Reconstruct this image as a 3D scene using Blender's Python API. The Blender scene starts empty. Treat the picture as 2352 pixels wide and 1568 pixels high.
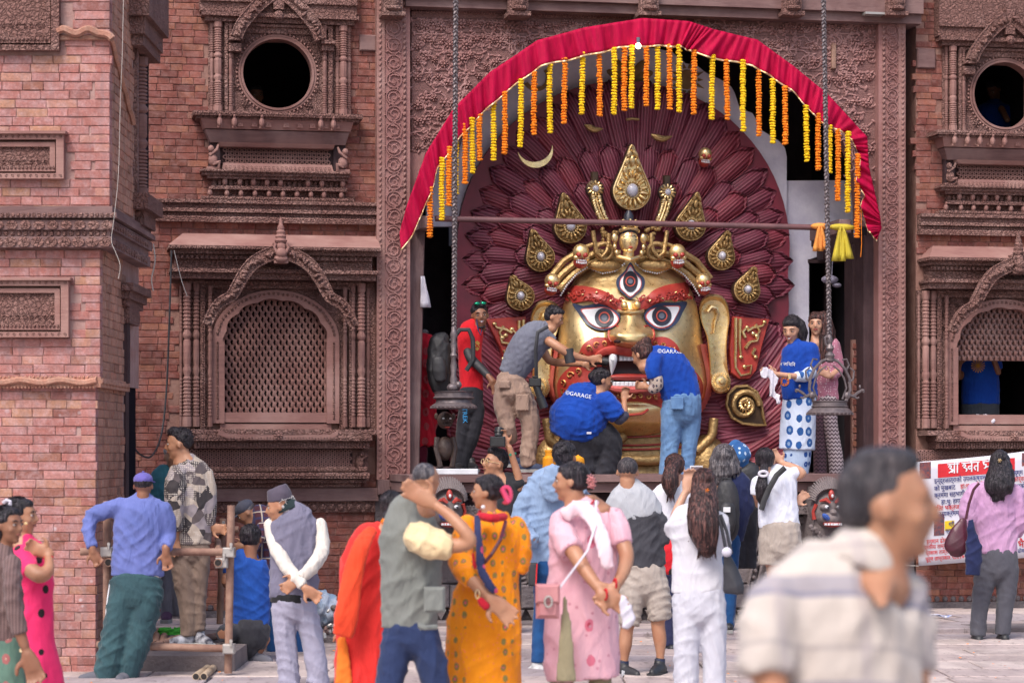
import bpy, math, random
import numpy as np
from mathutils import Vector, Matrix
from math import sin, cos, pi, radians, atan2, sqrt, hypot
random.seed(7)
SC = bpy.context.scene; COL = SC.collection
# ---------------------------------------------------------------- camera, light
F = 5553.0; CX = 1176.0; HY = 1040.0; HC = 1.62
cam = bpy.data.objects.new('camera', bpy.data.cameras.new('camera')); COL.objects.link(cam)
cam.location = (0, 0, HC); cam.rotation_euler = (pi/2, 0, 0)
cam.data.sensor_width = 36; cam.data.lens = 85; cam.data.shift_y = (HY-784)/2352
cam.data.clip_start = .1; cam.data.clip_end = 400
cam.data.dof.use_dof = True; cam.data.dof.focus_distance = 21.5; cam.data.dof.aperture_fstop = 3.6
SC.camera = cam
w = bpy.data.worlds.new('World'); SC.world = w; w.use_nodes = True
nt = w.node_tree; nt.nodes.clear()
sky = nt.nodes.new('ShaderNodeTexSky'); sky.sky_type = 'NISHITA'; sky.sun_disc = False
SUN_EL, SUN_AZ = radians(52), radians(205)      # azimuth clockwise from +Y
sky.sun_elevation = SUN_EL; sky.sun_rotation = SUN_AZ; sky.air_density = 1.0; sky.dust_density = 4.0; sky.ozone_density = 1.0
bg = nt.nodes.new('ShaderNodeBackground'); bg.inputs[1].default_value = .15
wo = nt.nodes.new('ShaderNodeOutputWorld')
nt.links.new(sky.outputs[0], bg.inputs[0]); nt.links.new(bg.outputs[0], wo.inputs[0])
sun = bpy.data.objects.new('sun', bpy.data.lights.new('sun', 'SUN')); COL.objects.link(sun)
sun.data.energy = 1.5; sun.data.angle = radians(20); sun.data.color = (1, .95, .9)
d = Vector((sin(SUN_AZ)*cos(SUN_EL), cos(SUN_AZ)*cos(SUN_EL), sin(SUN_EL)))
sun.rotation_euler = d.to_track_quat('Z', 'Y').to_euler(); sun.location = d*30
SC.view_settings.view_transform = 'Standard'; SC.view_settings.look = 'None'
SC.view_settings.gamma = 1; SC.view_settings.exposure = .68; SC.view_settings.use_curve_mapping = False
# ---------------------------------------------------------------- mapping: photo pixels (2352 wide) to metres
def W(x, y, Y): return Vector(((x-CX)/F*Y, Y, HC+(HY-y)/F*Y))
def MP(Y): return Y/F                                # metres per pixel at distance Y
TH = math.atan(.19); CT, ST = cos(TH), sin(TH); FA = 23.25
def G(x, y, off=0.0):
    """photo pixel -> temple frame (u along the front, depth, z) on the plane 'off' metres proud of it"""
    k = (x-CX)/F
    u = (k*(FA-off*CT)-off*ST)/(CT-k*ST)
    Yw = FA+u*ST-off*CT
    return (u, -off, HC+(HY-y)/F*Yw)
def GW(x, off=0.0):                                   # world distance there
    u = G(x, 0, off)[0]; return FA+u*ST-off*CT
# ---------------------------------------------------------------- naming
def tag(o, label=None, cat=None, group=None, kind=None):
    if label: o['label'] = label
    if cat: o['category'] = cat
    if group: o['group'] = group
    if kind: o['kind'] = kind
    return o
def empty(name, loc=(0, 0, 0), rz=0, label=None, cat=None, group=None):
    o = bpy.data.objects.new(name, None); o.empty_display_size = .1
    COL.objects.link(o); o.location = loc; o.rotation_euler = (0, 0, rz)
    return tag(o, label, cat, group)
def temple(name, label, cat, group=None, u=0, z=0):   # an Empty in the temple frame
    o = empty(name, (u*CT, FA+u*ST, z), TH, label, cat, group); o['_u'] = u; o['_z'] = z
    return o
def instance(name, mesh, parent, loc=(0, 0, 0), rot=(0, 0, 0), scale=(1, 1, 1)):
    o = bpy.data.objects.new(name, mesh); COL.objects.link(o); o.parent = parent
    o.location = loc; o.rotation_euler = rot; o.scale = scale
    return o
# ---------------------------------------------------------------- materials
MATS = {}
class NT:
    def __init__(s, m): s.n = m.node_tree.nodes; s.l = m.node_tree.links
    def node(s, t, **k):
        n = s.n.new(t)
        for a, b in k.items(): setattr(n, a, b)
        return n
    def val(s, v): n = s.node('ShaderNodeValue'); n.outputs[0].default_value = v; return n.outputs[0]
    def math(s, op, a, b=None, c=None, clamp=False):
        n = s.node('ShaderNodeMath', operation=op); n.use_clamp = clamp
        for i, q in enumerate((a, b, c)):
            if q is None: continue
            if isinstance(q, (int, float)): n.inputs[i].default_value = q
            else: s.l.new(q, n.inputs[i])
        return n.outputs[0]
    def mix(s, f, a, b, mode='MIX'):
        n = s.node('ShaderNodeMix', data_type='RGBA', blend_type=mode)
        for i, q in ((0, f), (6, a), (7, b)):
            if isinstance(q, (int, float)): n.inputs[i].default_value = q
            elif isinstance(q, (tuple, list)): n.inputs[i].default_value = (*q[:3], 1)
            else: s.l.new(q, n.inputs[i])
        return n.outputs[2]
    def ramp(s, f, p, interp='LINEAR'):
        n = s.node('ShaderNodeValToRGB'); n.color_ramp.interpolation = interp; e = n.color_ramp.elements
        while len(e) < len(p): e.new(.5)
        for el, (x, c) in zip(e, p): el.position = x; el.color = (*((c,)*3 if isinstance(c, (int, float)) else c), 1)
        s.l.new(f, n.inputs[0]); return n.outputs[0]
    def coord(s, kind='world', scale=(1, 1, 1), rot=(0, 0, 0)):
        if kind == 'world': v = s.node('ShaderNodeNewGeometry').outputs['Position']
        else: v = s.node('ShaderNodeTexCoord').outputs['Object']
        mp = s.node('ShaderNodeMapping'); mp.inputs['Scale'].default_value = scale if not isinstance(scale, (int, float)) else (scale,)*3
        mp.inputs['Rotation'].default_value = rot
        s.l.new(v, mp.inputs[0]); return mp.outputs[0]
    def noise(s, v, sc=5, det=4, rough=.6, dist=0):
        n = s.node('ShaderNodeTexNoise'); n.inputs['Scale'].default_value = sc; n.inputs['Detail'].default_value = det
        n.inputs['Roughness'].default_value = rough; n.inputs['Distortion'].default_value = dist
        s.l.new(v, n.inputs['Vector']); return n.outputs[0]
    def voro(s, v, sc=5, feature='F1', out=0, rand=1):
        n = s.node('ShaderNodeTexVoronoi', feature=feature); n.inputs['Scale'].default_value = sc
        n.inputs['Randomness'].default_value = rand
        s.l.new(v, n.inputs['Vector']); return n.outputs[out]
    def wave(s, v, sc=5, dist=2, det=2, kind='BANDS', dirn='X', prof='SIN'):
        n = s.node('ShaderNodeTexWave', wave_type=kind, wave_profile=prof)
        if kind == 'BANDS': n.bands_direction = dirn
        n.inputs['Scale'].default_value = sc; n.inputs['Distortion'].default_value = dist; n.inputs['Detail'].default_value = det
        s.l.new(v, n.inputs['Vector']); return n.outputs[1]
    def bump(s, h, strength=.5, dist=.01, prev=None):
        n = s.node('ShaderNodeBump'); n.inputs['Strength'].default_value = strength; n.inputs['Distance'].default_value = dist
        s.l.new(h, n.inputs['Height'])
        if prev is not None: s.l.new(prev, n.inputs['Normal'])
        return n.outputs[0]
    def xyz(s, v): n = s.node('ShaderNodeSeparateXYZ'); s.l.new(v, n.inputs[0]); return n.outputs
def newmat(name):
    m = bpy.data.materials.new(name); m.use_nodes = True; t = NT(m); MATS[name] = m
    return m, t, m.node_tree.nodes['Principled BSDF']
def setc(t, b, c, sock='Base Color'):
    if isinstance(c, (tuple, list)): b.inputs[sock].default_value = (*c[:3], 1)
    else: t.l.new(c, b.inputs[sock])
def M(name, c1=(.5, .5, .5), c2=None, rough=.8, metal=0, sc=6, bsc=60, bump=.3, dist=.004, stretch=(1, 1, 1), coat=0, spec=.5, sheen=0, lo=.35, hi=.65):
    if name in MATS: return MATS[name]
    m, t, b = newmat(name)
    b.inputs['Roughness'].default_value = rough; b.inputs['Metallic'].default_value = metal
    b.inputs['Specular IOR Level'].default_value = spec; b.inputs['Coat Weight'].default_value = coat
    if sheen: b.inputs['Sheen Weight'].default_value = sheen
    v = t.coord('world', stretch)
    if c2 is None: c2 = tuple(q*.75 for q in c1)
    f = t.ramp(t.noise(v, sc), [(lo, 0.0), (hi, 1.0)])
    setc(t, b, t.mix(f, c1, c2))
    if bump: t.l.new(t.bump(t.noise(v, bsc, 3), bump, dist), b.inputs['Normal'])
    return m
# ---------------------------------------------------------------- mesh builder
class MB:
    def __init__(s): s.v = []; s.f = []; s.m = []; s.cur = 0
    def add(s, vs, fs):
        o = len(s.v); s.v += [tuple(q) for q in vs]; s.f += [tuple(i+o for i in q) for q in fs]; s.m += [s.cur]*len(fs)
    def box(s, x0, x1, y0, y1, z0, z1, c=0):
        """box; c chamfers the edges of the face at y0 (the front)"""
        if c <= 0:
            s.add([(x0, y0, z0), (x1, y0, z0), (x1, y0, z1), (x0, y0, z1), (x0, y1, z0), (x1, y1, z0), (x1, y1, z1), (x0, y1, z1)],
                  [(0, 1, 2, 3), (1, 5, 6, 2), (5, 4, 7, 6), (4, 0, 3, 7), (3, 2, 6, 7), (4, 5, 1, 0)])
        else:
            s.add([(x0+c, y0, z0+c), (x1-c, y0, z0+c), (x1-c, y0, z1-c), (x0+c, y0, z1-c),
                   (x0, y0+c, z0), (x1, y0+c, z0), (x1, y0+c, z1), (x0, y0+c, z1),
                   (x0, y1, z0), (x1, y1, z0), (x1, y1, z1), (x0, y1, z1)],
                  [(0, 1, 2, 3), (4, 5, 1, 0), (5, 6, 2, 1), (6, 7, 3, 2), (7, 4, 0, 3),
                   (8, 9, 5, 4), (9, 10, 6, 5), (10, 11, 7, 6), (11, 8, 4, 7), (9, 8, 11, 10)])
    def prism(s, poly, y0, y1, c=0):
        """poly of (x,z) extruded from y0 (front) to y1; c = chamfer toward the centroid"""
        a = sum(poly[i][0]*poly[(i+1) % len(poly)][1]-poly[(i+1) % len(poly)][0]*poly[i][1] for i in range(len(poly)))
        if a < 0: poly = poly[::-1]
        n = len(poly); R = range(n); vs = []
        if c:
            ins = []
            for i in R:
                p, q, r = Vector(poly[i-1][:2]), Vector(poly[i][:2]), Vector(poly[(i+1) % n][:2])
                e1 = (q-p); e2 = (r-q)
                n1 = Vector((-e1.y, e1.x)).normalized() if e1.length > 1e-9 else Vector((0, 0)); n2 = Vector((-e2.y, e2.x)).normalized() if e2.length > 1e-9 else Vector((0, 0))
                b = (n1+n2); b = b.normalized()*c if b.length > 1e-6 else n1*c
                ins.append(q+b)
            vs = [(p[0], y0, p[1]) for p in ins]+[(p[0], y0+c, p[1]) for p in poly]+[(p[0], y1, p[1]) for p in poly]
            fs = [tuple(R)]+[(n+i, n+(i+1) % n, (i+1) % n, i) for i in R]+[(2*n+i, 2*n+(i+1) % n, n+(i+1) % n, n+i) for i in R]+[tuple(2*n+i for i in reversed(R))]
        else:
            vs = [(p[0], y0, p[1]) for p in poly]+[(p[0], y1, p[1]) for p in poly]
            fs = [tuple(R)]+[(n+i, n+(i+1) % n, (i+1) % n, i) for i in R]+[tuple(n+i for i in reversed(R))]
        s.add(vs, fs)
    def strip(s, A, B, y0, y1):
        """band between polylines A and B (lists of (x,z)), extruded y0..y1"""
        n = len(A)
        vs = [(p[0], y0, p[1]) for p in A]+[(p[0], y0, p[1]) for p in B]+[(p[0], y1, p[1]) for p in A]+[(p[0], y1, p[1]) for p in B]
        fs = []
        for i in range(n-1):
            fs += [(i, i+1, n+i+1, n+i), (2*n+i+1, 2*n+i, 3*n+i, 3*n+i+1), (i+1, i, 2*n+i, 2*n+i+1), (n+i, n+i+1, 3*n+i+1, 3*n+i)]
        fs += [(0, n, 3*n, 2*n), (n-1, 2*n+n-1, 3*n+n-1, n+n-1)]
        s.add(vs, fs)
    def annulus(s, cx, cz, r0, r1, y0, y1, n=40, a0=0, a1=2*pi, kx=1, kz=1):
        A = [(cx+r0*kx*cos(a0+(a1-a0)*i/n), cz+r0*kz*sin(a0+(a1-a0)*i/n)) for i in range(n+1)]
        B = [(cx+r1*kx*cos(a0+(a1-a0)*i/n), cz+r1*kz*sin(a0+(a1-a0)*i/n)) for i in range(n+1)]
        s.strip(B, A, y0, y1)
    def tube(s, pts, r, n=6, cap=True, flat=1.0):
        pts = [Vector(p) for p in pts]; k = len(pts); rs = r if isinstance(r, (list, tuple)) else [r]*k
        o = []; up = None
        for i, p in enumerate(pts):
            t = (pts[min(i+1, k-1)]-pts[max(i-1, 0)])
            t = t.normalized() if t.length > 1e-9 else Vector((0, 0, 1))
            if up is None:
                up = Vector((0, 1, 0)) if abs(t.y) < .9 else Vector((1, 0, 0))
            a = t.cross(up); a = a.normalized() if a.length > 1e-6 else t.orthogonal().normalized()
            b = a.cross(t).normalized(); up = b
            for j in range(n):
                an = 2*pi*j/n; o.append(p+(a*cos(an)+b*sin(an)*flat)*rs[i])
        fs = [(i*n+j, i*n+(j+1) % n, (i+1)*n+(j+1) % n, (i+1)*n+j) for i in range(k-1) for j in range(n)]
        if cap: fs += [tuple(reversed(range(n))), tuple((k-1)*n+j for j in range(n))]
        s.add(o, fs)
    def lathe(s, prof, c, n=12, axis='z', half=False):
        """prof = [(r, h)] bottom to top around an axis through c"""
        o = []; k = len(prof)
        for r, h in prof:
            for j in range(n):
                a = 2*pi*j/n
                if axis == 'z': o.append((c[0]+r*cos(a), c[1]+r*sin(a), c[2]+h))
                elif axis == 'y': o.append((c[0]+r*cos(a), c[1]-h, c[2]+r*sin(a)))
                else: o.append((c[0]+h, c[1]+r*cos(a), c[2]+r*sin(a)))
        fs = [(i*n+j, i*n+(j+1) % n, (i+1)*n+(j+1) % n, (i+1)*n+j) for i in range(k-1) for j in range(n)]
        fs += [tuple(reversed(range(n))), tuple((k-1)*n+j for j in range(n))]
        s.add(o, fs)
    def ell(s, c, r, n=10, m=7, rot=None):
        o = []; r = (r, r, r) if isinstance(r, (int, float)) else r
        for i in range(1, m):
            ph = pi*i/m
            for j in range(n):
                a = 2*pi*j/n; o.append(Vector((r[0]*sin(ph)*cos(a), r[1]*sin(ph)*sin(a), -r[2]*cos(ph))))
        o += [Vector((0, 0, -r[2])), Vector((0, 0, r[2]))]
        if rot is not None: o = [rot @ q for q in o]
        c = Vector(c); o = [c+q for q in o]
        fs = [(i*n+j, i*n+(j+1) % n, (i+1)*n+(j+1) % n, (i+1)*n+j) for i in range(m-2) for j in range(n)]
        L = (m-1)*n
        fs += [(L, (j+1) % n, j) for j in range(n)]+[(L+1, (m-2)*n+j, (m-2)*n+(j+1) % n) for j in range(n)]
        s.add(o, fs)
    def grid(s, P):
        """P = list of rows of points"""
        r = len(P); c = len(P[0])
        s.add([q for row in P for q in row], [(i*c+j, i*c+j+1, (i+1)*c+j+1, (i+1)*c+j) for i in range(r-1) for j in range(c-1)])
    def mesh(s, name, mats, smooth=False, sub=(0, 0, 0)):
        me = bpy.data.meshes.new(name)
        vs = s.v if sub == (0, 0, 0) else [(a-sub[0], b-sub[1], c-sub[2]) for a, b, c in s.v]
        me.from_pydata([tuple(q) for q in vs], [], s.f)
        for m in (mats if isinstance(mats, (list, tuple)) else [mats]): me.materials.append(m)
        if any(s.m): me.polygons.foreach_set('material_index', s.m)
        if smooth:
            me.polygons.foreach_set('use_smooth', [True]*len(s.f))
            if smooth != 'all' and hasattr(me, 'set_sharp_from_angle'): me.set_sharp_from_angle(angle=radians(40))
        me.update(); return me
    def build(s, name, mats, parent=None, smooth=False, sub=None, **k):
        if not s.v: return None
        if sub is None:
            sub = (0, 0, 0)
            if parent is not None and parent.type == 'EMPTY' and '_u' in parent: sub = (parent['_u'], 0, parent['_z'])
            elif parent is not None and '_sub' in parent: sub = tuple(parent['_sub'])
            elif parent is not None and parent.type == 'EMPTY': sub = tuple(parent.location)
        o = bpy.data.objects.new(name, s.mesh(name, mats, smooth, sub)); COL.objects.link(o)
        if parent is not None: o.parent = parent; o['_sub'] = sub
        return tag(o, **k)
# ---------------------------------------------------------------- materials of the place
def brickmat(name, ca, cb, cc, dust, spots=0.0, stain=.35):
    m, t, b = newmat(name); v = t.coord('world')
    r1 = t.node('ShaderNodeObjectInfo').outputs['Random']; r2 = t.node('ShaderNodeNewGeometry').outputs['Random Per Island']
    r = t.math('FRACT', t.math('ADD', t.math('MULTIPLY', r1, 7.13), t.math('MULTIPLY', r2, 3.77))); drip = t.ramp(t.noise(t.coord('world', (9, 9, .7)), 1.3, 4), [(.52, 0.0), (.72, .5)])
    c = t.ramp(r, [(0, ca), (.35, cb), (.6, tuple(q*1.15 for q in ca)), (.8, cc), (.92, tuple(q*.62 for q in cb)), (1, ca)])
    n = t.noise(v, 3.0, 5, .65); c = t.mix(t.ramp(n, [(.4, 0.0), (.7, stain)]), c, tuple(q*.45 for q in cb), 'MIX')
    n2 = t.noise(v, 16, 6, .7); c = t.mix(t.ramp(n2, [(.45, 0.0), (.72, .55)]), c, dust)
    n3 = t.noise(v, 60, 3, .6); c = t.mix(.35, c, t.ramp(n3, [(.3, .25), (.7, .8)]), 'OVERLAY')
    c = t.mix(drip, c, tuple(q*.4 for q in dust))
    if spots:
        vo = t.voro(v, 9.0); sp = t.ramp(t.math('ADD', vo, t.math('MULTIPLY', t.noise(v, 3), .5)), [(.28, 1.0), (.38, 0.0)])
        zz = t.xyz(v)[2]; band = t.ramp(t.math('MULTIPLY', zz, .3), [(.15, 1.0), (.95, 0.0)])
        c = t.mix(t.math('MULTIPLY', t.math('MULTIPLY', sp, band), spots), c, (.55, .47, .50))
    setc(t, b, c); b.inputs['Roughness'].default_value = .88; b.inputs['Specular IOR Level'].default_value = .25
    t.l.new(t.bump(t.noise(v, 30, 6, .75), .9, .009), b.inputs['Normal']); return m
brickmat('tower_brick', (.41, .195, .18), (.37, .145, .125), (.44, .23, .15), (.50, .36, .38), spots=.9, stain=.45)
brickmat('palace_brick', (.27, .098, .075), (.21, .066, .056), (.33, .14, .09), (.34, .20, .185), stain=.8)
brickmat('side_brick', (.44, .22, .16), (.40, .19, .14), (.42, .17, .12), (.48, .34, .27), stain=.45)
M('tower_mortar', (.30, .16, .145), (.40, .26, .24), bump=.6, bsc=50, dist=.01)
M('palace_mortar', (.21, .10, .08), (.30, .17, .14), bump=.6, bsc=50, dist=.01)
def woodmat(name, c1, c2, hi, carved=0, rough=.75, grain='x', csc=26):
    m, t, b = newmat(name); v = t.coord('world')
    st = {'x': (3, 3, 26), 'z': (26, 26, 2.5)}[grain]
    g = t.noise(t.coord('world', st), 1.6, 5, .6, 1.0)
    n = t.noise(v, 2.4, 4, .6)
    c = t.mix(t.ramp(g, [(.3, 0.0), (.7, 1.0)]), c1, c2)
    c = t.mix(t.ramp(n, [(.45, 0.0), (.75, .75)]), c, hi)
    nrm = t.bump(g, .5, .006)
    if carved:
        d = t.noise(v, 7, 2, .5)
        vv = t.node('ShaderNodeVectorMath', operation='ADD'); t.l.new(v, vv.inputs[0])
        dn = t.node('ShaderNodeTexNoise'); dn.inputs['Scale'].default_value = 14; t.l.new(v, dn.inputs['Vector'])
        sc = t.node('ShaderNodeVectorMath', operation='SCALE'); t.l.new(dn.outputs[1], sc.inputs[0]); sc.inputs['Scale'].default_value = .09
        t.l.new(sc.outputs[0], vv.inputs[1])
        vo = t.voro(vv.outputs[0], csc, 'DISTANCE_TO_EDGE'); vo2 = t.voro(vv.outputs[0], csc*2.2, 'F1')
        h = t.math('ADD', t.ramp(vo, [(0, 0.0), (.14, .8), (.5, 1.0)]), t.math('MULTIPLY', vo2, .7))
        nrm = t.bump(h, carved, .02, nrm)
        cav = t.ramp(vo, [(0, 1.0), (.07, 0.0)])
        c = t.mix(t.math('MULTIPLY', cav, .5), c, tuple(q*.45 for q in c1))  # shade of the carved recesses painted into the colour
    setc(t, b, c); b.inputs['Roughness'].default_value = rough; b.inputs['Specular IOR Level'].default_value = .3
    t.l.new(nrm, b.inputs['Normal']); return m
woodmat('carved_wood', (.245, .125, .108), (.175, .088, .078), (.36, .225, .20), .8)
woodmat('carved_wood_fine', (.26, .135, .118), (.19, .095, .085), (.36, .22, .20), .9, csc=44)
woodmat('plain_wood', (.23, .115, .10), (.155, .078, .070), (.33, .20, .18))
woodmat('pale_wood', (.30, .16, .14), (.22, .105, .095), (.40, .25, .22))
woodmat('pillar_wood', (.31, .155, .145), (.23, .105, .10), (.38, .22, .21), grain='z')
woodmat('panel_carved', (.24, .125, .115), (.15, .07, .068), (.26, .14, .135), .25, csc=30)  # plank ground darkened to paint the shade between its carvings
woodmat('panel_wood', (.29, .15, .132), (.22, .11, .10), (.38, .235, .215))
woodmat('relief_wood', (.34, .18, .17), (.26, .13, .125), (.43, .26, .25))  # raised carving coloured lighter than its plank, painted relief contrast
woodmat('old_post_wood', (.17, .105, .105), (.10, .058, .062), (.26, .18, .18), grain='z')
woodmat('dark_wood', (.06, .03, .034), (.035, .02, .024), (.10, .06, .065), grain='z')
woodmat('beam_wood', (.20, .115, .11), (.135, .075, .075), (.30, .20, .19))
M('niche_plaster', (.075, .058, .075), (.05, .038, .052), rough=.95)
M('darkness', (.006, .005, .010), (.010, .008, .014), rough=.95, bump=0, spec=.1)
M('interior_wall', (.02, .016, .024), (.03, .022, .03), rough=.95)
M('lime_plaster', (.74, .72, .84), (.58, .56, .70), rough=.85, sc=5, bsc=30, bump=.4, dist=.006)
M('dark_stone', (.095, .078, .088), (.16, .135, .14), rough=.85, sc=4, bsc=26, bump=1, dist=.02)
M('grey_stone', (.20, .165, .165), (.13, .105, .11), rough=.85, sc=3, bsc=26, bump=.9, dist=.015)
M('paving_stone', (.50, .41, .39), (.36, .29, .29), rough=.8, sc=2.2, bsc=18, bump=.6, dist=.01, stretch=(.7, 1.6, 1))
M('soil', (.10, .08, .075), (.17, .14, .13), bump=1, dist=.02)
M('bronze', (.12, .10, .11), (.21, .17, .175), rough=.5, metal=.5, sc=18, bsc=50, bump=.6, dist=.006)
M('pipe_rust', (.33, .20, .15), (.20, .105, .08), rough=.8, sc=9, bsc=60, bump=.5, stretch=(1, 1, 1))
M('pipe_dark', (.02, .015, .015))  # stands in for the shade inside open pipe ends
M('bamboo_pale', (.46, .36, .26), (.36, .26, .18), sc=5)
M('red_bar', (.17, .075, .08), (.11, .05, .055), rough=.45, bump=.1, sc=5)
M('valance_red', (.44, .001, .046), (.31, .001, .032), rough=.7, spec=.15, sc=9, bsc=30, bump=.4, dist=.006, stretch=(2.5, 2.5, .6))
M('gold_trim', (.80, .55, .22), (.75, .60, .42), rough=.35, metal=.5, sc=40, bump=.5, bsc=80)
M('marigold_yellow', (.95, .66, .002), (.90, .52, .001), rough=.7, sc=60, bsc=120, bump=1, dist=.01)
M('marigold_orange', (.95, .28, .002), (.88, .20, .001), rough=.7, sc=60, bsc=120, bump=1, dist=.01)
def goldmat(name, c1, c2, c3, rough, wear=.3, bump=.15, bsc=14, dirt=(.10, .05, .02)):
    m, t, b = newmat(name); v = t.coord('world')
    n = t.noise(v, 4, 6, .65); n2 = t.noise(v, 24, 6, .75)
    c = t.mix(t.ramp(n, [(.35, 0.0), (.65, 1.0)]), c1, c2)
    c = t.mix(t.ramp(n2, [(.52, 0.0), (.70, wear)]), c, c3)
    g = t.node('ShaderNodeNewGeometry').outputs['Pointiness']
    setc(t, b, c); b.inputs['Metallic'].default_value = .88
    t.l.new(t.ramp(n2, [(.35, rough), (.75, min(1, rough+.35))]), b.inputs['Roughness'])
    t.l.new(t.bump(t.noise(v, bsc, 3, .5), bump, .012), b.inputs['Normal']); return m
goldmat('gilding', (.97, .76, .42), (.86, .60, .27), (.46, .31, .15), .25, wear=.35, bump=.12, bsc=7)
goldmat('pale_gilding', (.85, .66, .36), (.68, .45, .18), (.50, .42, .32), .2, wear=.8, bump=.2, bsc=18)
goldmat('old_gilding', (.56, .38, .17), (.34, .22, .10), (.12, .07, .04), .4, wear=.6, bump=.8, bsc=34)
M('aged_bronze_back', (.045, .030, .025), (.10, .06, .035), rough=.5, metal=.6)
M('mask_red', (.42, .045, .032), (.33, .030, .024), rough=.45, sc=8, bsc=24, bump=.35, dist=.008, coat=.2)
M('mask_pink', (.58, .12, .10), (.48, .09, .08), rough=.5)
M('mask_black', (.018, .020, .032), (.030, .032, .05), rough=.4)
M('mask_blue', (.035, .05, .10), (.022, .03, .07), rough=.4)
M('mask_grey', (.12, .13, .17), (.09, .10, .14), rough=.4)
M('mask_white', (.78, .78, .82), (.66, .66, .70), rough=.35, bump=.1, coat=.2)
M('mouth_dark', (.025, .008, .010), (.04, .012, .014), rough=.6)
M('crystal', (.34, .33, .40), (.55, .54, .62), rough=.12, sc=14, coat=1, bump=.3, bsc=12)
def lockmat(name, c1, c2, groove):
    m, t, b = newmat(name); v = t.coord('object')
    wv = t.wave(t.coord('object', (1, 1, .55), (0, .5, 0)), 2.7, 2.6, 1.2, dirn='X')
    n = t.noise(t.coord('world'), 5, 4)
    c = t.mix(t.ramp(n, [(.35, 0.0), (.7, 1.0)]), c1, c2)
    c = t.mix(t.ramp(wv, [(.1, .6), (.42, 0.0)]), c, groove)
    c = t.mix(t.ramp(wv, [(.80, 0.0), (.98, .28)]), c, (.42, .22, .27))  # crest highlights painted in as mauve over the darker grooves
    setc(t, b, c); b.inputs['Roughness'].default_value = .58
    t.l.new(t.bump(wv, .5, .014), b.inputs['Normal']); return m
lockmat('maroon_lock', (.20, .024, .055), (.135, .016, .038), (.05, .006, .016))
lockmat('crimson_lock', (.26, .026, .048), (.18, .018, .036), (.06, .006, .014))
M('maroon_panel', (.20, .018, .04), (.13, .014, .03), rough=.5, sc=4)
# ---------------------------------------------------------------- helpers for masonry and carving
def subof(p):
    if '_sub' in p: return tuple(p['_sub'])
    if '_u' in p: return (p['_u'], 0, p['_z'])
    return tuple(p.location)
def inst(name, me, parent, loc, rot=(0, 0, 0), scale=(1, 1, 1), **k):
    s = subof(parent); o = instance(name, me, parent, (loc[0]-s[0], loc[1]-s[1], loc[2]-s[2]), rot, scale); return tag(o, **k)
def brick_kit(course, Ls, gap, depth=.05):
    kit = []
    for L in Ls:
        for q in range(3):
            b = MB(); h = (course-gap)/2; l = (L-gap)/2; r = random.Random(q+int(L*1000))
            b.box(-l, l, 0, depth, -h, h, .004)
            b.v = [(x+r.uniform(-.0022, .0022), y+r.uniform(0, .002), z+r.uniform(-.0016, .0016)) for x, y, z in b.v]
            kit.append((L, b))
    return kit
def brickwork(parent, mat, u0, u1, z0, z1, yf, inside, kit, limit=300, rank=None, side=None, xs=0):
    """courses of bricks on a front plane at depth yf; side=(X) lays them on a wall running in depth"""
    course = .064; spots = []; rr = random.Random(int(u0*100)+5); z = z0+course/2; row = 0
    meshes = {}
    while z < z1:
        u = u0-(rr.random()*.1 if row % 2 else 0)
        while u < u1:
            i = rr.randrange(len(kit)); L, b = kit[i]
            if inside(u+L/2, z): spots.append((u+L/2, z+rr.uniform(-.0015, .0015), i, rr.uniform(-.006, .003), rr.uniform(-.008, .008)))
            u += L
        z += course; row += 1
    if rank: spots.sort(key=rank)
    st = MB(); sb = subof(parent)
    for n, (u, z, i, dy, tw) in enumerate(spots):
        if n < limit:
            if i not in meshes: meshes[i] = kit[i][1].mesh('brick', mat)
            if side is None: inst('brick', meshes[i], parent, (u, yf-.010+dy, z), (0, tw, 0))
            else: inst('brick', meshes[i], parent, (side+.010-dy, u, z), (0, tw, pi/2))
        else:
            b = kit[i][1]
            if side is None: st.add([(u+x, yf-.010+dy+y, z+q) for x, y, q in b.v], b.f)
            else: st.add([(side+.010-dy-y, u+x, z+q) for x, y, q in b.v], b.f)
    st.build('brickwork', mat, parent, kind='stuff')
def dentils(mb, u0, u1, z0, z1, y0, y1, pitch, fill=.55):
    n = max(1, int((u1-u0)/pitch))
    for i in range(n):
        a = u0+(i+.5-fill/2)*pitch; mb.box(a, a+pitch*fill, y0, y1, z0, z1)
def beads(mb, u0, u1, z, y, r, pitch, n=6, m=4):
    k = max(1, int((u1-u0)/pitch))
    for i in range(k): mb.ell((u0+(i+.5)*pitch, y, z), (r, r*.8, r), n, m)
def scrolls(mb, u0, u1, z0, z1, y, pitch):
    """a running scroll moulding: short spiral tubes"""
    k = max(1, round((u1-u0)/pitch)); p = (u1-u0)/k; zc = (z0+z1)/2; R = min(p, z1-z0)*.42
    for i in range(k):
        c = u0+(i+.5)*p; s = 1 if i % 2 else -1
        pts = [(c+R*(1-j/9)*cos(j*.95+.4)*s, y, zc+R*(1-j/9)*sin(j*.95+.4)) for j in range(8)]
        mb.tube(pts, R*.17, 4)
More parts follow.
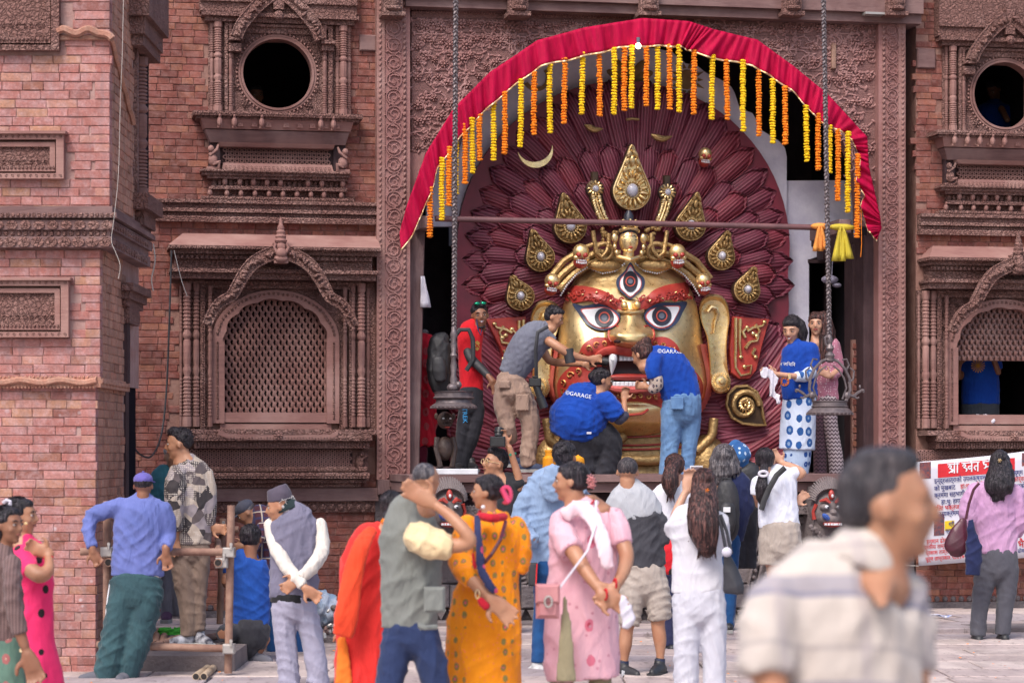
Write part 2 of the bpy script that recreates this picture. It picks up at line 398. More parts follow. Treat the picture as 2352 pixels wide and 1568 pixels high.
def ribbed(mb, u, y, z0, z1, r, n=8):
    """turned window column: foot block, rings, vase, fluted shaft, rings, capital"""
    H = z1-z0; pr = [(r*1.15, 0), (r*1.15, H*.07)]; t = .07
    for i in range(11):
        a = t+i*.025; pr += [(r*.72, H*a), (r, H*(a+.006)), (r, H*(a+.018)), (r*.72, H*(a+.024))]
    t = .35; pr += [(r*.7, H*t), (r*1.05, H*(t+.03)), (r*1.05, H*(t+.05)), (r*.75, H*(t+.07)), (r*.95, H*(t+.09)), (r*.95, H*(t+.24)), (r*.7, H*(t+.25)), (r*1.1, H*(t+.27)), (r*1.1, H*(t+.29)), (r*.75, H*(t+.31))]
    for i in range(10):
        a = .67+i*.026; pr += [(r*.72, H*a), (r*.98, H*(a+.006)), (r*.98, H*(a+.018)), (r*.72, H*(a+.024))]
    pr += [(r*1.1, H*.945), (r*1.1, H)]
    mb.lathe(pr, (u, y, z0), n)
def rosette(mb, c, r, y=0, petals=8, d=.02, n2=0):
    mb.ell((c[0], y-d*.6, c[1]), (r*.3, d, r*.3), 8, 5)
    for i in range(petals):
        a = 2*pi*i/petals; x, z = c[0]+r*.62*cos(a), c[1]+r*.62*sin(a)
        mb.ell((x, y, z), (r*.36, d, r*.2), 6, 4, Matrix.Rotation(-a, 3, 'Y'))
def bird_mesh(mat):
    b = MB(); b.ell((0, 0, .035), (.022, .028, .036), 8, 6); b.ell((0, -.014, .078), (.013, .015, .016), 8, 5)
    b.tube([(0, -.026, .078), (0, -.036, .074)], [.004, .001], 4); b.box(-.016, .016, .0, .03, -.004, .012); b.tube([(0, -.006, .05), (0, -.012, .07)], [.016, .010], 6)
    return b.mesh('bird_figure', mat, True)
# ---------------------------------------------------------------- ground and steps (structure)
g = MB()
g.add([(-60, -20, 0), (60, -20, 0), (60, 120, 0), (-60, 120, 0)], [(0, 1, 2, 3)])
g.build('ground', MATS['soil'], kind='structure')
sq = empty('square_paving', (0, 17, 0)); tag(sq, kind='structure')
rr = random.Random(3); pav = MB(); cnt = 0; y = 3.0
pm = [M('paving_stone_a', (.46, .37, .35), (.34, .27, .27), rough=.8, sc=2.2, bsc=22, bump=.6, dist=.008), M('paving_stone_b', (.55, .46, .43), (.42, .34, .33), rough=.8, sc=3, bsc=18, bump=.6, dist=.008), M('paving_stone_c', (.38, .32, .33), (.29, .24, .26), rough=.75, sc=2.6, bsc=22, bump=.6, dist=.008)]
for q_ in pm:
    t = NT(q_); b = q_.node_tree.nodes['Principled BSDF']; src = b.inputs['Base Color'].links[0].from_socket; v = t.coord('world', (1, .45, 1))
    c = t.mix(t.ramp(t.noise(v, 1.1, 6, .7), [(.48, 0.0), (.62, .55)]), src, (.16, .125, .115)); c = t.mix(t.ramp(t.noise(t.coord('world', (2, .7, 1)), 7, 5, .75), [(.56, 0.0), (.64, .6)]), c, (.12, .09, .085)); t.l.new(c, b.inputs['Base Color'])
edge = lambda x: (FA-2.62/CT)+x*.19
while y < 22:
    h = rr.uniform(.4, .7); x = -7+rr.random()
    while x < 7:
        l = rr.uniform(.7, 1.5)
        if y+h > 13 and y < edge(x+l/2)+.4 and abs((x+l/2)/max(y, 1)) < .26:
            q = MB(); c = .008
            dz = rr.uniform(0, .008)
            pts = [(x+.006, y+.006), (x+l-.006, y+.006+rr.uniform(-.01, .01)), (x+l-.006+rr.uniform(-.01, .01), y+h-.006), (x+.006, y+h-.006)]
            q.add([(a, b, .0) for a, b in pts]+[(a, b, .026+dz) for a, b in pts]+[(a+(c if i in (0, 3) else -c), b+(c if i < 2 else -c), .032+dz) for i, (a, b) in enumerate(pts)],
                  [(0, 1, 5, 4), (1, 2, 6, 5), (2, 3, 7, 6), (3, 0, 4, 7), (4, 5, 9, 8), (5, 6, 10, 9), (6, 7, 11, 10), (7, 4, 8, 11), (8, 9, 10, 11)])
            if cnt < 290: q.build('paving_slab', rr.choice(pm), sq)
            else: pav.add(q.v, q.f)
            cnt += 1
        else:
            pav.add([(x, y, .026), (x+l-.01, y, .026), (x+l-.01, y+h-.01, .026), (x, y+h-.01, .026)], [(0, 1, 2, 3)])
        x += l
    y += h
pav.build('paving', pm[1], sq, kind='stuff')
# raised walkway before the temple front
walk = temple('walkway', None, None); tag(walk, kind='structure')
uL, uR = G(-400, 0, 2.6)[0], G(3000, 0, 2.6)[0]
u = uL; wb = MB(); wb.box(uL, uR, -2.60, .4, -.05, .055); wb.build('walkway_bed', MATS['soil'], walk)
while u < uR:
    l = rr.uniform(.8, 1.6); q = MB(); q.box(u+.004, u+l-.006, -2.66+rr.uniform(-.01, .01), -2.24, -.02, .084+rr.uniform(-.003, .003), .012)
    q.build('kerb_stone', rr.choice((MATS['grey_stone'], pm[2])), walk); u += l
v = -2.235
while v < .0:
    h = rr.uniform(.3, .5); u = uL+rr.random()
    while u < uR:
        l = rr.uniform(.5, 1.2); q = MB(); q.box(u+.005, u+l-.005, v, v+h-.012, .02, .076+rr.uniform(-.004, .004)); q.build('walkway_slab', rr.choice(pm), walk); u += l
    v += h
# ---------------------------------------------------------------- left tower (not turned with the front)
TY = 17.5; tw = empty('brick_tower', (-4.4, TY, 0), 0, 'pale pink brick corner tower with carved cornices and blind carved panels at the left edge', 'tower')
k17 = MP(TY)
tz = lambda y: HC+(HY-y)*k17
tx = lambda x: (x-CX)*k17
TOPZ = 5.6; BK = 19.4
SEC = [(0.0, tz(876), tx(217)), (tz(876), tz(566), tx(227)), (tz(490), TOPZ, tx(249))]
core = MB()
for z0, z1, xr in SEC+[(tz(566), tz(490), tx(235))]: core.box(-6.6, xr-.004, TY+.03, BK, z0, z1)
core.build('wall_core', MATS['tower_mortar'], tw)
kit = brick_kit(.064, (.15, .205, .225), .004)
panels = [(tx(-30), tx(149), tz(412), tz(310)), (tx(-30), tx(160), tz(775), tz(645)), (tx(-30), tx(138), tz(118), tz(-60))]
def ins_t(u, z):
    if tz(566) < z < tz(486): return False
    for a, b, c, d in panels:
        if a < u < b and c < z < d: return False
    xr = SEC[0][2] if z < SEC[0][1] else SEC[1][2] if z < tz(566) else SEC[2][2]
    return -4.0 < u < xr-.06
brickwork(tw, MATS['tower_brick'], -4.05, tx(255), .02, TOPZ, TY+.03, ins_t, kit, 240, rank=lambda s: abs(s[1]-3.2))
endb = MB(); rr = random.Random(9); z = .02+.032    # corner bricks close each course
while z < TOPZ:
    if not tz(566) < z < tz(486):
        xr = SEC[0][2] if z < SEC[0][1] else SEC[1][2] if z < tz(566) else SEC[2][2]
        l = rr.choice((.1, .13)); endb.box(xr-l, xr+.006, TY+.017+rr.uniform(-.002, .002), TY+.13, z-.03, z+.03, .004)
    z += .064
endb.build('corner_bricks', MATS['tower_brick'], tw, kind='stuff')
def ins_s(u, z):
    if tz(566) < z < tz(486): return False
    return True
for z0, z1, xr, ymx in ((.02, tz(884), SEC[0][2], 18.78), (tz(868), tz(566), SEC[1][2], 18.6), (tz(486), TOPZ, SEC[2][2], 18.62)):
    brickwork(tw, MATS['side_brick'], TY+.13, ymx-.05, z0, z1, 0, ins_s, brick_kit(.064, (.11, .2), .004), 60, side=xr-.006)
# openings in the tower's side: dark wooden window and door with frame
sd = MB(); sd.box(SEC[0][2]-.01, SEC[0][2]+.015, 18.84, 18.98, .05, 2.1); sd.box(SEC[1][2]-.01, SEC[1][2]+.03, 18.62, 18.75, 2.16, 2.75)
sd.build('door_frame', MATS['dark_wood'], tw)
dk = MB(); dk.box(SEC[0][2]-.02, SEC[0][2]+.004, 18.98, BK-.01, .3, 2.75); dk.box(SEC[2][2]-.02, SEC[2][2]+.006, 19.15, BK+.0, 3.5, 4.75)  # near-black slabs paint the shade inside the openings
dk.build('opening_shade', MATS['darkness'], tw)
cn = MB()
for i, (a, b, p) in enumerate(((2.86, 2.92, .10), (2.80, 2.86, .07), (2.75, 2.80, .045))): cn.box(SEC[1][2]-.01, SEC[1][2]+p, 18.45+.03*i, BK-.02-.03*i, a, b)
cn.box(SEC[1][2]-.01, SEC[1][2]+.05, 18.6, 19.1, 2.62, 2.75)
cn.build('side_cornice', MATS['carved_wood'], tw)
cl = MB(); ribbed(cl, SEC[2][2]+.005, 18.98, 3.62, 4.72, .055); cl.build('side_column', MATS['plain_wood'], tw, smooth=True)
sf = MB(); sf.box(SEC[2][2]-.01, SEC[2][2]+.03, 18.66, 18.74, 3.6, 4.75); sf.box(SEC[2][2]-.01, SEC[2][2]+.10, 18.5, BK, 4.74, 4.82); sf.box(SEC[2][2]-.01, SEC[2][2]+.12, 18.45, BK, 4.82, 4.95); sf.box(SEC[2][2]-.01, SEC[2][2]+.16, 18.4, BK+.05, 4.95, 5.3)
sf.box(SEC[2][2]-.01, SEC[2][2]+.12, 18.6, BK, 3.50, 3.62); sf.box(SEC[2][2]-.01, SEC[2][2]+.07, 18.75, BK-.05, 3.39, 3.50)
sf.build('side_window_frame', MATS['carved_wood'], tw)
# cornice round the tower
co = MB(); cv = MB()
lay = [(tz(491), tz(476), .075, 0), (tz(503), tz(491), .11, 1), (tz(508), tz(503), .05, 0), (tz(530), tz(508), .085, 2), (tz(545), tz(530), .055, 1), (tz(570), tz(545), .07, 2)]
for z0, z1, p, kd in lay:
    xr = tx(238)+p; co.box(-6.6, xr, TY-p, BK-.1, z0, z1)
    zc = (z0+z1)/2; h = (z1-z0)/2
    if kd == 1: beads(cv, -4.1, xr, zc, TY-p, h*.9, h*2.0)
    if kd == 2:
        n = 16
        for i in range(n):
            c = xr-.045-i*.098; cv.annulus(c, zc, h*.3, h*.95, TY-p-.012, TY-p+.01, 10, kz=1, kx=1.25); cv.ell((c, TY-p-.005, zc), (h*.35, .012, h*.3), 6, 4)
        for i in range(14):
            yy = TY-p+.08+i*.12; cv.ell((xr, yy, zc), (.02, .045, h*.8), 6, 4)
co.build('cornice', MATS['beam_wood'], tw); cv.build('cornice_carving', MATS['carved_wood'], tw, smooth=True, kind='stuff')
# low string course and the wavy ledge
sc_ = MB(); sc_.box(-6.6, SEC[0][2]+.05, TY-.03, 18.8, tz(889), tz(866)); beads(sc_, -4.1, SEC[0][2]+.04, tz(889), TY-.032, .012, .026); beads(sc_, -4.1, SEC[0][2]+.04, tz(866), TY-.030, .011, .03)
P1 = [(-4.2+i*.03, TY-.045, tz(876)+.010*sin(i*.65)) for i in range(int((SEC[0][2]+.04+4.2)/.03)+1)]; sc_.tube(P1, .024, 6)
sc_.tube([(SEC[0][2]+.045, TY-.03+i*.05, tz(876)+.006*sin(i*2.2)) for i in range(26)], .022, 6)
sc_.build('string_course', MATS['side_brick'], tw, smooth=True); sc_ = MB()
P2 = [(tx(133)+i*.012, TY-.03, tz(74)+.016*sin(i*.42)+(0 if i < 26 else -(i-26)**2*.0014)) for i in range(34)]; sc_.tube(P2, .028, 6); sc_.box(tx(133), SEC[2][2]+.02, TY-.012, TY+.04, tz(92), tz(82))
sc_.tube([(SEC[2][2]+.02, TY+i*.06, tz(88)-i*.028+.012*sin(i*1.3)) for i in range(18)], .024, 6)
sc_.build('wavy_ledge', MATS['side_brick'], tw, smooth=True)
# blind carved panels
for (a, b, c, d), nm in zip(panels, ('upper', 'lower', 'top')):
    f = MB(); q = .055
    f.box(a, b, TY-.05, TY+.03, d-q*.7, d); f.box(a, b, TY-.05, TY+.03, c, c+q*.7); f.box(b-q, b, TY-.05, TY+.03, c+q*.7, d-q*.7)
    f.box(a, b+.02, TY-.08, TY+.02, d, d+.02)
    f.strip([(a, d-q*1.0), (b-q*1.2, d-q*1.0), (b-q*1.2, c+q), (a, c+q)], [(a, d-q*1.6), (b-q*1.9, d-q*1.6), (b-q*1.9, c+q*1.6), (a, c+q*1.6)], TY-.025, TY+.02)
    f.build('panel_frame', MATS['pale_wood'] if nm != 'top' else MATS['carved_wood'], tw)
    r = MB(); r.box(a, b-q, TY-.0, TY+.03, c+q, d-q); 
    for i in range(5):
        for j in range(2): scrolls(r, a+.05+i*.1, a+.15+i*.1, c+q+.03+j*(d-c-2*q)/2, c+q+(j+1)*(d-c-2*q)/2-.0, TY-.005, .05)
    beads(r, a, b-q, c+q*1.5, TY-.03, .012, .028); scrolls(r, a, b, d-q*.62, d-.004, TY-.052, .045); scrolls(r, a, b, c+.004, c+q*.62, TY-.052, .045)
    r.build('carved_panel', MATS['carved_wood'], tw, smooth=True)
# ---------------------------------------------------------------- palace bays left and right of the portal
def bay(thing, uc, side):
    """everything is laid out in pixels of the left bay about its axis x=636, at .00411 m per pixel"""
    S = .00411
    B = lambda x, y: (uc+(x-636)*S, HC+(HY-y)*S)
    X = lambda x: uc+(x-636)*S
    Z = lambda y: HC+(HY-y)*S
    right = side == 'right'
    # --- wall
    u0, u1 = (X(60), X(872)) if not right else (X(414), X(760))
    core = MB()                                            # wall with the two openings left free
    ox0, ox1, oz0, oz1 = X(548), X(725), Z(262), Z(84)
    lx0, lx1, lz0, lz1 = X(510), X(754), Z(972), Z(682)
    for a, b, c, d in ((u0, ox0, oz0, oz1), (ox1, u1, oz0, oz1), (u0, u1, oz1, 6.6), (u0, u1, lz1, oz0), (u0, lx0, lz0, lz1), (lx1, u1, lz0, lz1), (u0, u1, 0, lz0)):
        core.box(a, b, .0, .35, c, d)
    core.build('wall_core', MATS['palace_mortar'], thing)
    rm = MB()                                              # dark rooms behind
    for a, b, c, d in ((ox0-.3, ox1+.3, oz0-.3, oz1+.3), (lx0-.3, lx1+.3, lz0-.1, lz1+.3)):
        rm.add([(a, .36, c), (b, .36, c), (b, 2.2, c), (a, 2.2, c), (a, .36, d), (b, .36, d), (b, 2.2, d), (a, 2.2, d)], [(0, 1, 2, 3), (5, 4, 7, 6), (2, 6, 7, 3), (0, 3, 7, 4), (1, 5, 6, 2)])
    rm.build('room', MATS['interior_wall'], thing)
    holes = [(460, 818, -80, 262), (455, 822, 262, 312), (468, 800, 312, 470), (345, 900, 464, 514), (384, 880, 544, 1118), (390, 900, 1118, 1178)]
    def ins(u, z):
        x = (u-uc)/S+636; y = HY-(z-HC)/S
        for a, b, c, d in holes:
            if a+20 < x < b-20 and c+8 < y < d-8: return False
        return u0+.03 < u < u1+.02
    vis = lambda s: (0 if (s[1] > 1.75 or right) else 1, abs(s[1]-3.6))
    brickwork(thing, MATS['palace_brick'], u0, u1, .14, 6.1, .0, ins, brick_kit(.064, (.11, .16, .2), .005), 290, rank=vis)
    sb = MB(); beads(sb, u0, u1, .17, -.02, .03, .085); sb.box(u0, u1, -.03, .02, .055, .14); sb.build('base_moulding', MATS['dark_stone'], thing)
    # --- round window
    wf = MB()
    for a, b, c, d, p in ((459, 817, -60, 14, .16), (459, 817, 14, 36, .13), (462, 820, 38, 47, .17), (470, 812, 47, 58, .12)): wf.box(X(a), X(b), -p, .02, Z(d), Z(c))
    win = wf.build('round_window', MATS['carved_wood'], thing)
    fr = MB()
    for a, b, c, d in ((515, 522, 60, 266), (752, 762, 60, 266)): fr.box(X(a), X(b), -.09, .02, Z(d), Z(c))
    fr.box(X(522), X(752), -.09, .02, Z(66), Z(60)); fr.box(X(479), X(515), -.03, .02, Z(266), Z(58)); fr.box(X(762), X(806), -.03, .02, Z(266), Z(58))
    fr.strip([B(522, 66), B(752, 66)], [B(536, 80), B(738, 80)], -.06, .02)
    fr.box(X(522), X(536), -.06, .02, Z(266), Z(66)); fr.box(X(738), X(752), -.06, .02, Z(266), Z(80))
    fr.build('window_frame', MATS['carved_wood'], win)
    # square panel with the round hole
    cx, cz = B(636.5, 171); r = 80.3*S; A_, B_ = [], []
    sq_ = [X(536), X(740), Z(266), Z(68)]
    for i in range(65):
        a = 2*pi*i/64; A_.append((cx+r*cos(a), cz+r*sin(a)))
        t = min(((sq_[1]-cx) if cos(a) > 0 else (cx-sq_[0]))/max(abs(cos(a)), 1e-6), ((sq_[3]-cz) if sin(a) > 0 else (cz-sq_[2]))/max(abs(sin(a)), 1e-6))
        B_.append((cx+t*cos(a), cz+t*sin(a)))
    pn = MB(); pn.strip(B_, A_, -.035, .05)
    rr = random.Random(4)
    for a in (45, 135, 225, 315, 20, 70, 110, 160, 200, 250, 290, 340):
        aa = radians(a); q = r*1.28 if a % 90 == 45 else r*1.22
        rosette(pn, (cx+q*cos(aa), cz+q*sin(aa)), .04, -.038, 6, .012)
    pn.build('round_panel', MATS['carved_wood_fine'], win)
    rg = MB(); rg.annulus(cx, cz, r*.985, r*1.05, -.06, .1, 48); rg.annulus(cx, cz, r*1.06, r*1.12, -.05, .05, 48); rg.build('hoop', MATS['plain_wood'], win)
    bd = MB()
    for i in range(60): a = 2*pi*i/60; bd.ell((cx+r*1.16*cos(a), -.045, cz+r*1.16*sin(a)), .012, 5, 4)
    bd.build('beading', MATS['pale_wood'], win, kind='stuff')
    for x, rad, yy in ((487, 5, -.05), (500, 9, -.09), (529, 5, -.07), (744, 5, -.09), (775, 6, -.05), (787, 9, -.09), (800, 6, -.05)):
        c = MB(); ribbed(c, X(x), yy, Z(264), Z(59), rad*S); c.build('column', MATS['pale_wood'] if rad == 9 else MATS['plain_wood'], win, smooth=True)
    def torana(wn, L, w0, w1, y0, y1, nbeads):
        """arched dragon band through points L, mirrored"""
        for sgn in (1, -1):
            pts = [B(636+sgn*(x-636), y) for x, y in L]
            # resample
            out = []
            for i in range(len(pts)-1):
                for j in range(4):
                    t = j/4; p0 = pts[max(i-1, 0)]; p1 = pts[i]; p2 = pts[i+1]; p3 = pts[min(i+2, len(pts)-1)]
                    out.append(tuple(.5*((2*p1[k])+(-p0[k]+p2[k])*t+(2*p0[k]-5*p1[k]+4*p2[k]-p3[k])*t*t+(-p0[k]+3*p1[k]-3*p2[k]+p3[k])*t**3) for k in (0, 1)))
            out.append(pts[-1]); n = len(out); A, C = [], []
            for i, p in enumerate(out):
                a = out[max(i-1, 0)]; b = out[min(i+1, n-1)]; dx, dz = b[0]-a[0], b[1]-a[1]; l = hypot(dx, dz) or 1; wd = (w0+(w1-w0)*i/(n-1))*S/2
                A.append((p[0]-dz/l*wd, p[1]+dx/l*wd)); C.append((p[0]+dz/l*wd, p[1]-dx/l*wd))
            m = MB(); m.strip(A, C, y0, y1)
            m.tube([(p[0], y0, p[1]) for p in A], .008, 5); m.tube([(p[0], y0, p[1]) for p in C], .008, 5)
            for i in range(1, n-1):
                p = out[i]; q = .5*(w0+(w1-w0)*i/n)*S
                m.ell((p[0]+rr.uniform(-.3, .3)*q, y0-.004, p[1]+rr.uniform(-.3, .3)*q), (q*.65, .035, q*.3), 7, 5, Matrix.Rotation(rr.uniform(0, 3), 3, 'Y'))
            m.build('dragon_arch', MATS['carved_wood'], wn, smooth=True)
    torana(win, [(628, -10), (600, 12), (575, 38), (552, 68), (540, 96)], 30, 25, -.20, -.12, 10)
    im = MB(); im.box(X(524), X(552), -.19, .0, Z(102), Z(96)); im.box(X(524), X(552), -.14, .0, Z(126), Z(108)); im.box(X(734), X(766), -.19, .0, Z(104), Z(96)); im.box(X(736), X(764), -.14, .0, Z(118), Z(104))
    im.box(X(624), X(648), -.2, 0, Z(30), Z(-40)); im.ell((X(636), -.2, Z(44)), (.05, .04, .045), 8, 6); im.build('crest', MATS['carved_wood'], win)
    # ledge, aprons, bird rows below the round window
    lg = MB(); lg.box(X(441), X(826), -.30, .0, Z(278), Z(268)); lg.box(X(448), X(818), -.26, .0, Z(284), Z(278)); beads(lg, X(441), X(826), Z(273), -.30, .012, .022)
    lg.build('ledge', MATS['carved_wood'], win)
    ap = MB()                                              # slanting apron board
    def slant(mb, ya, yb, xa0, xa1, xb0, xb1, pa, pb):
        v = [(X(xa0), -pa, Z(ya)), (X(xa1), -pa, Z(ya)), (X(xb1), -pb, Z(yb)), (X(xb0), -pb, Z(yb))]
        mb.add(v+[(a, .0, c) for a, b, c in v], [(3, 2, 1, 0), (0, 1, 5, 4), (2, 3, 7, 6), (1, 2, 6, 5), (3, 0, 4, 7)])
    slant(ap, 284, 305, 459, 806, 467, 800, .25, .20); ap.build('apron_board', MATS['panel_wood'], win)
    ap = MB(); slant(ap, 307, 334, 469, 798, 482, 790, .19, .13); ap.build('apron_board', MATS['beam_wood'], win)
    fm = MB()
    for x in (548, 580, 612, 652, 684, 712, 742, 768): fm.prism([B(x-5, 290), B(x+5, 290), B(x+7, 300), B(x-7, 300)], -.235, -.2, .002); fm.ell((X(x), -.235, Z(295)), (.012, .008, .010), 5, 4)
    fm.build('plaque', MATS['pale_wood'], win)
    lp = MB(); slant(lp, 335, 344, 500, 765, 505, 762, .20, .17); slant(lp, 379, 397, 512, 760, 508, 764, .10, .13); lp.build('lip', MATS['pale_wood'], win)
    scv = MB(); scrolls(scv, X(512), X(758), Z(395), Z(385), -.135, .04); scv.build('lip_carving', MATS['carved_wood'], win, kind='stuff')
    bk = MB(); bk.box(X(505), X(764), -.04, .02, Z(380), Z(343)); bk.box(X(480), X(505), -.08, .02, Z(397), Z(330)); bk.box(X(764), X(792), -.08, .02, Z(397), Z(330)); bk.build('lattice_back', MATS['dark_wood'], win)
    lt = MB()
    for rw in range(4):
        for i in range(22):
            x = 516+i*11+(5.5 if rw % 2 else 0); y = 349+rw*8.2
            lt.annulus(X(x), Z(y), .0115, .021, -.09, -.045, 8)
    lt.build('ring_lattice', MATS['plain_wood'], win, kind='stuff')
    for sg in (1, -1):
        fg = MB(); px = 488 if sg == 1 else 784
        fg.ell((X(px), -.14, Z(375)), (.045, .04, .06), 8, 6); fg.ell((X(px-sg*5), -.17, Z(350)), (.03, .03, .032), 8, 6); fg.tube([(X(px-sg*8), -.16, Z(364)), (X(px+sg*8), -.18, Z(352)), (X(px+sg*12), -.16, Z(340))], [.018, .014, .010], 6)
        fg.tube([(X(px), -.15, Z(384)), (X(px+sg*14), -.17, Z(380)), (X(px+sg*12), -.15, Z(394))], [.024, .02, .015], 6); fg.box(X(px-14), X(px+16), -.15, .0, Z(398), Z(390)); fg.build('bracket_figure', MATS['pale_wood'] if not right else MATS['carved_wood'], win, smooth=True)
    l2 = MB()
    for a, b, c, d, p in ((459, 802, 397, 402, .20), (463, 799, 402, 409, .17), (475, 796, 409, 416, .14), (486, 790, 416, 432, .05), (484, 795, 432, 440, .12), (490, 786, 440, 455, .04), (462, 810, 456, 463, .13)): l2.box(X(a), X(b), -p, .02, Z(d), Z(c))
    beads(l2, X(459), X(802), Z(400), -.2, .009, .02); beads(l2, X(462), X(810), Z(460), -.13, .010, .024); dentils(l2, X(486), X(790), Z(432), Z(418), -.075, -.04, .05)
    l2.build('bird_ledge', MATS['carved_wood'], win)
    bm = bird_mesh(MATS['pale_wood'])
    for x in (515, 549, 580, 611, 642, 705, 737, 785): inst('bird_figure', bm, win, (X(x), -.10, Z(431)), scale=(1.2, 1.2, 1.15))
    for x in (482, 520, 552, 584, 616, 648, 680, 712, 742, 782): inst('bird_figure', bm, win, (X(x), -.09, Z(456)), scale=(1.15, 1.1, .95))
    for x in ((501, 534, 596, 730, 759) if not right else (487, 520, 551, 583, 614, 684)): inst('bird_figure', bm, win, (X(x), -.27, Z(303)), scale=(1.3, 1.3, 1.35))
    # --- floor cornice band
    cb = MB(); e0 = X(358) if not right else X(416); e1 = X(868) if not right else u1
    for c, d, p in ((464, 472, .13), (472, 484, .09), (484, 492, .12), (493, 501, .07), (501, 514, .10)): cb.box(e0, e1, -p, .02, Z(d), Z(c))
    bandc = cb.build('string_cornice', MATS['carved_wood'], thing)
    cc = MB(); scrolls(cc, e0, e1, Z(484), Z(473), -.095, .05); scrolls(cc, e0, e1, Z(513), Z(502), -.105, .055); beads(cc, e0, e1, Z(497), -.07, .012, .028)
    cc.build('cornice_carving', MATS['panel_wood'], bandc, kind='stuff')
    # --- lattice window
    wf = MB(); x0, x1 = (385, 866) if not right else (417, 880)
    slantv = [B(x0+36, 540), B(x1, 540), B(x1, 573), B(x0, 573)]
    def roof(mb):
        v = [(slantv[0][0], -.05, slantv[0][1]), (slantv[1][0], -.05, slantv[1][1]), (slantv[2][0], -.34, slantv[2][1]), (slantv[3][0], -.34, slantv[3][1])]
        mb.add(v+[(a, .02, c-.0) for a, b, c in v], [(3, 2, 1, 0), (0, 1, 5, 4), (2, 3, 7, 6), (1, 2, 6, 5), (3, 0, 4, 7)])
    roof(wf); win = wf.build('lattice_window', MATS['pale_wood'], thing)
    hd = MB()
    for a, c, d, p in ((0, 574, 580, .34), (6, 580, 590, .27), (16, 590, 602, .22), (16, 603, 622, .19), (4, 624, 632, .30), (8, 632, 646, .25), (40, 647, 655, .14)): hd.box(X(x0+a), X(x1-(a if not right else 0)), -p, .02, Z(d), Z(c))
    dentils(hd, X(x0+16), X(x1-16), Z(601), Z(594), -.25, -.2, .045); scrolls(hd, X(x0+16), X(x1-16), Z(620), Z(606), -.195, .05); beads(hd, X(x0), X(x1), Z(577), -.34, .010, .024); beads(hd, X(x0+40), X(x1-40), Z(651), -.145, .014, .03)
    hd.build('head_cornice', MATS['carved_wood'], win)
    fr = MB()
    for a, b, c, d, p in ((414, 420, 648, 980, .05), (460, 470, 655, 985, .10), (800, 808, 655, 985, .10), (470, 800, 655, 664, .10), (838, 862, 648, 985, .04), (420, 460, 648, 985, .02), (808, 838, 648, 985, .02)): fr.box(X(a), X(b), -p, .02, Z(d), Z(c))
    rope = [(X(465), -.10, Z(980-i*6)) for i in range(54)]
    for xx in (465, 804):
        for i in range(54): fr.ell((X(xx), -.10, Z(980-i*6)), (.016, .014, .010), 5, 4, Matrix.Rotation(.6, 3, 'Y'))
    fr.build('window_frame', MATS['carved_wood'], win)
    for x, rd, yy in ((430, 9, -.10), (451, 8, -.08), (417, 4, -.05), (809, 6, -.09), (828, 9, -.11), (845, 5, -.05), (482, 5, -.11), (790, 5, -.11)):
        c = MB(); ribbed(c, X(x), yy, Z(980), Z(650 if rd > 5 else 660), rd*S); c.build('column', MATS['plain_wood'] if x not in (430, 828) else MATS['pale_wood'], win, smooth=True)
    # cusped arch
    inner, outer, rect = [], [], []
    NN = 78; cxx, czz = B(632, 785)
    for i in range(NN+1):
        a = pi*i/NN; k = 1+.045*abs(sin(a*6.5))-.03
        rx, rz = 119*S*k, 97*S*k
        inner.append((cxx+rx*cos(a), czz+rz*sin(a)*1.0)); outer.append((cxx+146*S*cos(a), czz+118*S*sin(a)))
        t = min(163*S/max(abs(cos(a)), 1e-6), (785-663)*S/max(sin(a), 1e-6)); rect.append((cxx+t*cos(a), czz+t*sin(a)))
    fa = MB(); fa.strip(outer, inner, -.075, .12); fa.box(cxx-146*S, cxx-117*S, -.075, .12, Z(972), czz); fa.box(cxx+117*S, cxx+146*S, -.075, .12, Z(972), czz)
    fa.build('cusped_arch', MATS['panel_wood'], win)
    be = MB()
    for i in range(4, NN-3, 2): p = outer[i]; q = inner[i]; be.ell((p[0]*.6+q[0]*.4, -.078, p[1]*.6+q[1]*.4), (.015, .012, .015), 5, 4)
    for i in range(34):
        for sx in (-133, 133): be.ell((cxx+sx*S, -.078, Z(960-i*5.2)), (.012, .01, .012), 5, 4)
    be.build('beading', MATS['carved_wood'], win, kind='stuff')
    spn = MB(); spn.strip(rect, outer, -.05, .05)
    for sx in (-1, 1):
        for dx, dy, r_ in ((140, 108, .05), (118, 100, .035), (150, 80, .04), (95, 112, .03), (152, 50, .035)): rosette(spn, (cxx+sx*dx*S, czz+dy*S), r_, -.055, 7, .016)
    spn.build('spandrel', MATS['carved_wood_fine'], win)
    fj = MB(); fj.box(cxx-163*S, cxx-146*S, -.05, .05, Z(985), czz); fj.box(cxx+146*S, cxx+163*S, -.05, .05, Z(985), czz); fj.build('jamb', MATS['carved_wood'], win)
    # lattice slats, one object each
    zlo = Z(948) if not right else Z(815); zhi = Z(686); xa, xb = cxx-121*S, cxx+121*S; sl = 26/14.; pitch = 14*S
    H = zhi-zlo; k = int(((xb-xa)+H/sl)/pitch)+2; kn = MB()
    if right:
        kn.box(xa, xb, .10, .14, zlo, zhi)
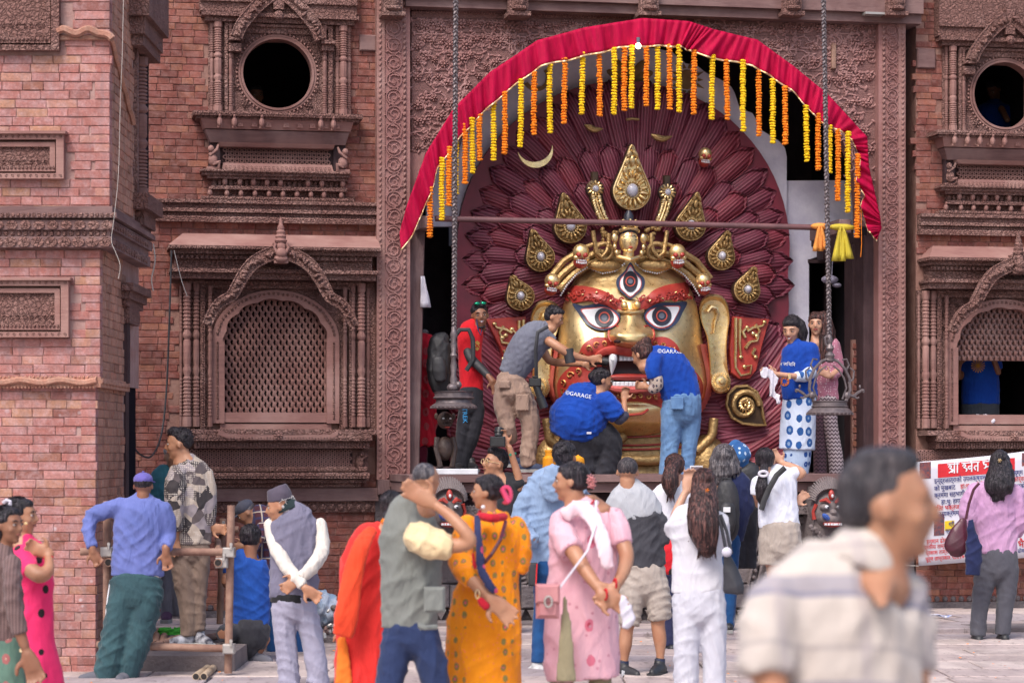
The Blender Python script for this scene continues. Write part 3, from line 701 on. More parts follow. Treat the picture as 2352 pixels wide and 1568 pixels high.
    for sgn in (1, -1):
        for i in range(-k, k+k):
            # line x = c + sgn*(z-zlo)/sl
            c = (xa if sgn == 1 else xb)+sgn*(i*pitch-H/sl)
            za, zb = zlo, zhi
            def xz(z): return c+sgn*(z-zlo)/sl
            # clip
            for lim, side_ in ((xa, 0), (xb, 1)):
                zi = zlo+sgn*(lim-c)*sl
                inA = xz(za) >= xa if side_ == 0 else xz(za) <= xb; inB = xz(zb) >= xa if side_ == 0 else xz(zb) <= xb
                if not inA and not inB: za = zb = None; break
                if not inA: za = zi
                if not inB: zb = zi
            if za is None or zb-za < .02: continue
            m = MB(); hw = .0115; yy = .03+(.008 if sgn == 1 else 0)
            m.prism([(xz(za)-hw, za), (xz(za)+hw, za), (xz(zb)+hw, zb), (xz(zb)-hw, zb)], yy, yy+.014)
            m.build('lattice_slat', MATS['panel_wood'] if not right else MATS['beam_wood'], win)
    z = zlo+.02; j = 0
    while z < zhi:
        x = xa+(pitch/2 if j % 2 else 0)
        while x < xb: kn.ell((x, .03, z), (.017, .012, .026), 6, 4); x += pitch
        z += 13*S; j += 1
    kn.build('lattice_knobs', MATS['plain_wood'], win, kind='stuff')
    # sill parts
    si = MB(); si.box(X(497), X(768), -.06, .12, Z(970), Z(947)); si.build('sill_rail', MATS['panel_wood'], win)
    si = MB(); si.box(X(505), X(760), -.05, .12, Z(988), Z(973)); si.build('sill_board', MATS['pale_wood'], win)
    y1_ = 1122
    bs = MB()
    for a, b, c, d, p in ((375, 858, 986, 998, .30), (440, 846, 999, 1012, .33), (444, 842, 1012, 1030, .27), (x0+60, 838, 1071, 1082, .22), (x0+70, 842, 1084, 1098, .27), (480, 836, 1101, 1108, .20), (490, 826, 1108, 1118, .14)): bs.box(X(max(a, x0)), X(b), -p, .02, Z(d), Z(c))
    dentils(bs, X(x0+60), X(838), Z(1081), Z(1073), -.235, -.2, .03); beads(bs, X(440), X(846), Z(1006), -.33, .012, .028); dentils(bs, X(444), X(842), Z(1028), Z(1015), -.285, -.26, .028); beads(bs, X(x0+70), X(840), Z(1091), -.275, .012, .03); beads(bs, X(490), X(826), Z(1113), -.14, .012, .028)
    bs.build('sill_cornice', MATS['carved_wood'], win)
    a = MB(); A1 = [B(497, 988), B(520, 997), B(600, 999), B(680, 999), B(750, 998), B(768, 988)]; A2 = [(p[0], p[1]-.045) for p in A1]; a.strip(A1, A2, -.335, -.3); rosette(a, B(632, 1000), .045, -.34, 8, .02); a.build('sill_apron', MATS['pale_wood'], win)
    lb = MB(); lb.box(X(x0+30), X(806), -.12, .02, Z(1072), Z(1030)); lb.build('lattice_back', MATS['dark_wood'], win)
    lt = MB()
    for rw in range(5):
        for i in range(40):
            x = 410+i*10+(5 if rw % 2 else 0)
            if x < 804: lt.annulus(X(x), Z(1036+rw*8), .010, .020, -.17, -.125, 6)
    lt.build('ring_lattice', MATS['panel_wood'], win, kind='stuff')
    fg = MB(); fg.box(X(806), X(842), -.16, .02, Z(1098), Z(1033)); fg.ell((X(822), -.19, Z(1062)), (.04, .04, .07), 8, 6); fg.ell((X(826), -.21, Z(1042)), (.026, .026, .03), 8, 6); fg.tube([(X(818), -.2, Z(1075)), (X(834), -.22, Z(1080)), (X(826), -.2, Z(1096))], [.022, .018, .014], 6); fg.tube([(X(822), -.2, Z(1056)), (X(838), -.22, Z(1046)), (X(832), -.2, Z(1036))], [.016, .014, .01], 6)
    fg.build('bracket_figure', MATS['carved_wood'], win, smooth=True)
    # crest over the window
    torana(win, [(640, 584), (612, 592), (575, 612), (552, 640), (536, 668), (524, 688), (500, 702), (484, 722), (470, 752)], 31, 19, -.42, -.34, 18)
    cr = MB(); cr.lathe([(.05, 0), (.06, .02), (.045, .04), (.052, .06), (.038, .08), (.044, .10), (.03, .12), (.035, .14), (.02, .17), (.006, .24)], (X(636), -.40, Z(566)), 10)
    cr.ell((X(636), -.42, Z(576)), (.05, .045, .05), 8, 6); cr.ell((X(636), -.45, Z(590)), (.055, .045, .05), 8, 6); cr.ell((X(636), -.43, Z(602)), (.07, .05, .04), 8, 6); cr.box(X(620), X(652), -.44, -.30, Z(612), Z(606)); cr.box(X(619), X(653), -.40, -.30, Z(606), Z(566))
    for s_ in (-1, 1): cr.tube([(X(636+s_*10), -.45, Z(588)), (X(636+s_*16), -.45, Z(578)), (X(636+s_*12), -.44, Z(568))], [.018, .014, .01], 6)
    cr.build('crest', MATS['pale_wood'] if not right else MATS['carved_wood'], win, smooth=True)
    pq = MB(); pq.box(X(624), X(648), -.22, .0, Z(645), Z(628)); rosette(pq, B(636, 637), .04, -.23, 6, .02); pq.build('plaque', MATS['carved_wood'], win)
    # timber and frieze below
    tb = MB(); tb.box(e0, e1, -.10, .02, Z(1150), Z(1120)); tb.build('timber_beam', MATS['beam_wood'], thing)
    tf = MB(); tf.box(e0, e1, -.05, .02, Z(1176), Z(1151)); beads(tf, e0, e1, Z(1164), -.06, .035, .085, 8, 5); tf.build('frieze', MATS['carved_wood'], thing, smooth=True)
    return X, Z
lu = G(636, 0)[0]; lb_ = temple('palace_wall', 'dark red brick palace wall with a round window above a lattice window, left of the gilded mask', 'building', u=lu)
LX, LZ = bay(lb_, lu, 'left')
ru = G(2303, 0)[0]; rb_ = temple('palace_wall', 'dark red brick palace wall behind the white banner, at the right edge', 'building', u=ru)
RX, RZ = bay(rb_, ru, 'right')
m = MB(); pa, pb = G(352, 0)[0], G(480, 0)[0]
m.box(G(-200, 0)[0], G(250, 0)[0], .02, .3, 0, 6.6); m.build('wall_end', MATS['palace_mortar'], lb_)
# ---------------------------------------------------------------- the carved portal
po = temple('carved_portal', 'tall carved timber portal with scrollwork pillars framing the niche of the gilded mask', 'portal', u=G(1450, 0)[0])
def gp(pts, off=0.0): return [(lambda q: (q[0], q[2]))(G(x, y, off)) for x, y in pts]
def gbox(mb, x0, y0, x1, y1, off, depth, c=0):
    p = G(x0, y1, off); q = G(x1, y0, off); p2 = G(x0, y0, off); q2 = G(x1, y1, off)
    z0 = (p[2]+q2[2])/2; z1 = (q[2]+p2[2])/2
    mb.box(p[0], q[0], -off, -off+depth, z0, z1, c)
SPX = G(1176, 0)[2]
def scroll_unit(R, mat):
    b = MB(); b.annulus(0, 0, R*.86, R*.98, -.012, .004, 18)
    pts = [(R*.72*(1-j/15)*cos(j*.6+1), -.008, R*.72*(1-j/15)*sin(j*.6+1)) for j in range(13)]; b.tube(pts, [R*.12*(1-j/22) for j in range(13)], 5)
    for a in (.3, 1.5, 2.7, 3.9, 5.1): b.ell((R*.6*cos(a), -.008, R*.6*sin(a)), (R*.13, .012, R*.09), 5, 4, Matrix.Rotation(-a, 3, 'Y'))
    for a in (.8, 2.3, 3.9, 5.5): b.ell((R*1.1*cos(a), -.006, R*1.1*sin(a)), (R*.16, .012, R*.1), 5, 4, Matrix.Rotation(-a, 3, 'Y'))
    return b.mesh('scroll_carving', mat, True)
for nm, (xa, xb, xc, xd), foot in (('L', (866, 884, 925, 942), 1136), ('R', (2080, 2064, 2034, 2018), 1100)):
    b = MB(); lo, hi = min(xa, xd), max(xa, xd)
    gbox(b, lo, -60, hi, foot-35, .13, .35); pl = b.build('pillar', MATS['pillar_wood'], po)
    b = MB(); gbox(b, lo+2, foot-35, hi-2, foot, .15, .3, .01); b.build('pillar_foot', MATS['old_post_wood'], pl)
    b = MB(); a, c = G(xb, 0, .15)[0], G(xa, 0, .15)[0]; a, c = min(a, c), max(a, c)
    z0 = G(lo, foot-35, .13)[2]; b.box(a, c, -.145, 0, z0, 6.2)
    b.build('edge_moulding', MATS['panel_wood'], pl)
    b = MB()
    for xx in ((xa*.6+xb*.4), (xc*.75+xd*.25)):
        uu = G(xx, 0, .145)[0]; z = z0+.03
        while z < 6.1: b.ell((uu, -.148, z), (.016, .012, .022), 5, 4, Matrix.Rotation(.5, 3, 'Y')); z += .052
    b.build('leaf_moulding', MATS['panel_wood'], pl, kind='stuff')
    R = abs(G(xb, 0)[0]-G(xc, 0)[0])*.46; uc = (G(xb, 0, .135)[0]+G(xc, 0, .135)[0])/2; su = scroll_unit(R, MATS['pillar_wood']); z = z0+R; k = 0
    while z < 6.1: inst('scroll_carving', su, pl, (uc, -.135, z), (0, k*2.2, 0), (1 if k % 2 else -1, 1, 1)); z += R*2.04; k += 1
# top beam and brackets
b = MB(); zt = G(1450, 32, .2)[2]; b.box(G(925, 0)[0], G(2100, 0)[0], -.2, .3, zt, 6.6); b.box(G(925, 0)[0], G(2100, 0)[0], -.26, -.15, G(1450, 8, .26)[2], 6.6)
b.build('top_beam', MATS['beam_wood'], po)
for x in (902, 1190, 1490, 1818, 2056):
    b = MB(); c = G(x, 12, .3); b.box(c[0]-.09, c[0]+.09, -.36, -.1, c[2]-.08, 6.6, .01); b.box(c[0]-.11, c[0]+.11, -.38, -.1, c[2]-.11, c[2]-.07)
    b.ell((c[0], -.38, c[2]+.04), (.06, .05, .09), 8, 6); b.ell((c[0], -.40, c[2]+.14), (.035, .035, .04), 8, 6); b.ell((c[0], -.38, c[2]-.04), (.08, .05, .03), 8, 5)
    b.build('bracket', MATS['carved_wood'], po, smooth=True)
# opening of the arch
outer_v = [(917.5, 535), (935, 470), (978, 352), (1042, 249), (1124, 167), (1234, 93), (1340, 64), (1476, 42), (1582, 49), (1640, 68), (1739, 91.5), (1820, 150), (1900.5, 216), (1992, 315), (1996, 384), (2021, 494), (2025, 524), (2016, 545)]
inner_v = [(921, 573), (948.6, 538), (969, 491), (996, 425), (1003.6, 388), (1056.7, 315), (1124, 243.6), (1198, 183), (1241.7, 152), (1355, 126), (1421, 110), (1476, 106), (1560, 106), (1589, 119), (1662.5, 139), (1728.4, 150), (1816, 205), (1882, 278), (1937, 305), (1957, 320), (1977, 370), (1966, 414), (1985, 450), (1976, 472), (1992, 527), (2014, 553)]
archx = [(1000, 560), (1010, 450), (1030, 380), (1060, 310), (1120, 225), (1190, 168), (1260, 132), (1350, 100), (1440, 88), (1530, 88), (1620, 104), (1720, 128), (1800, 176), (1870, 240), (1930, 310), (1958, 380), (1968, 470), (1970, 560)]
def arch_at(y, left=True):
    L = archx[:9] if left else archx[9:][::-1]
    for (x0, y0), (x1, y1) in zip(L, L[1:]):
        if y1 <= y <= y0: return x0+(x1-x0)*(y0-y)/(y0-y1)
    return 1440 if left and y < 88 else 1532 if y < 88 else L[0][0]
rr = random.Random(12)
for left, rows, xe in ((True, [26, 43, 75, 117, 165, 210, 253, 300, 350], 945), (False, [34, 50, 83, 119, 165, 217, 260, 320, 380, 450, 520], 2018)):
    for i in range(len(rows)-1):
        ya, yb = rows[i], rows[i+1]; ys = [ya+(yb-ya)*t/4 for t in range(5)]
        if yb <= 88: poly = [(xe, ya), (1486, ya), (1486, yb), (xe, yb)]
        else: poly = [(xe, ya)]+[(arch_at(y, left), y) for y in ys]+[(xe, yb)]
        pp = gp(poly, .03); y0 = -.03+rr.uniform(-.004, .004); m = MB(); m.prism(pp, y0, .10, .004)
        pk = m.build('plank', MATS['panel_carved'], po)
        # carved flowers and stems standing proud of each plank
        fl = MB(); x0 = min(xe, arch_at((ya+yb)/2, left) if yb > 88 else 1486); x1 = max(xe, arch_at((ya+yb)/2, left) if yb > 88 else 1486)
        if i == 0:
            a, c = gp([(x0, yb-3), (x1, ya+4)], .03); scrolls(fl, a[0], c[0], a[1], c[1], y0-.004, .06)
        else:
            x = x0+14
            while x < x1-12:
                y = rr.uniform(ya+10, yb-10) if yb-ya > 24 else (ya+yb)/2; rd = rr.uniform(8, 13); p = gp([(x, y)], .03)[0]
                rosette(fl, p, rd*.0042, y0-.008, rr.choice((6, 7, 8)), .022)
                for q in range(3):
                    a = rr.uniform(0, 6.28); L = rr.uniform(12, 26)*.0042
                    pts = [(p[0]+L*t*cos(a+t*1.4)*1.1, y0-.004, min(max(p[1]+L*t*sin(a+t*1.4), pp[-1][1]+.01), pp[0][1]-.01)) for t in (.3, .6, .9, 1.2, 1.5)]
                    fl.tube(pts, .009, 5); e = pts[-1]; fl.ell((e[0], y0-.008, e[2]), (.026, .014, .013), 6, 4, Matrix.Rotation(-a-1.5, 3, 'Y'))
                    e = pts[2]; fl.ell((e[0], y0-.008, e[2]+.008), (.02, .012, .010), 6, 4, Matrix.Rotation(-a, 3, 'Y'))
                x += rr.uniform(16, 24)
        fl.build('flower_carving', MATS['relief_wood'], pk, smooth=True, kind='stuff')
b = MB(); b.prism(gp([(942, 350), (978, 350), (955, 430), (948, 520), (942, 520)], .03), -.03, .1, .004); b.build('plank', MATS['pillar_wood'], po)
b = MB(); b.box(G(2018, 0)[0], G(2036, 0)[0], -.06, .3, G(2027, 545)[2], 6.2); b.build('plank', MATS['pillar_wood'], po)
b = MB(); gbox(b, 1988, 28, 2036, 33, .32, .12); b.build('metal_strip', M('worn_metal', (.5, .47, .45), rough=.5, metal=.6), po)
b = MB(); gbox(b, 1911, 100, 1921, 158, .08, .06, .006); b.build('iron_hook', MATS['pipe_rust'], po)
# niche: posts, side walls, plaster surround, dark rooms either side
b = MB(); b.prism(gp([(931, 505), (977, 505), (970, 800), (963, 1092), (931, 1092)], .02), -.02, .33, .012); gbox(b, 925, 330, 962, 505, -.03, .3); b.build('niche_post', MATS['old_post_wood'], po)
b = MB(); gbox(b, 1984, 540, 2020, 1100, -.02, .35, .012); gbox(b, 1958, 560, 1984, 1095, -.3, .25); b.build('niche_post', MATS['dark_wood'], po)
b = MB(); gbox(b, 1957, 780, 1976, 1092, -.26, .05); bw = b.build('brick_pier', MATS['palace_mortar'], po)
bb = MB(); bb.box(-.03, .03, -.006, .03, -.028, .028, .004); bbm = bb.mesh('brick', MATS['palace_brick'])
for i in range(18): c = G(1966, 795+i*16, -.25); inst('brick', bbm, bw, (c[0]+.012*(i % 2), .25, c[2]))
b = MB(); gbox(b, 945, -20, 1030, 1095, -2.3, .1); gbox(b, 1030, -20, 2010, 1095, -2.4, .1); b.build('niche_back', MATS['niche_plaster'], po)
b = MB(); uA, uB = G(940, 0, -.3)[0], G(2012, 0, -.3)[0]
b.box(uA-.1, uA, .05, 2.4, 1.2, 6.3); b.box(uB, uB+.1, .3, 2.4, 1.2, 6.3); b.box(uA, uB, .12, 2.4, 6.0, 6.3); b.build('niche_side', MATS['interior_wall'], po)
cxp, cyp, RP = 1432, 568, 382
def disc(a, k=1.0, off=-.8): return gp([(cxp+RP*k*cos(a), cyp-RP*k*sin(a))], off)[0]
PLO = [(1040, 560), (1040, 470), (1048, 380), (1062, 315), (1105, 250), (1170, 190), (1250, 145), (1350, 118), (1450, 108), (1510, 112), (1545, 121), (1574.6, 146), (1600, 150), (1622, 168), (1655, 183), (1680, 200), (1688, 215), (1699, 249), (1728, 260), (1740, 280), (1750, 300), (1787, 322), (1803, 340), (1807, 360), (1807, 420), (1807, 480), (1808, 530)]
A_ = gp(PLO, -.85); n = len(PLO); B_ = [disc(pi*1.0-pi*1.02*i/(n-1), .95, -.85) for i in range(n)]
b = MB(); b.strip(A_, B_, .85, 1.1); b.build('plaster_arch', MATS['lime_plaster'], po)
b = MB(); b.prism(gp([(1700, 416), (1965, 414), (1965, 516), (1965, 560), (1858, 596), (1858, 1088), (1760, 1088), (1760, 520)], -.9), .9, 1.1)
b.build('plaster_wall', MATS['lime_plaster'], po)
b = MB(); b.prism(gp([(980, 425), (1060, 300), (1060, 520), (980, 520)], -.9), .9, 1.0); b.build('plaster_wall', MATS['lime_plaster'], po)
b = MB(); gbox(b, 1866, 518, 1912, 566, -.86, .05); gbox(b, 1890, 520, 1960, 596, -.6, .2); gbox(b, 1858, 596, 1960, 604, -.86, .1); gbox(b, 1950, 604, 1960, 1090, -.8, .12); gbox(b, 1893, 604, 1906, 1090, -1.4, .06); b.build('door_lintel', MATS['dark_wood'], po)
pt = M('painted_gold', (.30, .19, .085), (.22, .13, .06), rough=.6)
b = MB(); c = gp([(1578, 183)], -.84)[0]; b.lathe([(.001, .0), (.10, .0), (.10, .012), (.001, .014)], (c[0], .85, c[1]), 20, 'y')
for i in range(14): a = 2*pi*i/14; b.prism([(c[0]+.115*cos(a-.16), c[1]+.115*sin(a-.16)), (c[0]+(.2 if i % 2 else .17)*cos(a), c[1]+(.2 if i % 2 else .17)*sin(a)), (c[0]+.115*cos(a+.16), c[1]+.115*sin(a+.16))], .838, .85)
b.build('sun_emblem', pt, po)
b = MB(); c = gp([(1447, 185)], -.84)[0]
for a in (-1.2, -.6, 0, .6, 1.2): b.ell((c[0]+.13*sin(a), .84, c[1]+.12*cos(a)), (.045, .012, .13), 8, 6, Matrix.Rotation(a, 3, 'Y'))
b.build('lotus_emblem', pt, po, smooth=True)
b = MB(); c = gp([(1232, 178)], -.84)[0]; b.annulus(c[0], c[1], .10, .14, .835, .85, 20, radians(-150), radians(40)); b.build('crescent_emblem', pt, po)
# ---------------------------------------------------------------- valance, bulb, bar, cloth knots
def resample(pl, n):
    L = [0]
    for p, q in zip(pl, pl[1:]): L.append(L[-1]+hypot(q[0]-p[0], q[1]-p[1]))
    out = []; j = 0
    for i in range(n):
        t = L[-1]*i/(n-1)
        while j < len(L)-2 and L[j+1] < t: j += 1
        f = (t-L[j])/max(L[j+1]-L[j], 1e-9); out.append((pl[j][0]+(pl[j+1][0]-pl[j][0])*f, pl[j][1]+(pl[j+1][1]-pl[j][1])*f))
    return out
va = temple('red_valance', 'crimson pleated cloth valance edged with gold ribbon, hung over the arch', 'valance', u=G(1450, 0)[0])
# pair the two edges by position
kO = [0, 2, 3, 4, 5, 6, 7, 8, 9, 10, 11, 12, 13, 14, 15, 16, 17]; kI = [0, 3, 5, 6, 8, 9, 11, 12, 13, 15, 16, 17, 19, 20, 22, 24, 25]
EO, EI = [], []
for (a, c), (e, f) in zip(zip(kO, kO[1:]), zip(kI, kI[1:])):
    m = 26; EO += resample(outer_v[a:c+1], m)[:-1]; EI += resample(inner_v[e:f+1], m)[:-1]
EO.append(outer_v[-1]); EI.append(inner_v[-1]); NV = len(EO); rows = []
rr = random.Random(21); ph = 0; phs = []
for i in range(NV): ph += rr.uniform(.35, 1.0); phs.append(ph)
for j in range(9):
    t = j/8; row = []
    for i in range(NV):
        x = EO[i][0]+(EI[i][0]-EO[i][0])*t; y = EO[i][1]+(EI[i][1]-EO[i][1])*t
        o = .40+t*(.035*sin(phs[i])+.02*sin(phs[i]*.37+1))+.012*sin(phs[i]*2.3); row.append(G(x, y+t*1.5*sin(phs[i]*.5), o))
    rows.append(row)
b = MB(); b.grid(rows); cl = b.build('cloth', MATS['valance_red'], va, smooth='all')
sm = cl.modifiers.new('thickness', 'SOLIDIFY'); sm.thickness = .004
b = MB(); lo = rows[-1]; b.grid([[(p[0], p[1]-.004, p[2]+.006) for p in lo], [(p[0], p[1]-.008, p[2]-.012) for p in lo]]); tr = b.build('gold_ribbon', MATS['gold_trim'], va, smooth='all')
sm = tr.modifiers.new('thickness', 'SOLIDIFY'); sm.thickness = .004
b = MB(); b.tube([G(1978, 480, .42), G(1979, 560, .42), G(1977, 590, .42)], .003, 4); b.build('cord', MATS['marigold_orange'], va)
bl = temple('light_bulb', 'small lit bulb glowing under the top of the crimson valance', 'light bulb', u=G(1466, 100)[0], z=G(1466, 106, .46)[2])
mt, t_, bs = newmat('bulb_glow'); bs.inputs['Emission Color'].default_value = (1, .75, .45, 1); bs.inputs['Emission Strength'].default_value = 9
c = G(1466, 106, .46); b = MB(); b.ell(c, (.028, .024, .028), 10, 8); b.build('bulb', mt, bl, smooth=True); b = MB(); b.lathe([(.018, 0), (.018, .05)], (c[0], c[1], c[2]+.03), 8); b.build('socket', MATS['mask_grey'], bl)
ba = MB(); ba.tube([G(1000+i*90, 502+i*2.1, .28) for i in range(11)], .028, 10); bo = G(1450, 510, .28)
bar = temple('crossbar', 'long reddish metal bar spanning the niche above the mask face', 'bar', u=G(1000, 0)[0], z=G(1000, 500, .28)[2]); ba.build('pipe', MATS['red_bar'], bar, smooth=True)
b = MB(); p = G(985, 512, .25); b.box(p[0]-.10, p[0]+.03, -.32, -.0, p[2]-.06, p[2]+.06, .01); p = G(1935, 522, .25); b.box(p[0]-.06, p[0]+.06, -.34, .6, p[2]-.06, p[2]+.07, .01); b.build('bar_bracket', MATS['old_post_wood'], bar)
def knot(name, lab, mat, x, y0, y1, wd):
    e = temple(name, lab, 'cloth', 'cloths knotted on the bar', u=G(x, 0)[0], z=G(x, y0, .33)[2])
    m = MB(); c = G(x, y0+6, .32); m.ell(c, (wd*.0042, .05, .035), 8, 6)
    for k, (dx, ln) in enumerate(((-.25, 1), (.3, .93))):
        R_ = []
        for j in range(7):
            t = j/6; R_.append([G(x+dx*wd*t+wd*(.22+.35*t)*(q/4-.5)*1.6, y0+6+(y1-y0-6)*ln*t, .34+.03*sin(q*2.4+k)) for q in range(5)])
        m.grid(R_)
    o = m.build('cloth', mat, e, smooth='all'); s = o.modifiers.new('thickness', 'SOLIDIFY'); s.thickness = .01
knot('knotted_cloth', 'faded orange cloth tied round the bar beside the right chain', M('orange_cloth', (.75, .30, .06), (.60, .20, .04), bump=.5, bsc=25, dist=.01), 1884, 514, 577, 24)
knot('knotted_cloth', 'yellow green cloth knotted round the right end of the bar', M('yellow_cloth', (.62, .50, .04), (.42, .32, .03), bump=.5, bsc=25, dist=.01), 1934, 516, 600, 34)
# ---------------------------------------------------------------- marigold garlands
fb = MB(); rr = random.Random(5)
def flower():
    b = MB(); n = 12; rings = [(.35, .92), (.8, .6), (1.0, .05), (.85, -.55), (.4, -.9)]; vs = []
    for r, h in rings:
        for j in range(n): a = 2*pi*j/n; k = r*(1+.12*((j % 2)*2-1)+rr.uniform(-.06, .06)); vs.append((k*cos(a), k*sin(a), h+rr.uniform(-.1, .1)))
    fs = [(i*n+j, (i+1)*n+j, (i+1)*n+(j+1) % n, i*n+(j+1) % n) for i in range(4) for j in range(n)]+[tuple(range(n)), tuple(reversed(range(4*n, 5*n)))]
    b.add(vs, fs); b.v = [(x*.028, y*.028, z*.0145) for x, y, z in b.v]; return b
FLM = {c: [flower().mesh('marigold', MATS['marigold_'+c]) for _ in range(3)] for c in ('yellow', 'orange')}
GL = [(987.4, 432, 546, 'O', 'leftmost orange garland hanging over the wooden niche post'), (1015.6, 366, 507, 'Y', 'yellow garland second from the left end'), (1030, 344, 474, 'O', 'orange garland just left of the left chain'), (1047, 330, 447, 'Y', 'yellow garland half hidden behind the left chain'),
 (1069.5, 289, 423, 'O', 'first orange garland right of the left chain'), (1084, 276, 399, 'Y', 'first yellow garland right of the left chain'), (1100, 267, 370, 'O', 'second orange garland right of the left chain'), (1132.5, 227, 370, 'Y', 'second yellow garland right of the left chain'), (1159.6, 216, 355, 'O', 'third orange garland right of the left chain'),
 (1196, 185, 339, 'Y', 'yellow garland hanging beside the painted crescent, third right of the left chain'), (1226, 172, 311, 'O', 'orange garland in front of the painted crescent on the plaster'), (1263, 152, 307, 'Y', 'yellow garland hanging down to the gold crescent moon'), (1297, 139, 285, 'O', 'orange garland between the moon and the left gold squiggle'), (1338, 128, 264, 'Y', 'yellow garland above the left gold squiggle'),
 (1376.5, 121, 268, 'O', 'orange garland at the left edge of the painted lotus'), (1410.5, 115, 264, 'Y', 'yellow garland over the left petals of the painted lotus'), (1433, 112, 256, 'O', 'orange garland left of the lit bulb'), (1451.5, 112, 250, 'Y', 'yellow garland nearest the lit bulb, over the lotus'), (1484, 110, 245, 'O', 'first orange garland right of the lit bulb'),
 (1510.6, 110, 253, 'Y', 'first yellow garland right of the lit bulb'), (1537, 110, 253, 'O', 'orange garland just left of the painted sun'), (1559, 110, 259, 'Y', 'yellow garland over the left rays of the painted sun'), (1594.4, 121, 264, 'O', 'orange garland over the right rays of the painted sun'), (1636, 129, 276, 'Y', 'first yellow garland right of the painted sun'),
 (1670, 143, 276, 'O', 'second orange garland right of the painted sun'), (1706.5, 146, 303, 'Y', 'second yellow garland right of the painted sun'), (1743, 167, 314, 'O', 'third orange garland right of the painted sun'), (1774.6, 187, 330, 'Y', 'third yellow garland right of the painted sun'), (1803, 203, 333, 'O', 'orange garland above the right end of the plaster arch'),
 (1852.6, 245, 372, 'Y', 'yellow garland over the dark opening left of the right chain'), (1879, 267, 392, 'O', 'orange garland just left of the right chain'), (1906, 293, 398, 'Y', 'yellow garland touching the right chain'), (1925.4, 304, 462, 'O', 'orange garland in front of the white plaster wall'), (1947.4, 311, 489, 'Y', 'rightmost yellow garland in front of the white plaster wall'), (1968.6, 359, 547, 'O', 'rightmost orange garland beside the cloth tail')]
for x, ya, yb, c, lab in GL:
    top, bot = G(x, ya-6, .40), G(x, yb, .40); e = temple('marigold_garland', lab, 'garland', 'marigold garlands under the valance', u=top[0], z=bot[2]); z = bot[2]+.014; k = 0; sw = rr.uniform(-.008, .008)
    col = 'yellow' if c == 'Y' else 'orange'
    while z < top[2]:
        s = 1+rr.uniform(-.08, .08); sw += rr.uniform(-.0022, .0022); sw *= .93; inst('marigold', FLM[col][k % 3], e, (top[0]+sw+rr.uniform(-.002, .002), -.40+rr.uniform(-.004, .004), z), (rr.uniform(-.2, .2), rr.uniform(-.2, .2), rr.uniform(0, 6)), (s, s, rr.uniform(.85, 1.15))); z += .0262*rr.uniform(.92, 1.08); k += 1
# ---------------------------------------------------------------- hanging bronze lamps on braided chains
lk = MB(); 
for s_ in (-1, 1): lk.ell((s_*.0115, 0, 0), (.0125, .016, .027), 7, 5, Matrix.Rotation(-s_*.5, 3, 'Y'))
LKM = lk.mesh('chain_link', MATS['bronze'], True)
def chain(e, xa, ya, xb, yb, off):
    p, q = G(xa, ya, off), G(xb, yb, off); n = int((p[2]-q[2])/.034)
    for i in range(n+1): t = i/n; inst('chain_link', LKM, e, (p[0]+(q[0]-p[0])*t, -off, p[2]+(q[2]-p[2])*t), (0, 0, .5*(i % 2)))
LO = .85
e = temple('hanging_lamp', 'bronze hanging lamp with a small tray in front of the boy in red', 'lamp', 'bronze lamps hung before the niche', u=G(1044, 0, LO)[0], z=G(1044, 939, LO)[2])
chain(e, 1047, -30, 1043, 760, LO)
m = MB(); c = G(1042, 900, LO); k = MP(GW(1042, LO))
m.lathe([(y_r*k, (900-y)*k) for y, y_r in ((900, 10), (892, 12), (884, 7), (870, 9), (860, 6), (840, 8), (824, 5), (816, 9), (808, 5), (790, 8), (780, 5), (770, 9), (760, 6), (750, 4))], c, 10); m.build('stem', MATS['bronze'], e, smooth=True)
m = MB(); m.lathe([(46*k, 0), (48*k, 3*k), (44*k, 6*k), (44*k, 14*k), (47*k, 16*k), (20*k, 18*k)], (c[0], c[1], c[2]-16*k), 24); m.build('tray', MATS['bronze'], e, smooth=True)
m = MB(); m.lathe([(38*k, 0), (53*k, 2*k), (54*k, 6*k), (42*k, 14*k), (40*k, 22*k), (30*k, 22*k)], (c[0], c[1], c[2]-39*k), 28)
for i in range(30): a = 2*pi*i/30; m.ell((c[0]+53*k*cos(a), c[1]+53*k*sin(a), c[2]-36*k), 2.2*k, 5, 4)
m.build('pan', MATS['bronze'], e, smooth=True)
m = MB(); m.ell((c[0]-4*k, c[1]-.04, c[2]+10*k), (14*k, .05, 10*k), 8, 6); m.ell((c[0]+9*k, c[1]-.05, c[2]+16*k), (8*k, .04, 9*k), 8, 6); m.build('seated_figure', MATS['bronze'], e, smooth=True)
e = temple('hanging_lamp', 'bronze hanging lamp with a dragon scroll hoop, right of the smiling woman', 'lamp', 'bronze lamps hung before the niche', u=G(1904, 0, LO)[0], z=G(1904, 955, LO)[2])
chain(e, 1891, -30, 1905, 772, LO)
c = G(1906, 918, LO); k = MP(GW(1906, LO)); q = lambda x, y, d=0: (c[0]+(x-1906)*k, c[1]+d, c[2]+(918-y)*k)
m = MB(); m.lathe([(y_r*k, (824-y)*k) for y, y_r in ((826, 9), (816, 12), (808, 6), (800, 10), (790, 5), (782, 8), (770, 4))], q(1906, 824), 10); m.tube([q(1906, 800), q(1896, 790), q(1894, 776), q(1904, 768)], 3*k, 6); m.build('hook', MATS['bronze'], e, smooth=True)
m = MB(); m.lathe([(41*k, 0), (43*k, 3*k), (40*k, 5*k), (40*k, 12*k), (42*k, 14*k), (42*k, 16*k), (30*k, 16*k)], q(1906, 936), 28); m.build('rim', MATS['bronze'], e, smooth=True)
m = MB(); m.lathe([(44*k, 0), (53*k, 2*k), (54*k, 5*k), (44*k, 15*k), (38*k, 18*k)], q(1906, 953), 28)
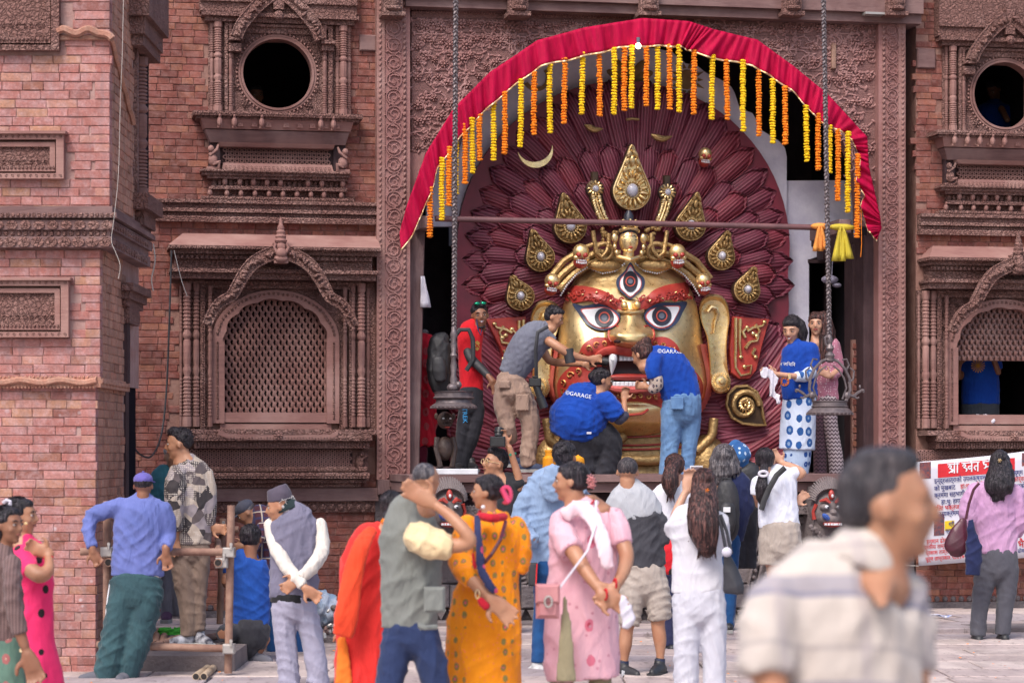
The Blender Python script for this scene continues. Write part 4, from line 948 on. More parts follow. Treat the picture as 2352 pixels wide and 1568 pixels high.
for i in range(30): a = 2*pi*i/30; m.ell((c[0]+53*k*cos(a), c[1]+53*k*sin(a), c[2]-33*k), 2.2*k, 5, 4)
m.build('pan', MATS['bronze'], e, smooth=True)
m = MB()
for s_ in (-1, 1):
    X_ = lambda x: 1906+s_*(x-1906)
    for P_, r0 in (([(1945, 920), (1955, 895), (1953, 868), (1942, 846), (1926, 830), (1908, 822)], 4), ([(1936, 916), (1946, 890), (1940, 868), (1928, 850), (1914, 840)], 2.5), ([(1950, 880), (1962, 870), (1964, 852), (1954, 844)], 2.6), ([(1944, 852), (1952, 838), (1946, 824), (1936, 826)], 2.6),
                   ([(1952, 905), (1962, 910), (1972, 902), (1982, 896), (1988, 900)], 4), ([(1962, 908), (1970, 914), (1976, 912)], 3)):
        m.tube([q(X_(x), y, .0) for x, y in P_], [r0*k*(1-.25*i/len(P_)) for i in range(len(P_))], 6)
    m.ell(q(X_(1984), 896), (6*k, .02, 4*k), 6, 5); m.ell(q(X_(1978), 888), (3*k, .01, 5*k), 5, 4); m.ell(q(X_(1948), 908), (8*k, .03, 9*k), 7, 5)
m.ell(q(1906, 826), (12*k, .04, 7*k), 8, 6); m.build('dragon_hoop', MATS['bronze'], e, smooth=True)
# plastic bags and post trifles
e = temple('plastic_bag', 'dusty clear plastic bag hanging behind the right chain', 'bag', u=G(1910, 640, -.3)[0], z=G(1910, 650, -.3)[2])
m = MB(); m.ell(G(1906, 642, -.3), (.09, .05, .045), 10, 7); m.ell(G(1922, 655, -.3), (.05, .04, .025), 8, 6); m.tube([G(1912, 600, -.3), G(1910, 640, -.3)], .006, 5); m.build('bag', M('bag_film', (.26, .24, .32), (.12, .11, .16), rough=.3, bump=1, bsc=30, dist=.02), e, smooth=True)
e = temple('white_rag', 'white rag hanging on the wooden post at the left of the niche', 'rag', u=G(972, 0)[0], z=G(972, 705)[2])
m = MB(); m.grid([[G(966+q_*(3+j*.8), 634+j*12, .05+.015*sin(q_*2+j)) for q_ in range(4)] for j in range(7)]); o = m.build('cloth', M('white_cloth', (.62, .60, .68), (.48, .46, .55)), e, smooth='all'); o.modifiers.new('thickness', 'SOLIDIFY').thickness = .008
# ---------------------------------------------------------------- stone platform before the niche
pf = temple('stone_platform', 'dark carved stone and timber platform edge carrying the people in front of the mask', 'platform', u=G(1450, 0, 1.4)[0])
xL, xR = 940, 2040
def course(mb, y0, y1, off, depth=1.2, xa=xL, xb=xR):
    a = G(xa, 0, off)[0]; b_ = G(xb, 0, off)[0]; z1, z0 = G(1450, y0, off)[2], G(1450, y1, off)[2]; mb.box(a, b_, -off, -off+depth, z0, z1); return a, b_, z0, z1
rr = random.Random(31)
m = MB(); a, b_, z0, z1 = course(m, 1090, 1106, 1.45, 1.7); m.box(a, b_, -.2, 2.4, z1-.12, z1-.001); m.build('edge_beam', MATS['beam_wood'], pf)
m = MB(); a, b_, z0, z1 = course(m, 1108, 1130, 1.38); m.build('timber_beam', MATS['beam_wood'], pf)
m = MB(); a, b_, z0, z1 = course(m, 1132, 1160, 1.22); beads(m, a, b_, (z0+z1)/2, -1.22, .03, .1); m.build('recess_beam', MATS['dark_wood'], pf)
m = MB(); a, b_, z0, z1 = course(m, 1161, 1182, 1.40); beads(m, a, b_, z1, -1.40, .012, .03); scrolls(m, a, b_, z0+.01, z1-.015, -1.405, .07); m.build('stone_ledge', MATS['grey_stone'], pf)
m = MB(); course(m, 1182, 1445, 1.18); m.build('stone_core', MATS['dark_stone'], pf)
for y0, y1, off, L in ((1184, 1202, 1.28, .9), (1204, 1340, 1.25, .62), (1342, 1396, 1.36, .33), (1426, 1446, 1.52, .5)):
    x = xL
    while x < xR:
        w_ = L/MP(22)*rr.uniform(.8, 1.25); m = MB(); gbox(m, x+.7, y0+.5, min(x+w_, xR)-.7, y1, off+rr.uniform(-.012, .012), .2, .012); m.build('stone_block', MATS[rr.choice(('dark_stone', 'grey_stone'))], pf); x += w_
tm = MB(); tm.prism([(-.05, .05), (.05, .05), (0, -.05)], -.03, .06, .006); tmm = tm.mesh('triangle_stone', MATS['grey_stone'])
x = xL+12
while x < xR: c = G(x, 1412, 1.34); inst('triangle_stone', tmm, pf, (c[0], -1.34, c[2])); x += 30
m = MB(); a, b_, z0, z1 = course(m, 1398, 1425, 1.30); m.build('recessed_course', MATS['dark_stone'], pf)  # dark stone course set back behind the triangles
for x0, s_ in ((1735, 1), (1225, -1)):
    m = MB()
    for i in range(11): c = G(x0+s_*(18-i*3.8), 1235+i*15, 1.27); m.ell(c, (.024, .03, .022), 7, 5)
    for i in range(14): p = [G(x0+s_*(34-i*2.6+t*34), 1260+i*11+t*t*18, 1.28) for t in (0, .4, .8, 1.1)]; m.tube(p, [.016, .014, .010, .004], 5)
    m.tube([G(x0+s_*(10-i*4), 1230+i*17, 1.29) for i in range(11)], .012, 6); m.tube([G(x0+s_*(30-i*4), 1232+i*17, 1.29) for i in range(11)], .012, 6)
    m.build('serpent_relief', MATS['grey_stone'], pf, smooth=True)
def lion(x, y, lab, off=1.62):
    e = temple('stone_lion_mask', lab, 'lion carving', 'stone lion faces at the platform', u=G(x, 0, off)[0], z=G(x, y+75, off)[2]); k = MP(GW(x, off)); c = G(x, y, off)
    q = lambda dx, dy, d=0: (c[0]+dx*k, -off-d, c[2]-dy*k)
    m = MB(); m.ell(q(0, 0, -.08), (40*k, .16, 46*k), 16, 12); m.ell(q(0, 18, .04), (26*k, .12, 17*k), 12, 8); m.ell(q(0, 4, .11), (9*k, .06, 8*k), 8, 6); m.ell(q(-16, -8, .05), (12*k, .05, 9*k), 8, 6); m.ell(q(16, -8, .05), (12*k, .05, 9*k), 8, 6); m.box(c[0]-34*k, c[0]+34*k, -off+.02, -off+.4, c[2]-95*k, c[2]+55*k)
    h = m.build('head', MATS['grey_stone'], e, smooth=True)
    m = MB()
    for i in range(25):
        a = pi*(.02+.96*i/24); p0, p1, p2 = q(36*cos(a), -22-28*sin(a), .04), q(43*cos(a), -24-42*sin(a), .0), q(47*cos(a), -22-56*sin(a), -.06); m.tube([p0, p1, p2], [.012, .011, .007], 5)
    for i in range(26): a = rr.uniform(-.2, 3.3); r = rr.uniform(30, 46); m.ell(q(r*cos(a)*1.0, 36+30*sin(a)*.9, .0), (.024, .03, .024), 6, 5)
    m.build('mane', MATS['grey_stone'], e, smooth=True, kind='stuff')
    for nm, mt_, P_ in (('eye', 'mask_white', [(-14, -9), (14, -9)]), ('pupil', 'mask_black', [(-13, -8), (15, -8)])):
        for dx, dy in P_: m = MB(); m.ell(q(dx, dy, .095 if nm == 'eye' else .125), (.020, .016, .017) if nm == 'eye' else (.009, .008, .009), 8, 6); m.build(nm, MATS[mt_], e, smooth=True)
    for s_ in (-1, 1):
        m = MB(); m.tube([q(s_*6, -18, .10), q(s_*15, -26, .09), q(s_*27, -22, .05)], [.012, .022, .010], 6); m.build('eyebrow', MATS['mask_red'], e, smooth=True)
        m = MB(); m.tube([q(s_*33, -15, .02), q(s_*39, 2, .0), q(s_*36, 20, .0)], [.018, .014, .02], 6); m.build('ear', MATS['mask_red'], e, smooth=True)
    m = MB(); m.ell(q(0, -36, .06), (.03, .03, .05), 8, 6); m.build('forehead_mark', MATS['mask_red'], e, smooth=True); m = MB(); m.ell(q(0, -34, .09), (.012, .01, .018), 8, 6); m.build('third_eye', MATS['mask_white'], e, smooth=True)
    m = MB(); m.ell(q(0, 30, .09), (23*k, .06, 8*k), 12, 6); m.build('mouth', MATS['mask_red'], e, smooth=True)
    for i in range(7): m = MB(); m.box(c[0]+(-21+i*6)*k, c[0]+(-16+i*6)*k, -off-.165+abs(i-3)*.012, -off-.1, c[2]-33*k, c[2]-28*k, .003); m.build('tooth', MATS['mask_white'], e)
    m = MB(); m.ell(q(-18, 14, .12), (.045, .04, .026), 8, 6, Matrix.Rotation(.7, 3, 'Y')); m.build('tongue', M('tongue_blue', (.05, .12, .42), (.04, .08, .30), rough=.4), e, smooth=True)
lion(1905, 1172, 'painted grey stone lion face at the right end of the platform')
lion(1030, 1172, 'painted grey stone lion face at the left end of the platform')
# dark guardian figure
gu = temple('guardian_statue', 'small dark carved wooden guardian figure under the left lamp pan', 'statue', u=G(1020, 0, .5)[0], z=G(1020, 1085, .5)[2]); k = MP(GW(1020, .5)); c = G(1020, 1085, .5); q = lambda dx, y, d=0: (c[0]+dx*k, -.5-d, c[2]+(1085-y)*k)
m = MB(); m.box(c[0]-24*k, c[0]+24*k, -.62, -.3, c[2], c[2]+14*k, .01); m.build('pedestal', MATS['dark_wood'], gu)
m = MB(); m.ell(q(0, 1030, .05), (20*k, .09, 28*k), 12, 8); m.ell(q(0, 965, .07), (19*k, .1, 20*k), 12, 9); m.ell(q(0, 976, .16), (10*k, .04, 6*k), 8, 6); m.ell(q(0, 966, .17), (4*k, .03, 5*k), 6, 5)
for s_ in (-1, 1): m.tube([q(s_*18, 1005, .05), q(s_*22, 1030, .08), q(s_*15, 1062, .12), q(s_*14, 1072, .12)], [7*k, 6*k, 6*k, 7*k], 7); m.ell(q(s_*20, 956, .05), (5*k, .03, 8*k), 6, 5)
m.build('body', M('guardian_wood', (.075, .045, .035), (.035, .022, .022), rough=.5, bump=.8, bsc=30, dist=.015), gu, smooth=True)
for s_ in (-1, 1): m = MB(); m.ell(q(s_*8, 961, .165), (.012, .008, .008), 7, 5); m.build('eye', MATS['mask_white'], gu, smooth=True)
m = MB(); m.ell(q(0, 981, .19), (.026, .012, .007), 8, 5); m.build('lips', MATS['mask_red'], gu, smooth=True)
# ---------------------------------------------------------------- the gilded mask
MO = -.52                                                     # plane of the face rim
mk = temple('gilded_mask', 'giant gilded wrathful mask with a third eye, fangs, skull crown and maroon hair', 'mask', u=G(1447, 0, MO)[0], z=1.42)
HWT = [(590, 30), (600, 66), (615, 96), (640, 124), (670, 142), (700, 153), (740, 161), (780, 165), (820, 173), (850, 180), (880, 183), (910, 178), (940, 163), (965, 140), (985, 105), (1000, 50)]
def lerp(T, y):
    if y <= T[0][0]: return T[0][1]
    for (a, b), (c, d) in zip(T, T[1:]):
        if a <= y <= c: return b+(d-b)*(y-a)/(c-a)
    return T[-1][1]
DT = [(590, .06), (620, .20), (660, .34), (720, .42), (780, .45), (860, .46), (920, .42), (970, .30), (1000, .12)]
def ga(x, y, cx, cy, sx, sy): return math.exp(-((x-cx)/sx)**2-((y-cy)/sy)**2)
def H(x, y):
    hw = lerp(HWT, y); t = min(abs(x-1447)/hw, 1.0); h = lerp(DT, y)*(1-t**2.3)**.55
    # nose: bridge widening to the tip, with nostril wings
    if 690 < y < 812:
        f = min(max((y-695)/75, 0), 1); wd = 16+20*f; h += (.06+.20*f**1.3)*math.exp(-(abs(x-1450)/wd)**2.6)*(1 if y < 785 else max(0, 1-(y-785)/24))
    h += .13*ga(x, y, 1414, 768, 16, 18)+.13*ga(x, y, 1486, 768, 16, 18)
    h += .07*ga(x, y, 1350, 800, 45, 38)+.07*ga(x, y, 1545, 800, 45, 38)
    h += .05*ga(x, y, 1372, 680, 60, 22)+.05*ga(x, y, 1525, 678, 60, 22)
    h -= .05*ga(x, y, 1384, 730, 40, 24)+.05*ga(x, y, 1522, 726, 42, 24)
    h += .10*ga(x, y, 1447, 955, 60, 30)-.05*ga(x, y, 1447, 926, 90, 8)
    h -= .10*ga(x, y, 1447, 850, 95, 28)
    return h
def FP(x, y, lift=0): return G(x, y, MO+H(x, y)+lift)
P_ = []
ys = np.linspace(592, 1000, 110)
for y in ys:
    hw = lerp(HWT, y); P_.append([G(1447-hw*1.005, y, MO-.12)]+[FP(1447+hw*s*.999, y) for s in np.sin(np.linspace(-pi/2, pi/2, 80))]+[G(1447+hw*1.005, y, MO-.12)])
m = MB(); m.grid(P_); face = m.build('face', MATS['gilding'], mk, smooth='all')
def patch(name, poly, lift, mat, parent, c=None, rings=6, drop=.03, dens=4, bulge=0):
    pl = []
    n = len(poly)
    for i in range(n):                                         # closed Catmull-Rom outline
        p0, p1, p2, p3 = poly[i-1], poly[i], poly[(i+1) % n], poly[(i+2) % n]
        for j in range(dens):
            t = j/dens; pl.append(tuple(.5*((2*p1[k])+(-p0[k]+p2[k])*t+(2*p0[k]-5*p1[k]+4*p2[k]-p3[k])*t*t+(-p0[k]+3*p1[k]-3*p2[k]+p3[k])*t**3) for k in (0, 1)))
    if c is None: c = (sum(p[0] for p in pl)/len(pl), sum(p[1] for p in pl)/len(pl))
    N = len(pl); vs = [FP(x, y, -drop) for x, y in pl]
    for r in range(rings):
        f = 1-r/rings; vs += [FP(c[0]+(x-c[0])*f, c[1]+(y-c[1])*f, lift+bulge*(1-f*f)) for x, y in pl]
    vs.append(FP(c[0], c[1], lift+bulge)); L = len(vs)-1
    fs = [(r*N+i, r*N+(i+1) % N, (r+1)*N+(i+1) % N, (r+1)*N+i) for r in range(rings) for i in range(N)]+[(rings*N+i, rings*N+(i+1) % N, L) for i in range(N)]
    m = MB(); m.add(vs, [f[::-1] for f in fs]); return m.build(name, mat, parent, smooth=True)
def circ(cx, cy, rx, ry=None, n=16): ry = ry or rx; return [(cx+rx*cos(2*pi*i/n), cy+ry*sin(2*pi*i/n)) for i in range(n)]
mir = lambda P: [(2894-x, y) for x, y in P]
# red mouth surround, pink rim
beard = [(1400, 778), (1365, 774), (1338, 793), (1322, 830), (1292, 858), (1279, 885), (1286, 918), (1312, 948), (1345, 960), (1378, 934), (1415, 924), (1447, 922)]
full = beard+mir(beard)[::-1][1:]+[(1475, 800), (1447, 806), (1420, 800)]
patch('mouth_surround', full, .014, MATS['mask_red'], mk, c=(1447, 862), rings=10)
for s_ in (-1, 1):
    m = MB(); R1 = []
    for i in range(40):
        y = 790+i*4.7; hw = lerp(HWT, y)
        if y > 975: break
        R1.append([G(1447+s_*(hw+6+2.5*(i % 2)), y, MO-.02), G(1447+s_*(hw+2), y, MO+.07), G(1447+s_*(hw-6), y, MO+.10+H(1447+s_*(hw-6), y)*.6)])
    m.grid(R1); m.build('jaw_frill', MATS['mask_pink'], mk, smooth=True)
rr = random.Random(8)
goldmat('beard_gold', (.62, .36, .13), (.45, .16, .07), (.36, .05, .035), .35, wear=.9, bump=.4, bsc=30)
def spiral(m, x, y, r, turn, lift, rad, a0=0, s_=1):
    pts = [FP(x+r*(1-j/11)*cos(a0+s_*j*.7), y+r*(1-j/11)*sin(a0+s_*j*.7), lift) for j in range(10)]; m.tube(pts, [rad*(1-.05*j) for j in range(10)], 5)
m = MB()
for sx in (-1, 1):
    for dx, y, r in ((60, 788, 7), (78, 792, 7), (95, 800, 8), (107, 816, 8), (112, 834, 8), (120, 852, 9), (138, 862, 9), (155, 878, 8), (150, 898, 9), (132, 884, 8), (120, 908, 9), (140, 920, 9), (118, 930, 8), (98, 918, 8), (100, 940, 7), (124, 946, 7), (78, 912, 6), (60, 910, 6), (42, 911, 6), (24, 910, 6), (8, 911, 6)):
        spiral(m, 1447+sx*dx, y, r, 1, .022, .011, rr.uniform(0, 6), sx)
m.build('beard_scrolls', MATS['beard_gold'], mk, smooth=True)
# mouth: dark cavity, lips, tongue, teeth, fangs
mouth = [(1382, 846), (1386, 822), (1400, 815), (1430, 812), (1464, 812), (1494, 815), (1508, 822), (1514, 846), (1508, 872), (1490, 890), (1447, 893), (1404, 890), (1386, 872)]
patch('mouth', mouth, .020, MATS['mouth_dark'], mk, c=(1447, 852), rings=6)
m = MB(); U_ = [(1362, 832), (1372, 815), (1390, 806), (1420, 803), (1447, 808), (1474, 803), (1504, 806), (1522, 815), (1532, 832)]; m.tube([FP(x, y, .05) for x, y in resample(U_, 26)], [.02+.035*sin(pi*i/25) for i in range(26)], 8, flat=.8); m.build('upper_lip', MATS['mask_red'], mk, smooth=True)
m = MB(); U_ = [(1376, 868), (1386, 884), (1410, 893), (1447, 896), (1484, 893), (1508, 884), (1518, 868)]; m.tube([FP(x, y, .07) for x, y in resample(U_, 26)], [.018+.02*sin(pi*i/25) for i in range(26)], 8); m.build('lower_lip', MATS['mask_pink'], mk, smooth=True)
m = MB(); m.ell(FP(1447, 866, .05), (64*.0042, .07, 8.5*.0042), 16, 8); m.build('tongue', MATS['mask_red'], mk, smooth=True)
def tooth(x, y, w_, h_, lift):
    m = MB(); c = FP(x, y, lift); m.box(c[0]-w_*.0021, c[0]+w_*.0021, c[1]-.03, c[1]+.03, c[2]-h_*.0021, c[2]+h_*.0021, .007); m.build('tooth', MATS['mask_white'], mk, smooth=True)
for i in range(6): tooth(1427+i*9.4-2, 822, 8.6, 13, .05)
for i in range(9): tooth(1409+i*9.6, 882, 9, 11, .06)
for x in (1408, 1490):
    m = MB(); m.tube([FP(x+(0 if x < 1450 else 0), 815, .06), FP(x, 825, .09), FP(x-1, 840, .10), FP(x-3, 861, .09)], [.040, .044, .032, .004], 10); m.build('fang', MATS['mask_white'], mk, smooth=True)
m = MB(); m.tube([FP(1399, 886, .08), FP(1397, 870, .10), FP(1392, 850, .11)], [.028, .024, .004], 10); m.build('fang', MATS['mask_white'], mk, smooth=True)
# nose trims
m = MB(); m.tube([FP(x, y, .03) for x, y in [(1419, 713), (1430, 717), (1447, 718), (1464, 717), (1477, 713)]], .017, 8); m.tube([FP(x, y, .03) for x, y in [(1424, 709), (1447, 712), (1472, 709)]], .008, 6); m.build('nose_band', MATS['gilding'], mk, smooth=True)
for s_, x in ((-1, 1414), (1, 1486)):
    m = MB(); m.tube([FP(x+s_*17*cos(a)*1.0, 768+20*sin(a), .008) for a in np.linspace(-1.9, 1.0, 12)], .009, 6); m.build('nostril_line', MATS['mask_red'], mk, smooth=True)
    m = MB(); m.ell(FP(x-s_*4, 784, .0), (.038, .05, .020), 10, 7); m.build('nostril', MATS['mouth_dark'], mk, smooth=True)
# eyebrows
for br, seed in (([(1306, 662), (1330, 656), (1360, 660), (1392, 670), (1412, 684), (1434, 694), (1431, 711), (1412, 712), (1392, 702), (1362, 694), (1335, 692), (1314, 694)], 1), ([(1582, 652), (1560, 650), (1530, 655), (1502, 666), (1486, 680), (1463, 692), (1465, 709), (1484, 710), (1502, 700), (1530, 690), (1556, 688), (1578, 688)], 2)):
    o = patch('eyebrow', br, .035, MATS['mask_red'], mk, rings=5, bulge=.02); m = MB(); rr = random.Random(seed)
    cxm = sum(p[0] for p in br)/12
    for i in range(17):
        t = i/16; x = br[0][0]+(br[5][0]-br[0][0])*t; y = 676+(abs(x-br[0][0])/128)**2*20
        spiral(m, x+rr.uniform(-2, 2), y+rr.uniform(-9, 9), rr.uniform(5, 8), 1, .06, .010, rr.uniform(0, 6), rr.choice((-1, 1)))
    m.build('brow_scrolls', MATS['mask_red'], o, smooth=True)
    m = MB()
    for i in range(5): t = i/4; x = br[0][0]+(br[5][0]-br[0][0])*t; m.ell(FP(x, 674+(abs(x-br[0][0])/128)**2*20+rr.uniform(-8, 8), .07), (.016, .012, .009), 6, 4, Matrix.Rotation(rr.uniform(0, 3), 3, 'Y'))
    m.build('brow_leaves', MATS['pale_gilding'], o, smooth=True)
    x, y = br[5]; m = MB(); m.ell(FP(x, y+8, .05), (.038, .04, .042), 10, 8); m.build('brow_curl', MATS['gilding'], o, smooth=True)
# eyes
def eye(out, white, ic, ir, irz=None, ring=13):
    e = patch('eye', out, .035, MATS['mask_blue'], mk, rings=5)
    patch('eyelid_line', [(p[0]+(ic[0]-p[0])*.06, p[1]+(ic[1]-p[1])*.06) for p in white], .046, MATS['mask_pink'], e, rings=3) if False else None
    cxw = sum(p[0] for p in white)/len(white); cyw = sum(p[1] for p in white)/len(white)
    patch('red_edge', [(cxw+(p[0]-cxw)*1.07, cyw+(p[1]-cyw)*1.10) for p in white], .042, MATS['mask_pink'], e, rings=3)
    patch('eyeball', white, .050, MATS['mask_white'], e, rings=4)
    k = (irz or ir)/ir
    patch('iris', circ(ic[0], ic[1], ir, ir*k), .062, MATS['mask_black'], e, rings=3, dens=2)
    patch('iris_ring', circ(ic[0], ic[1], ring, ring*1.02), .070, M('ring_red', (.55, .09, .06), rough=.4), e, rings=2, dens=2, drop=.0)
    patch('pupil_ring', circ(ic[0], ic[1], ring*.78), .076, MATS['mask_black'], e, rings=2, dens=2, drop=.0)
    patch('pupil', circ(ic[0], ic[1], ring*.5), .082, MATS['mask_grey'], e, rings=2, dens=2, drop=.0)
eye([(1315, 697), (1340, 702), (1372, 697), (1402, 702), (1424, 723), (1418, 742), (1400, 756), (1372, 757), (1345, 743), (1328, 719)], [(1337, 712), (1361, 709), (1386, 707), (1407, 716), (1419, 732), (1411, 745), (1396, 751), (1375, 751), (1356, 741), (1345, 726)], (1388, 729), 22)
eye([(1479, 723), (1494, 704), (1518, 695), (1546, 695), (1578, 693), (1569, 716), (1555, 742), (1532, 756), (1506, 756), (1485, 742)], [(1485, 728), (1497, 712), (1521, 705), (1542, 704), (1560, 706), (1552, 726), (1540, 744), (1521, 751), (1502, 746)], (1520, 725), 22.5)
eye([(1448, 602), (1461, 622), (1480, 640), (1478, 661), (1463, 676), (1448, 687), (1433, 676), (1418, 661), (1417, 640), (1435, 622)], [(1448, 612), (1458, 628), (1471, 643), (1470, 660), (1459, 672), (1448, 680), (1437, 672), (1426, 660), (1426, 643), (1438, 628)], (1448, 646), 17, 24, 11.5)
# chin line, neck, shoulders, snakes
m = MB(); m.tube([FP(x, y, .01) for x, y in resample([(1405, 940), (1418, 950), (1447, 953), (1476, 950), (1489, 940)], 14)], .012, 6); m.build('chin_line', MATS['mask_red'], mk, smooth=True)
nk = MB(); rows = []
for y in np.linspace(955, 1092, 14):
    t = (y-955)/137; hw = 120+90*t**1.4; rows.append([G(1447+hw*s, y, MO-.35+(.36+.22*t)*sqrt(max(0, 1-abs(s)**2.2))) for s in np.sin(np.linspace(-pi/2, pi/2, 40))])
nk.grid(rows); nk.build('neck', MATS['old_gilding'], mk, smooth='all')
NP = lambda x, y, l=0: G(x, y, MO-.35+(.36+.22*(y-955)/137)*sqrt(max(0, 1-min(1, abs(x-1447)/(120+90*max(0, (y-955)/137)**1.4))**2.2))+l)
for yy, w_ in ((992, 110), (1003, 116), (1022, 122), (1032, 128)):
    m = MB(); m.tube([NP(1447+w_*s, yy-7*s*s, .015) for s in np.linspace(-1, 1, 24)], .010, 6); m.build('neck_line', MATS['mask_red'], mk, smooth=True)
for P1, r0 in (([(1640, 960), (1636, 1000), (1600, 1035), (1550, 1052), (1490, 1058), (1440, 1055), (1400, 1062), (1380, 1080)], 11), ([(1255, 960), (1262, 1010), (1300, 1045), (1340, 1060)], 11), ([(1400, 1052), (1412, 1032), (1420, 1012), (1432, 1000)], 13)):
    m = MB(); Q = resample(P1, 30); m.tube([NP(x, y, .07) if abs(x-1447) < 150 else G(x, y, MO+.0) for x, y in Q], [r0*.0042*(1+.06*(i % 2)) for i in range(30)], 10); m.build('snake', MATS['old_gilding'], mk, smooth=True)
for s_ in (-1, 1):
    m = MB(); m.ell(G(1447+s_*175, 1060, MO-.15), (.22, .2, .28), 14, 9); m.build('shoulder', MATS['old_gilding'], mk, smooth=True)
# ears
ear = [(1606, 706), (1614, 685), (1635, 675), (1658, 680), (1672, 700), (1676, 730), (1672, 762), (1669, 800), (1671, 845), (1678, 880), (1672, 898), (1655, 903), (1638, 897), (1631, 870), (1629, 830), (1626, 800), (1622, 770), (1610, 738)]
for s_, dy in ((1, 0), (-1, 14)):
    E = [(x if s_ == 1 else 2894-x, y+dy) for x, y in ear]; cc = (1645 if s_ == 1 else 1249, 760+dy); n = len(E)
    EL = []
    for i in range(n):
        p0, p1, p2, p3 = E[i-1], E[i], E[(i+1) % n], E[(i+2) % n]
        for j in range(3): t = j/3; EL.append(tuple(.5*((2*p1[k])+(-p0[k]+p2[k])*t+(2*p0[k]-5*p1[k]+4*p2[k]-p3[k])*t*t+(-p0[k]+3*p1[k]-3*p2[k]+p3[k])*t**3) for k in (0, 1)))
    N = len(EL); vs = []; spine = lambda y: (1640+(y-dy-675)*.07 if s_ == 1 else 2894-(1640+(y-dy-675)*.07))
    for f, o_ in ((1.0, -.15), (1.0, .02), (.95, .045), (.86, .0), (.4, -.02), (.02, -.02)):
        for x, y in EL: sx = spine(y); ys_ = 790+dy; vs.append(G(sx+(x-sx)*f, ys_+(y-ys_)*(.12+.88*f if f > .5 else f+.3*(1-f)), MO+.02+o_))
    fs = [(r*N+i, r*N+(i+1) % N, (r+1)*N+(i+1) % N, (r+1)*N+i) for r in range(5) for i in range(N)]+[tuple(5*N+i for i in range(N))]
    m = MB(); m.add(vs, fs if s_ == -1 else [f[::-1] for f in fs]); m.m = [1 if i >= 3*N else 0 for i in range(len(m.f))]; eo = m.build('ear', [MATS['gilding'], MATS['pale_gilding']], mk, smooth=True)
    m = MB(); q = lambda x, y, d: G(x if s_ == 1 else 2894-x, y+dy, MO+d); m.tube([q(1626, 716, .04), q(1634, 705, .05), (q(1645, 708, .05)), q(1650, 722, .04), q(1643, 740, .03), q(1640, 765, .03)], [.02, .026, .026, .022, .016, .008], 8); m.build('inner_ear', MATS['pale_gilding'], eo, smooth=True)
    m = MB(); c = G(1655 if s_ == 1 else 2894-1655, 876+dy, MO+.12); m.lathe([(.10, 0), (.10, .02), (.03, .03), (.02, .05), (.001, .05)], c, 24, 'y')
    for i in range(28): a = 2*pi*i/28; m.ell((c[0]+.07*cos(a), c[1]-.022, c[2]+.07*sin(a)), (.032, .012, .006), 6, 4, Matrix.Rotation(-a, 3, 'Y'))
    m.build('earring', MATS['pale_gilding'], eo, smooth=True)
# red scroll plaques beside the ears
for s_, dy, poly in ((1, 0, [(1683, 726), (1768, 733), (1752, 790), (1738, 850), (1722, 870), (1698, 870), (1680, 856), (1676, 800)]), (-1, 4, [(1116, 733), (1208, 726), (1214, 790), (1205, 850), (1180, 862), (1160, 840), (1150, 800)])):
    m = MB(); m.prism(gp(poly, MO-.02), -MO+.02, -MO+.12, .008); pq = m.build('scroll_plaque', MATS['mask_red'], mk)
    m = MB(); q = lambda x, y: G((x if s_ == 1 else 2892-x), y+dy, MO+.0); rad = .016
    for Q in ([(1690, 730), (1690, 800), (1688, 840), (1700, 862), (1722, 860), (1730, 842), (1720, 832), (1710, 842)], [(1700, 732), (1699, 790), (1702, 820)], [(1712, 800), (1722, 785), (1740, 782), (1742, 768), (1730, 766)], [(1716, 760), (1730, 752), (1752, 748), (1756, 740)], [(1712, 775), (1706, 762), (1716, 752)], [(1735, 800), (1728, 812), (1736, 820)], [(1735, 745), (1745, 760), (1738, 772)]):
        Z_ = resample(Q, 10); m.tube([q(x, y) for x, y in Z_], [rad*(1.15-.06*i) for i in range(10)], 6); m.ell(q(*Q[-1]), (.024, .02, .022), 8, 6)
    m.build('gold_scrolls', MATS['pale_gilding'], pq, smooth=True)
# coiled shell
m = MB(); c = G(1709, 931, MO); m.prism(gp([(1668, 930), (1672, 905), (1690, 888), (1715, 886), (1738, 900), (1748, 925), (1752, 955), (1758, 976), (1735, 976), (1705, 972), (1680, 958)], MO-.05), -MO-.0, -MO+.15, .012); sh = m.build('coil_plaque', MATS['aged_bronze_back'], mk)
m = MB(); m.tube([(c[0]+(.155-.0095*j*.55)*cos(j*.45), -MO-.03, c[2]+(.155-.0095*j*.55)*sin(j*.45)) for j in range(28)], [.03*(1-.018*j)*(1+.1*(j % 2)) for j in range(28)], 8); m.build('coil', MATS['old_gilding'], sh, smooth=True)
m = MB()
for i in range(12): a = 2*pi*i/12; m.ell((c[0]+.045*cos(a), -MO-.04, c[2]+.045*sin(a)), (.028, .014, .011), 6, 4, Matrix.Rotation(-a-.5, 3, 'Y'))
m.ell((c[0], -MO-.05, c[2]), .018, 8, 6); m.build('rosette', MATS['pale_gilding'], sh, smooth=True)
m = MB(); Q = gp([(1668, 930), (1672, 905), (1690, 888), (1715, 886), (1738, 900), (1748, 925), (1752, 955), (1758, 976), (1735, 976), (1705, 972), (1680, 958), (1668, 930)], MO); m.tube([(x, -MO-.01, z) for x, z in Q], .016, 6); m.build('coil_rim', MATS['old_gilding'], sh, smooth=True)
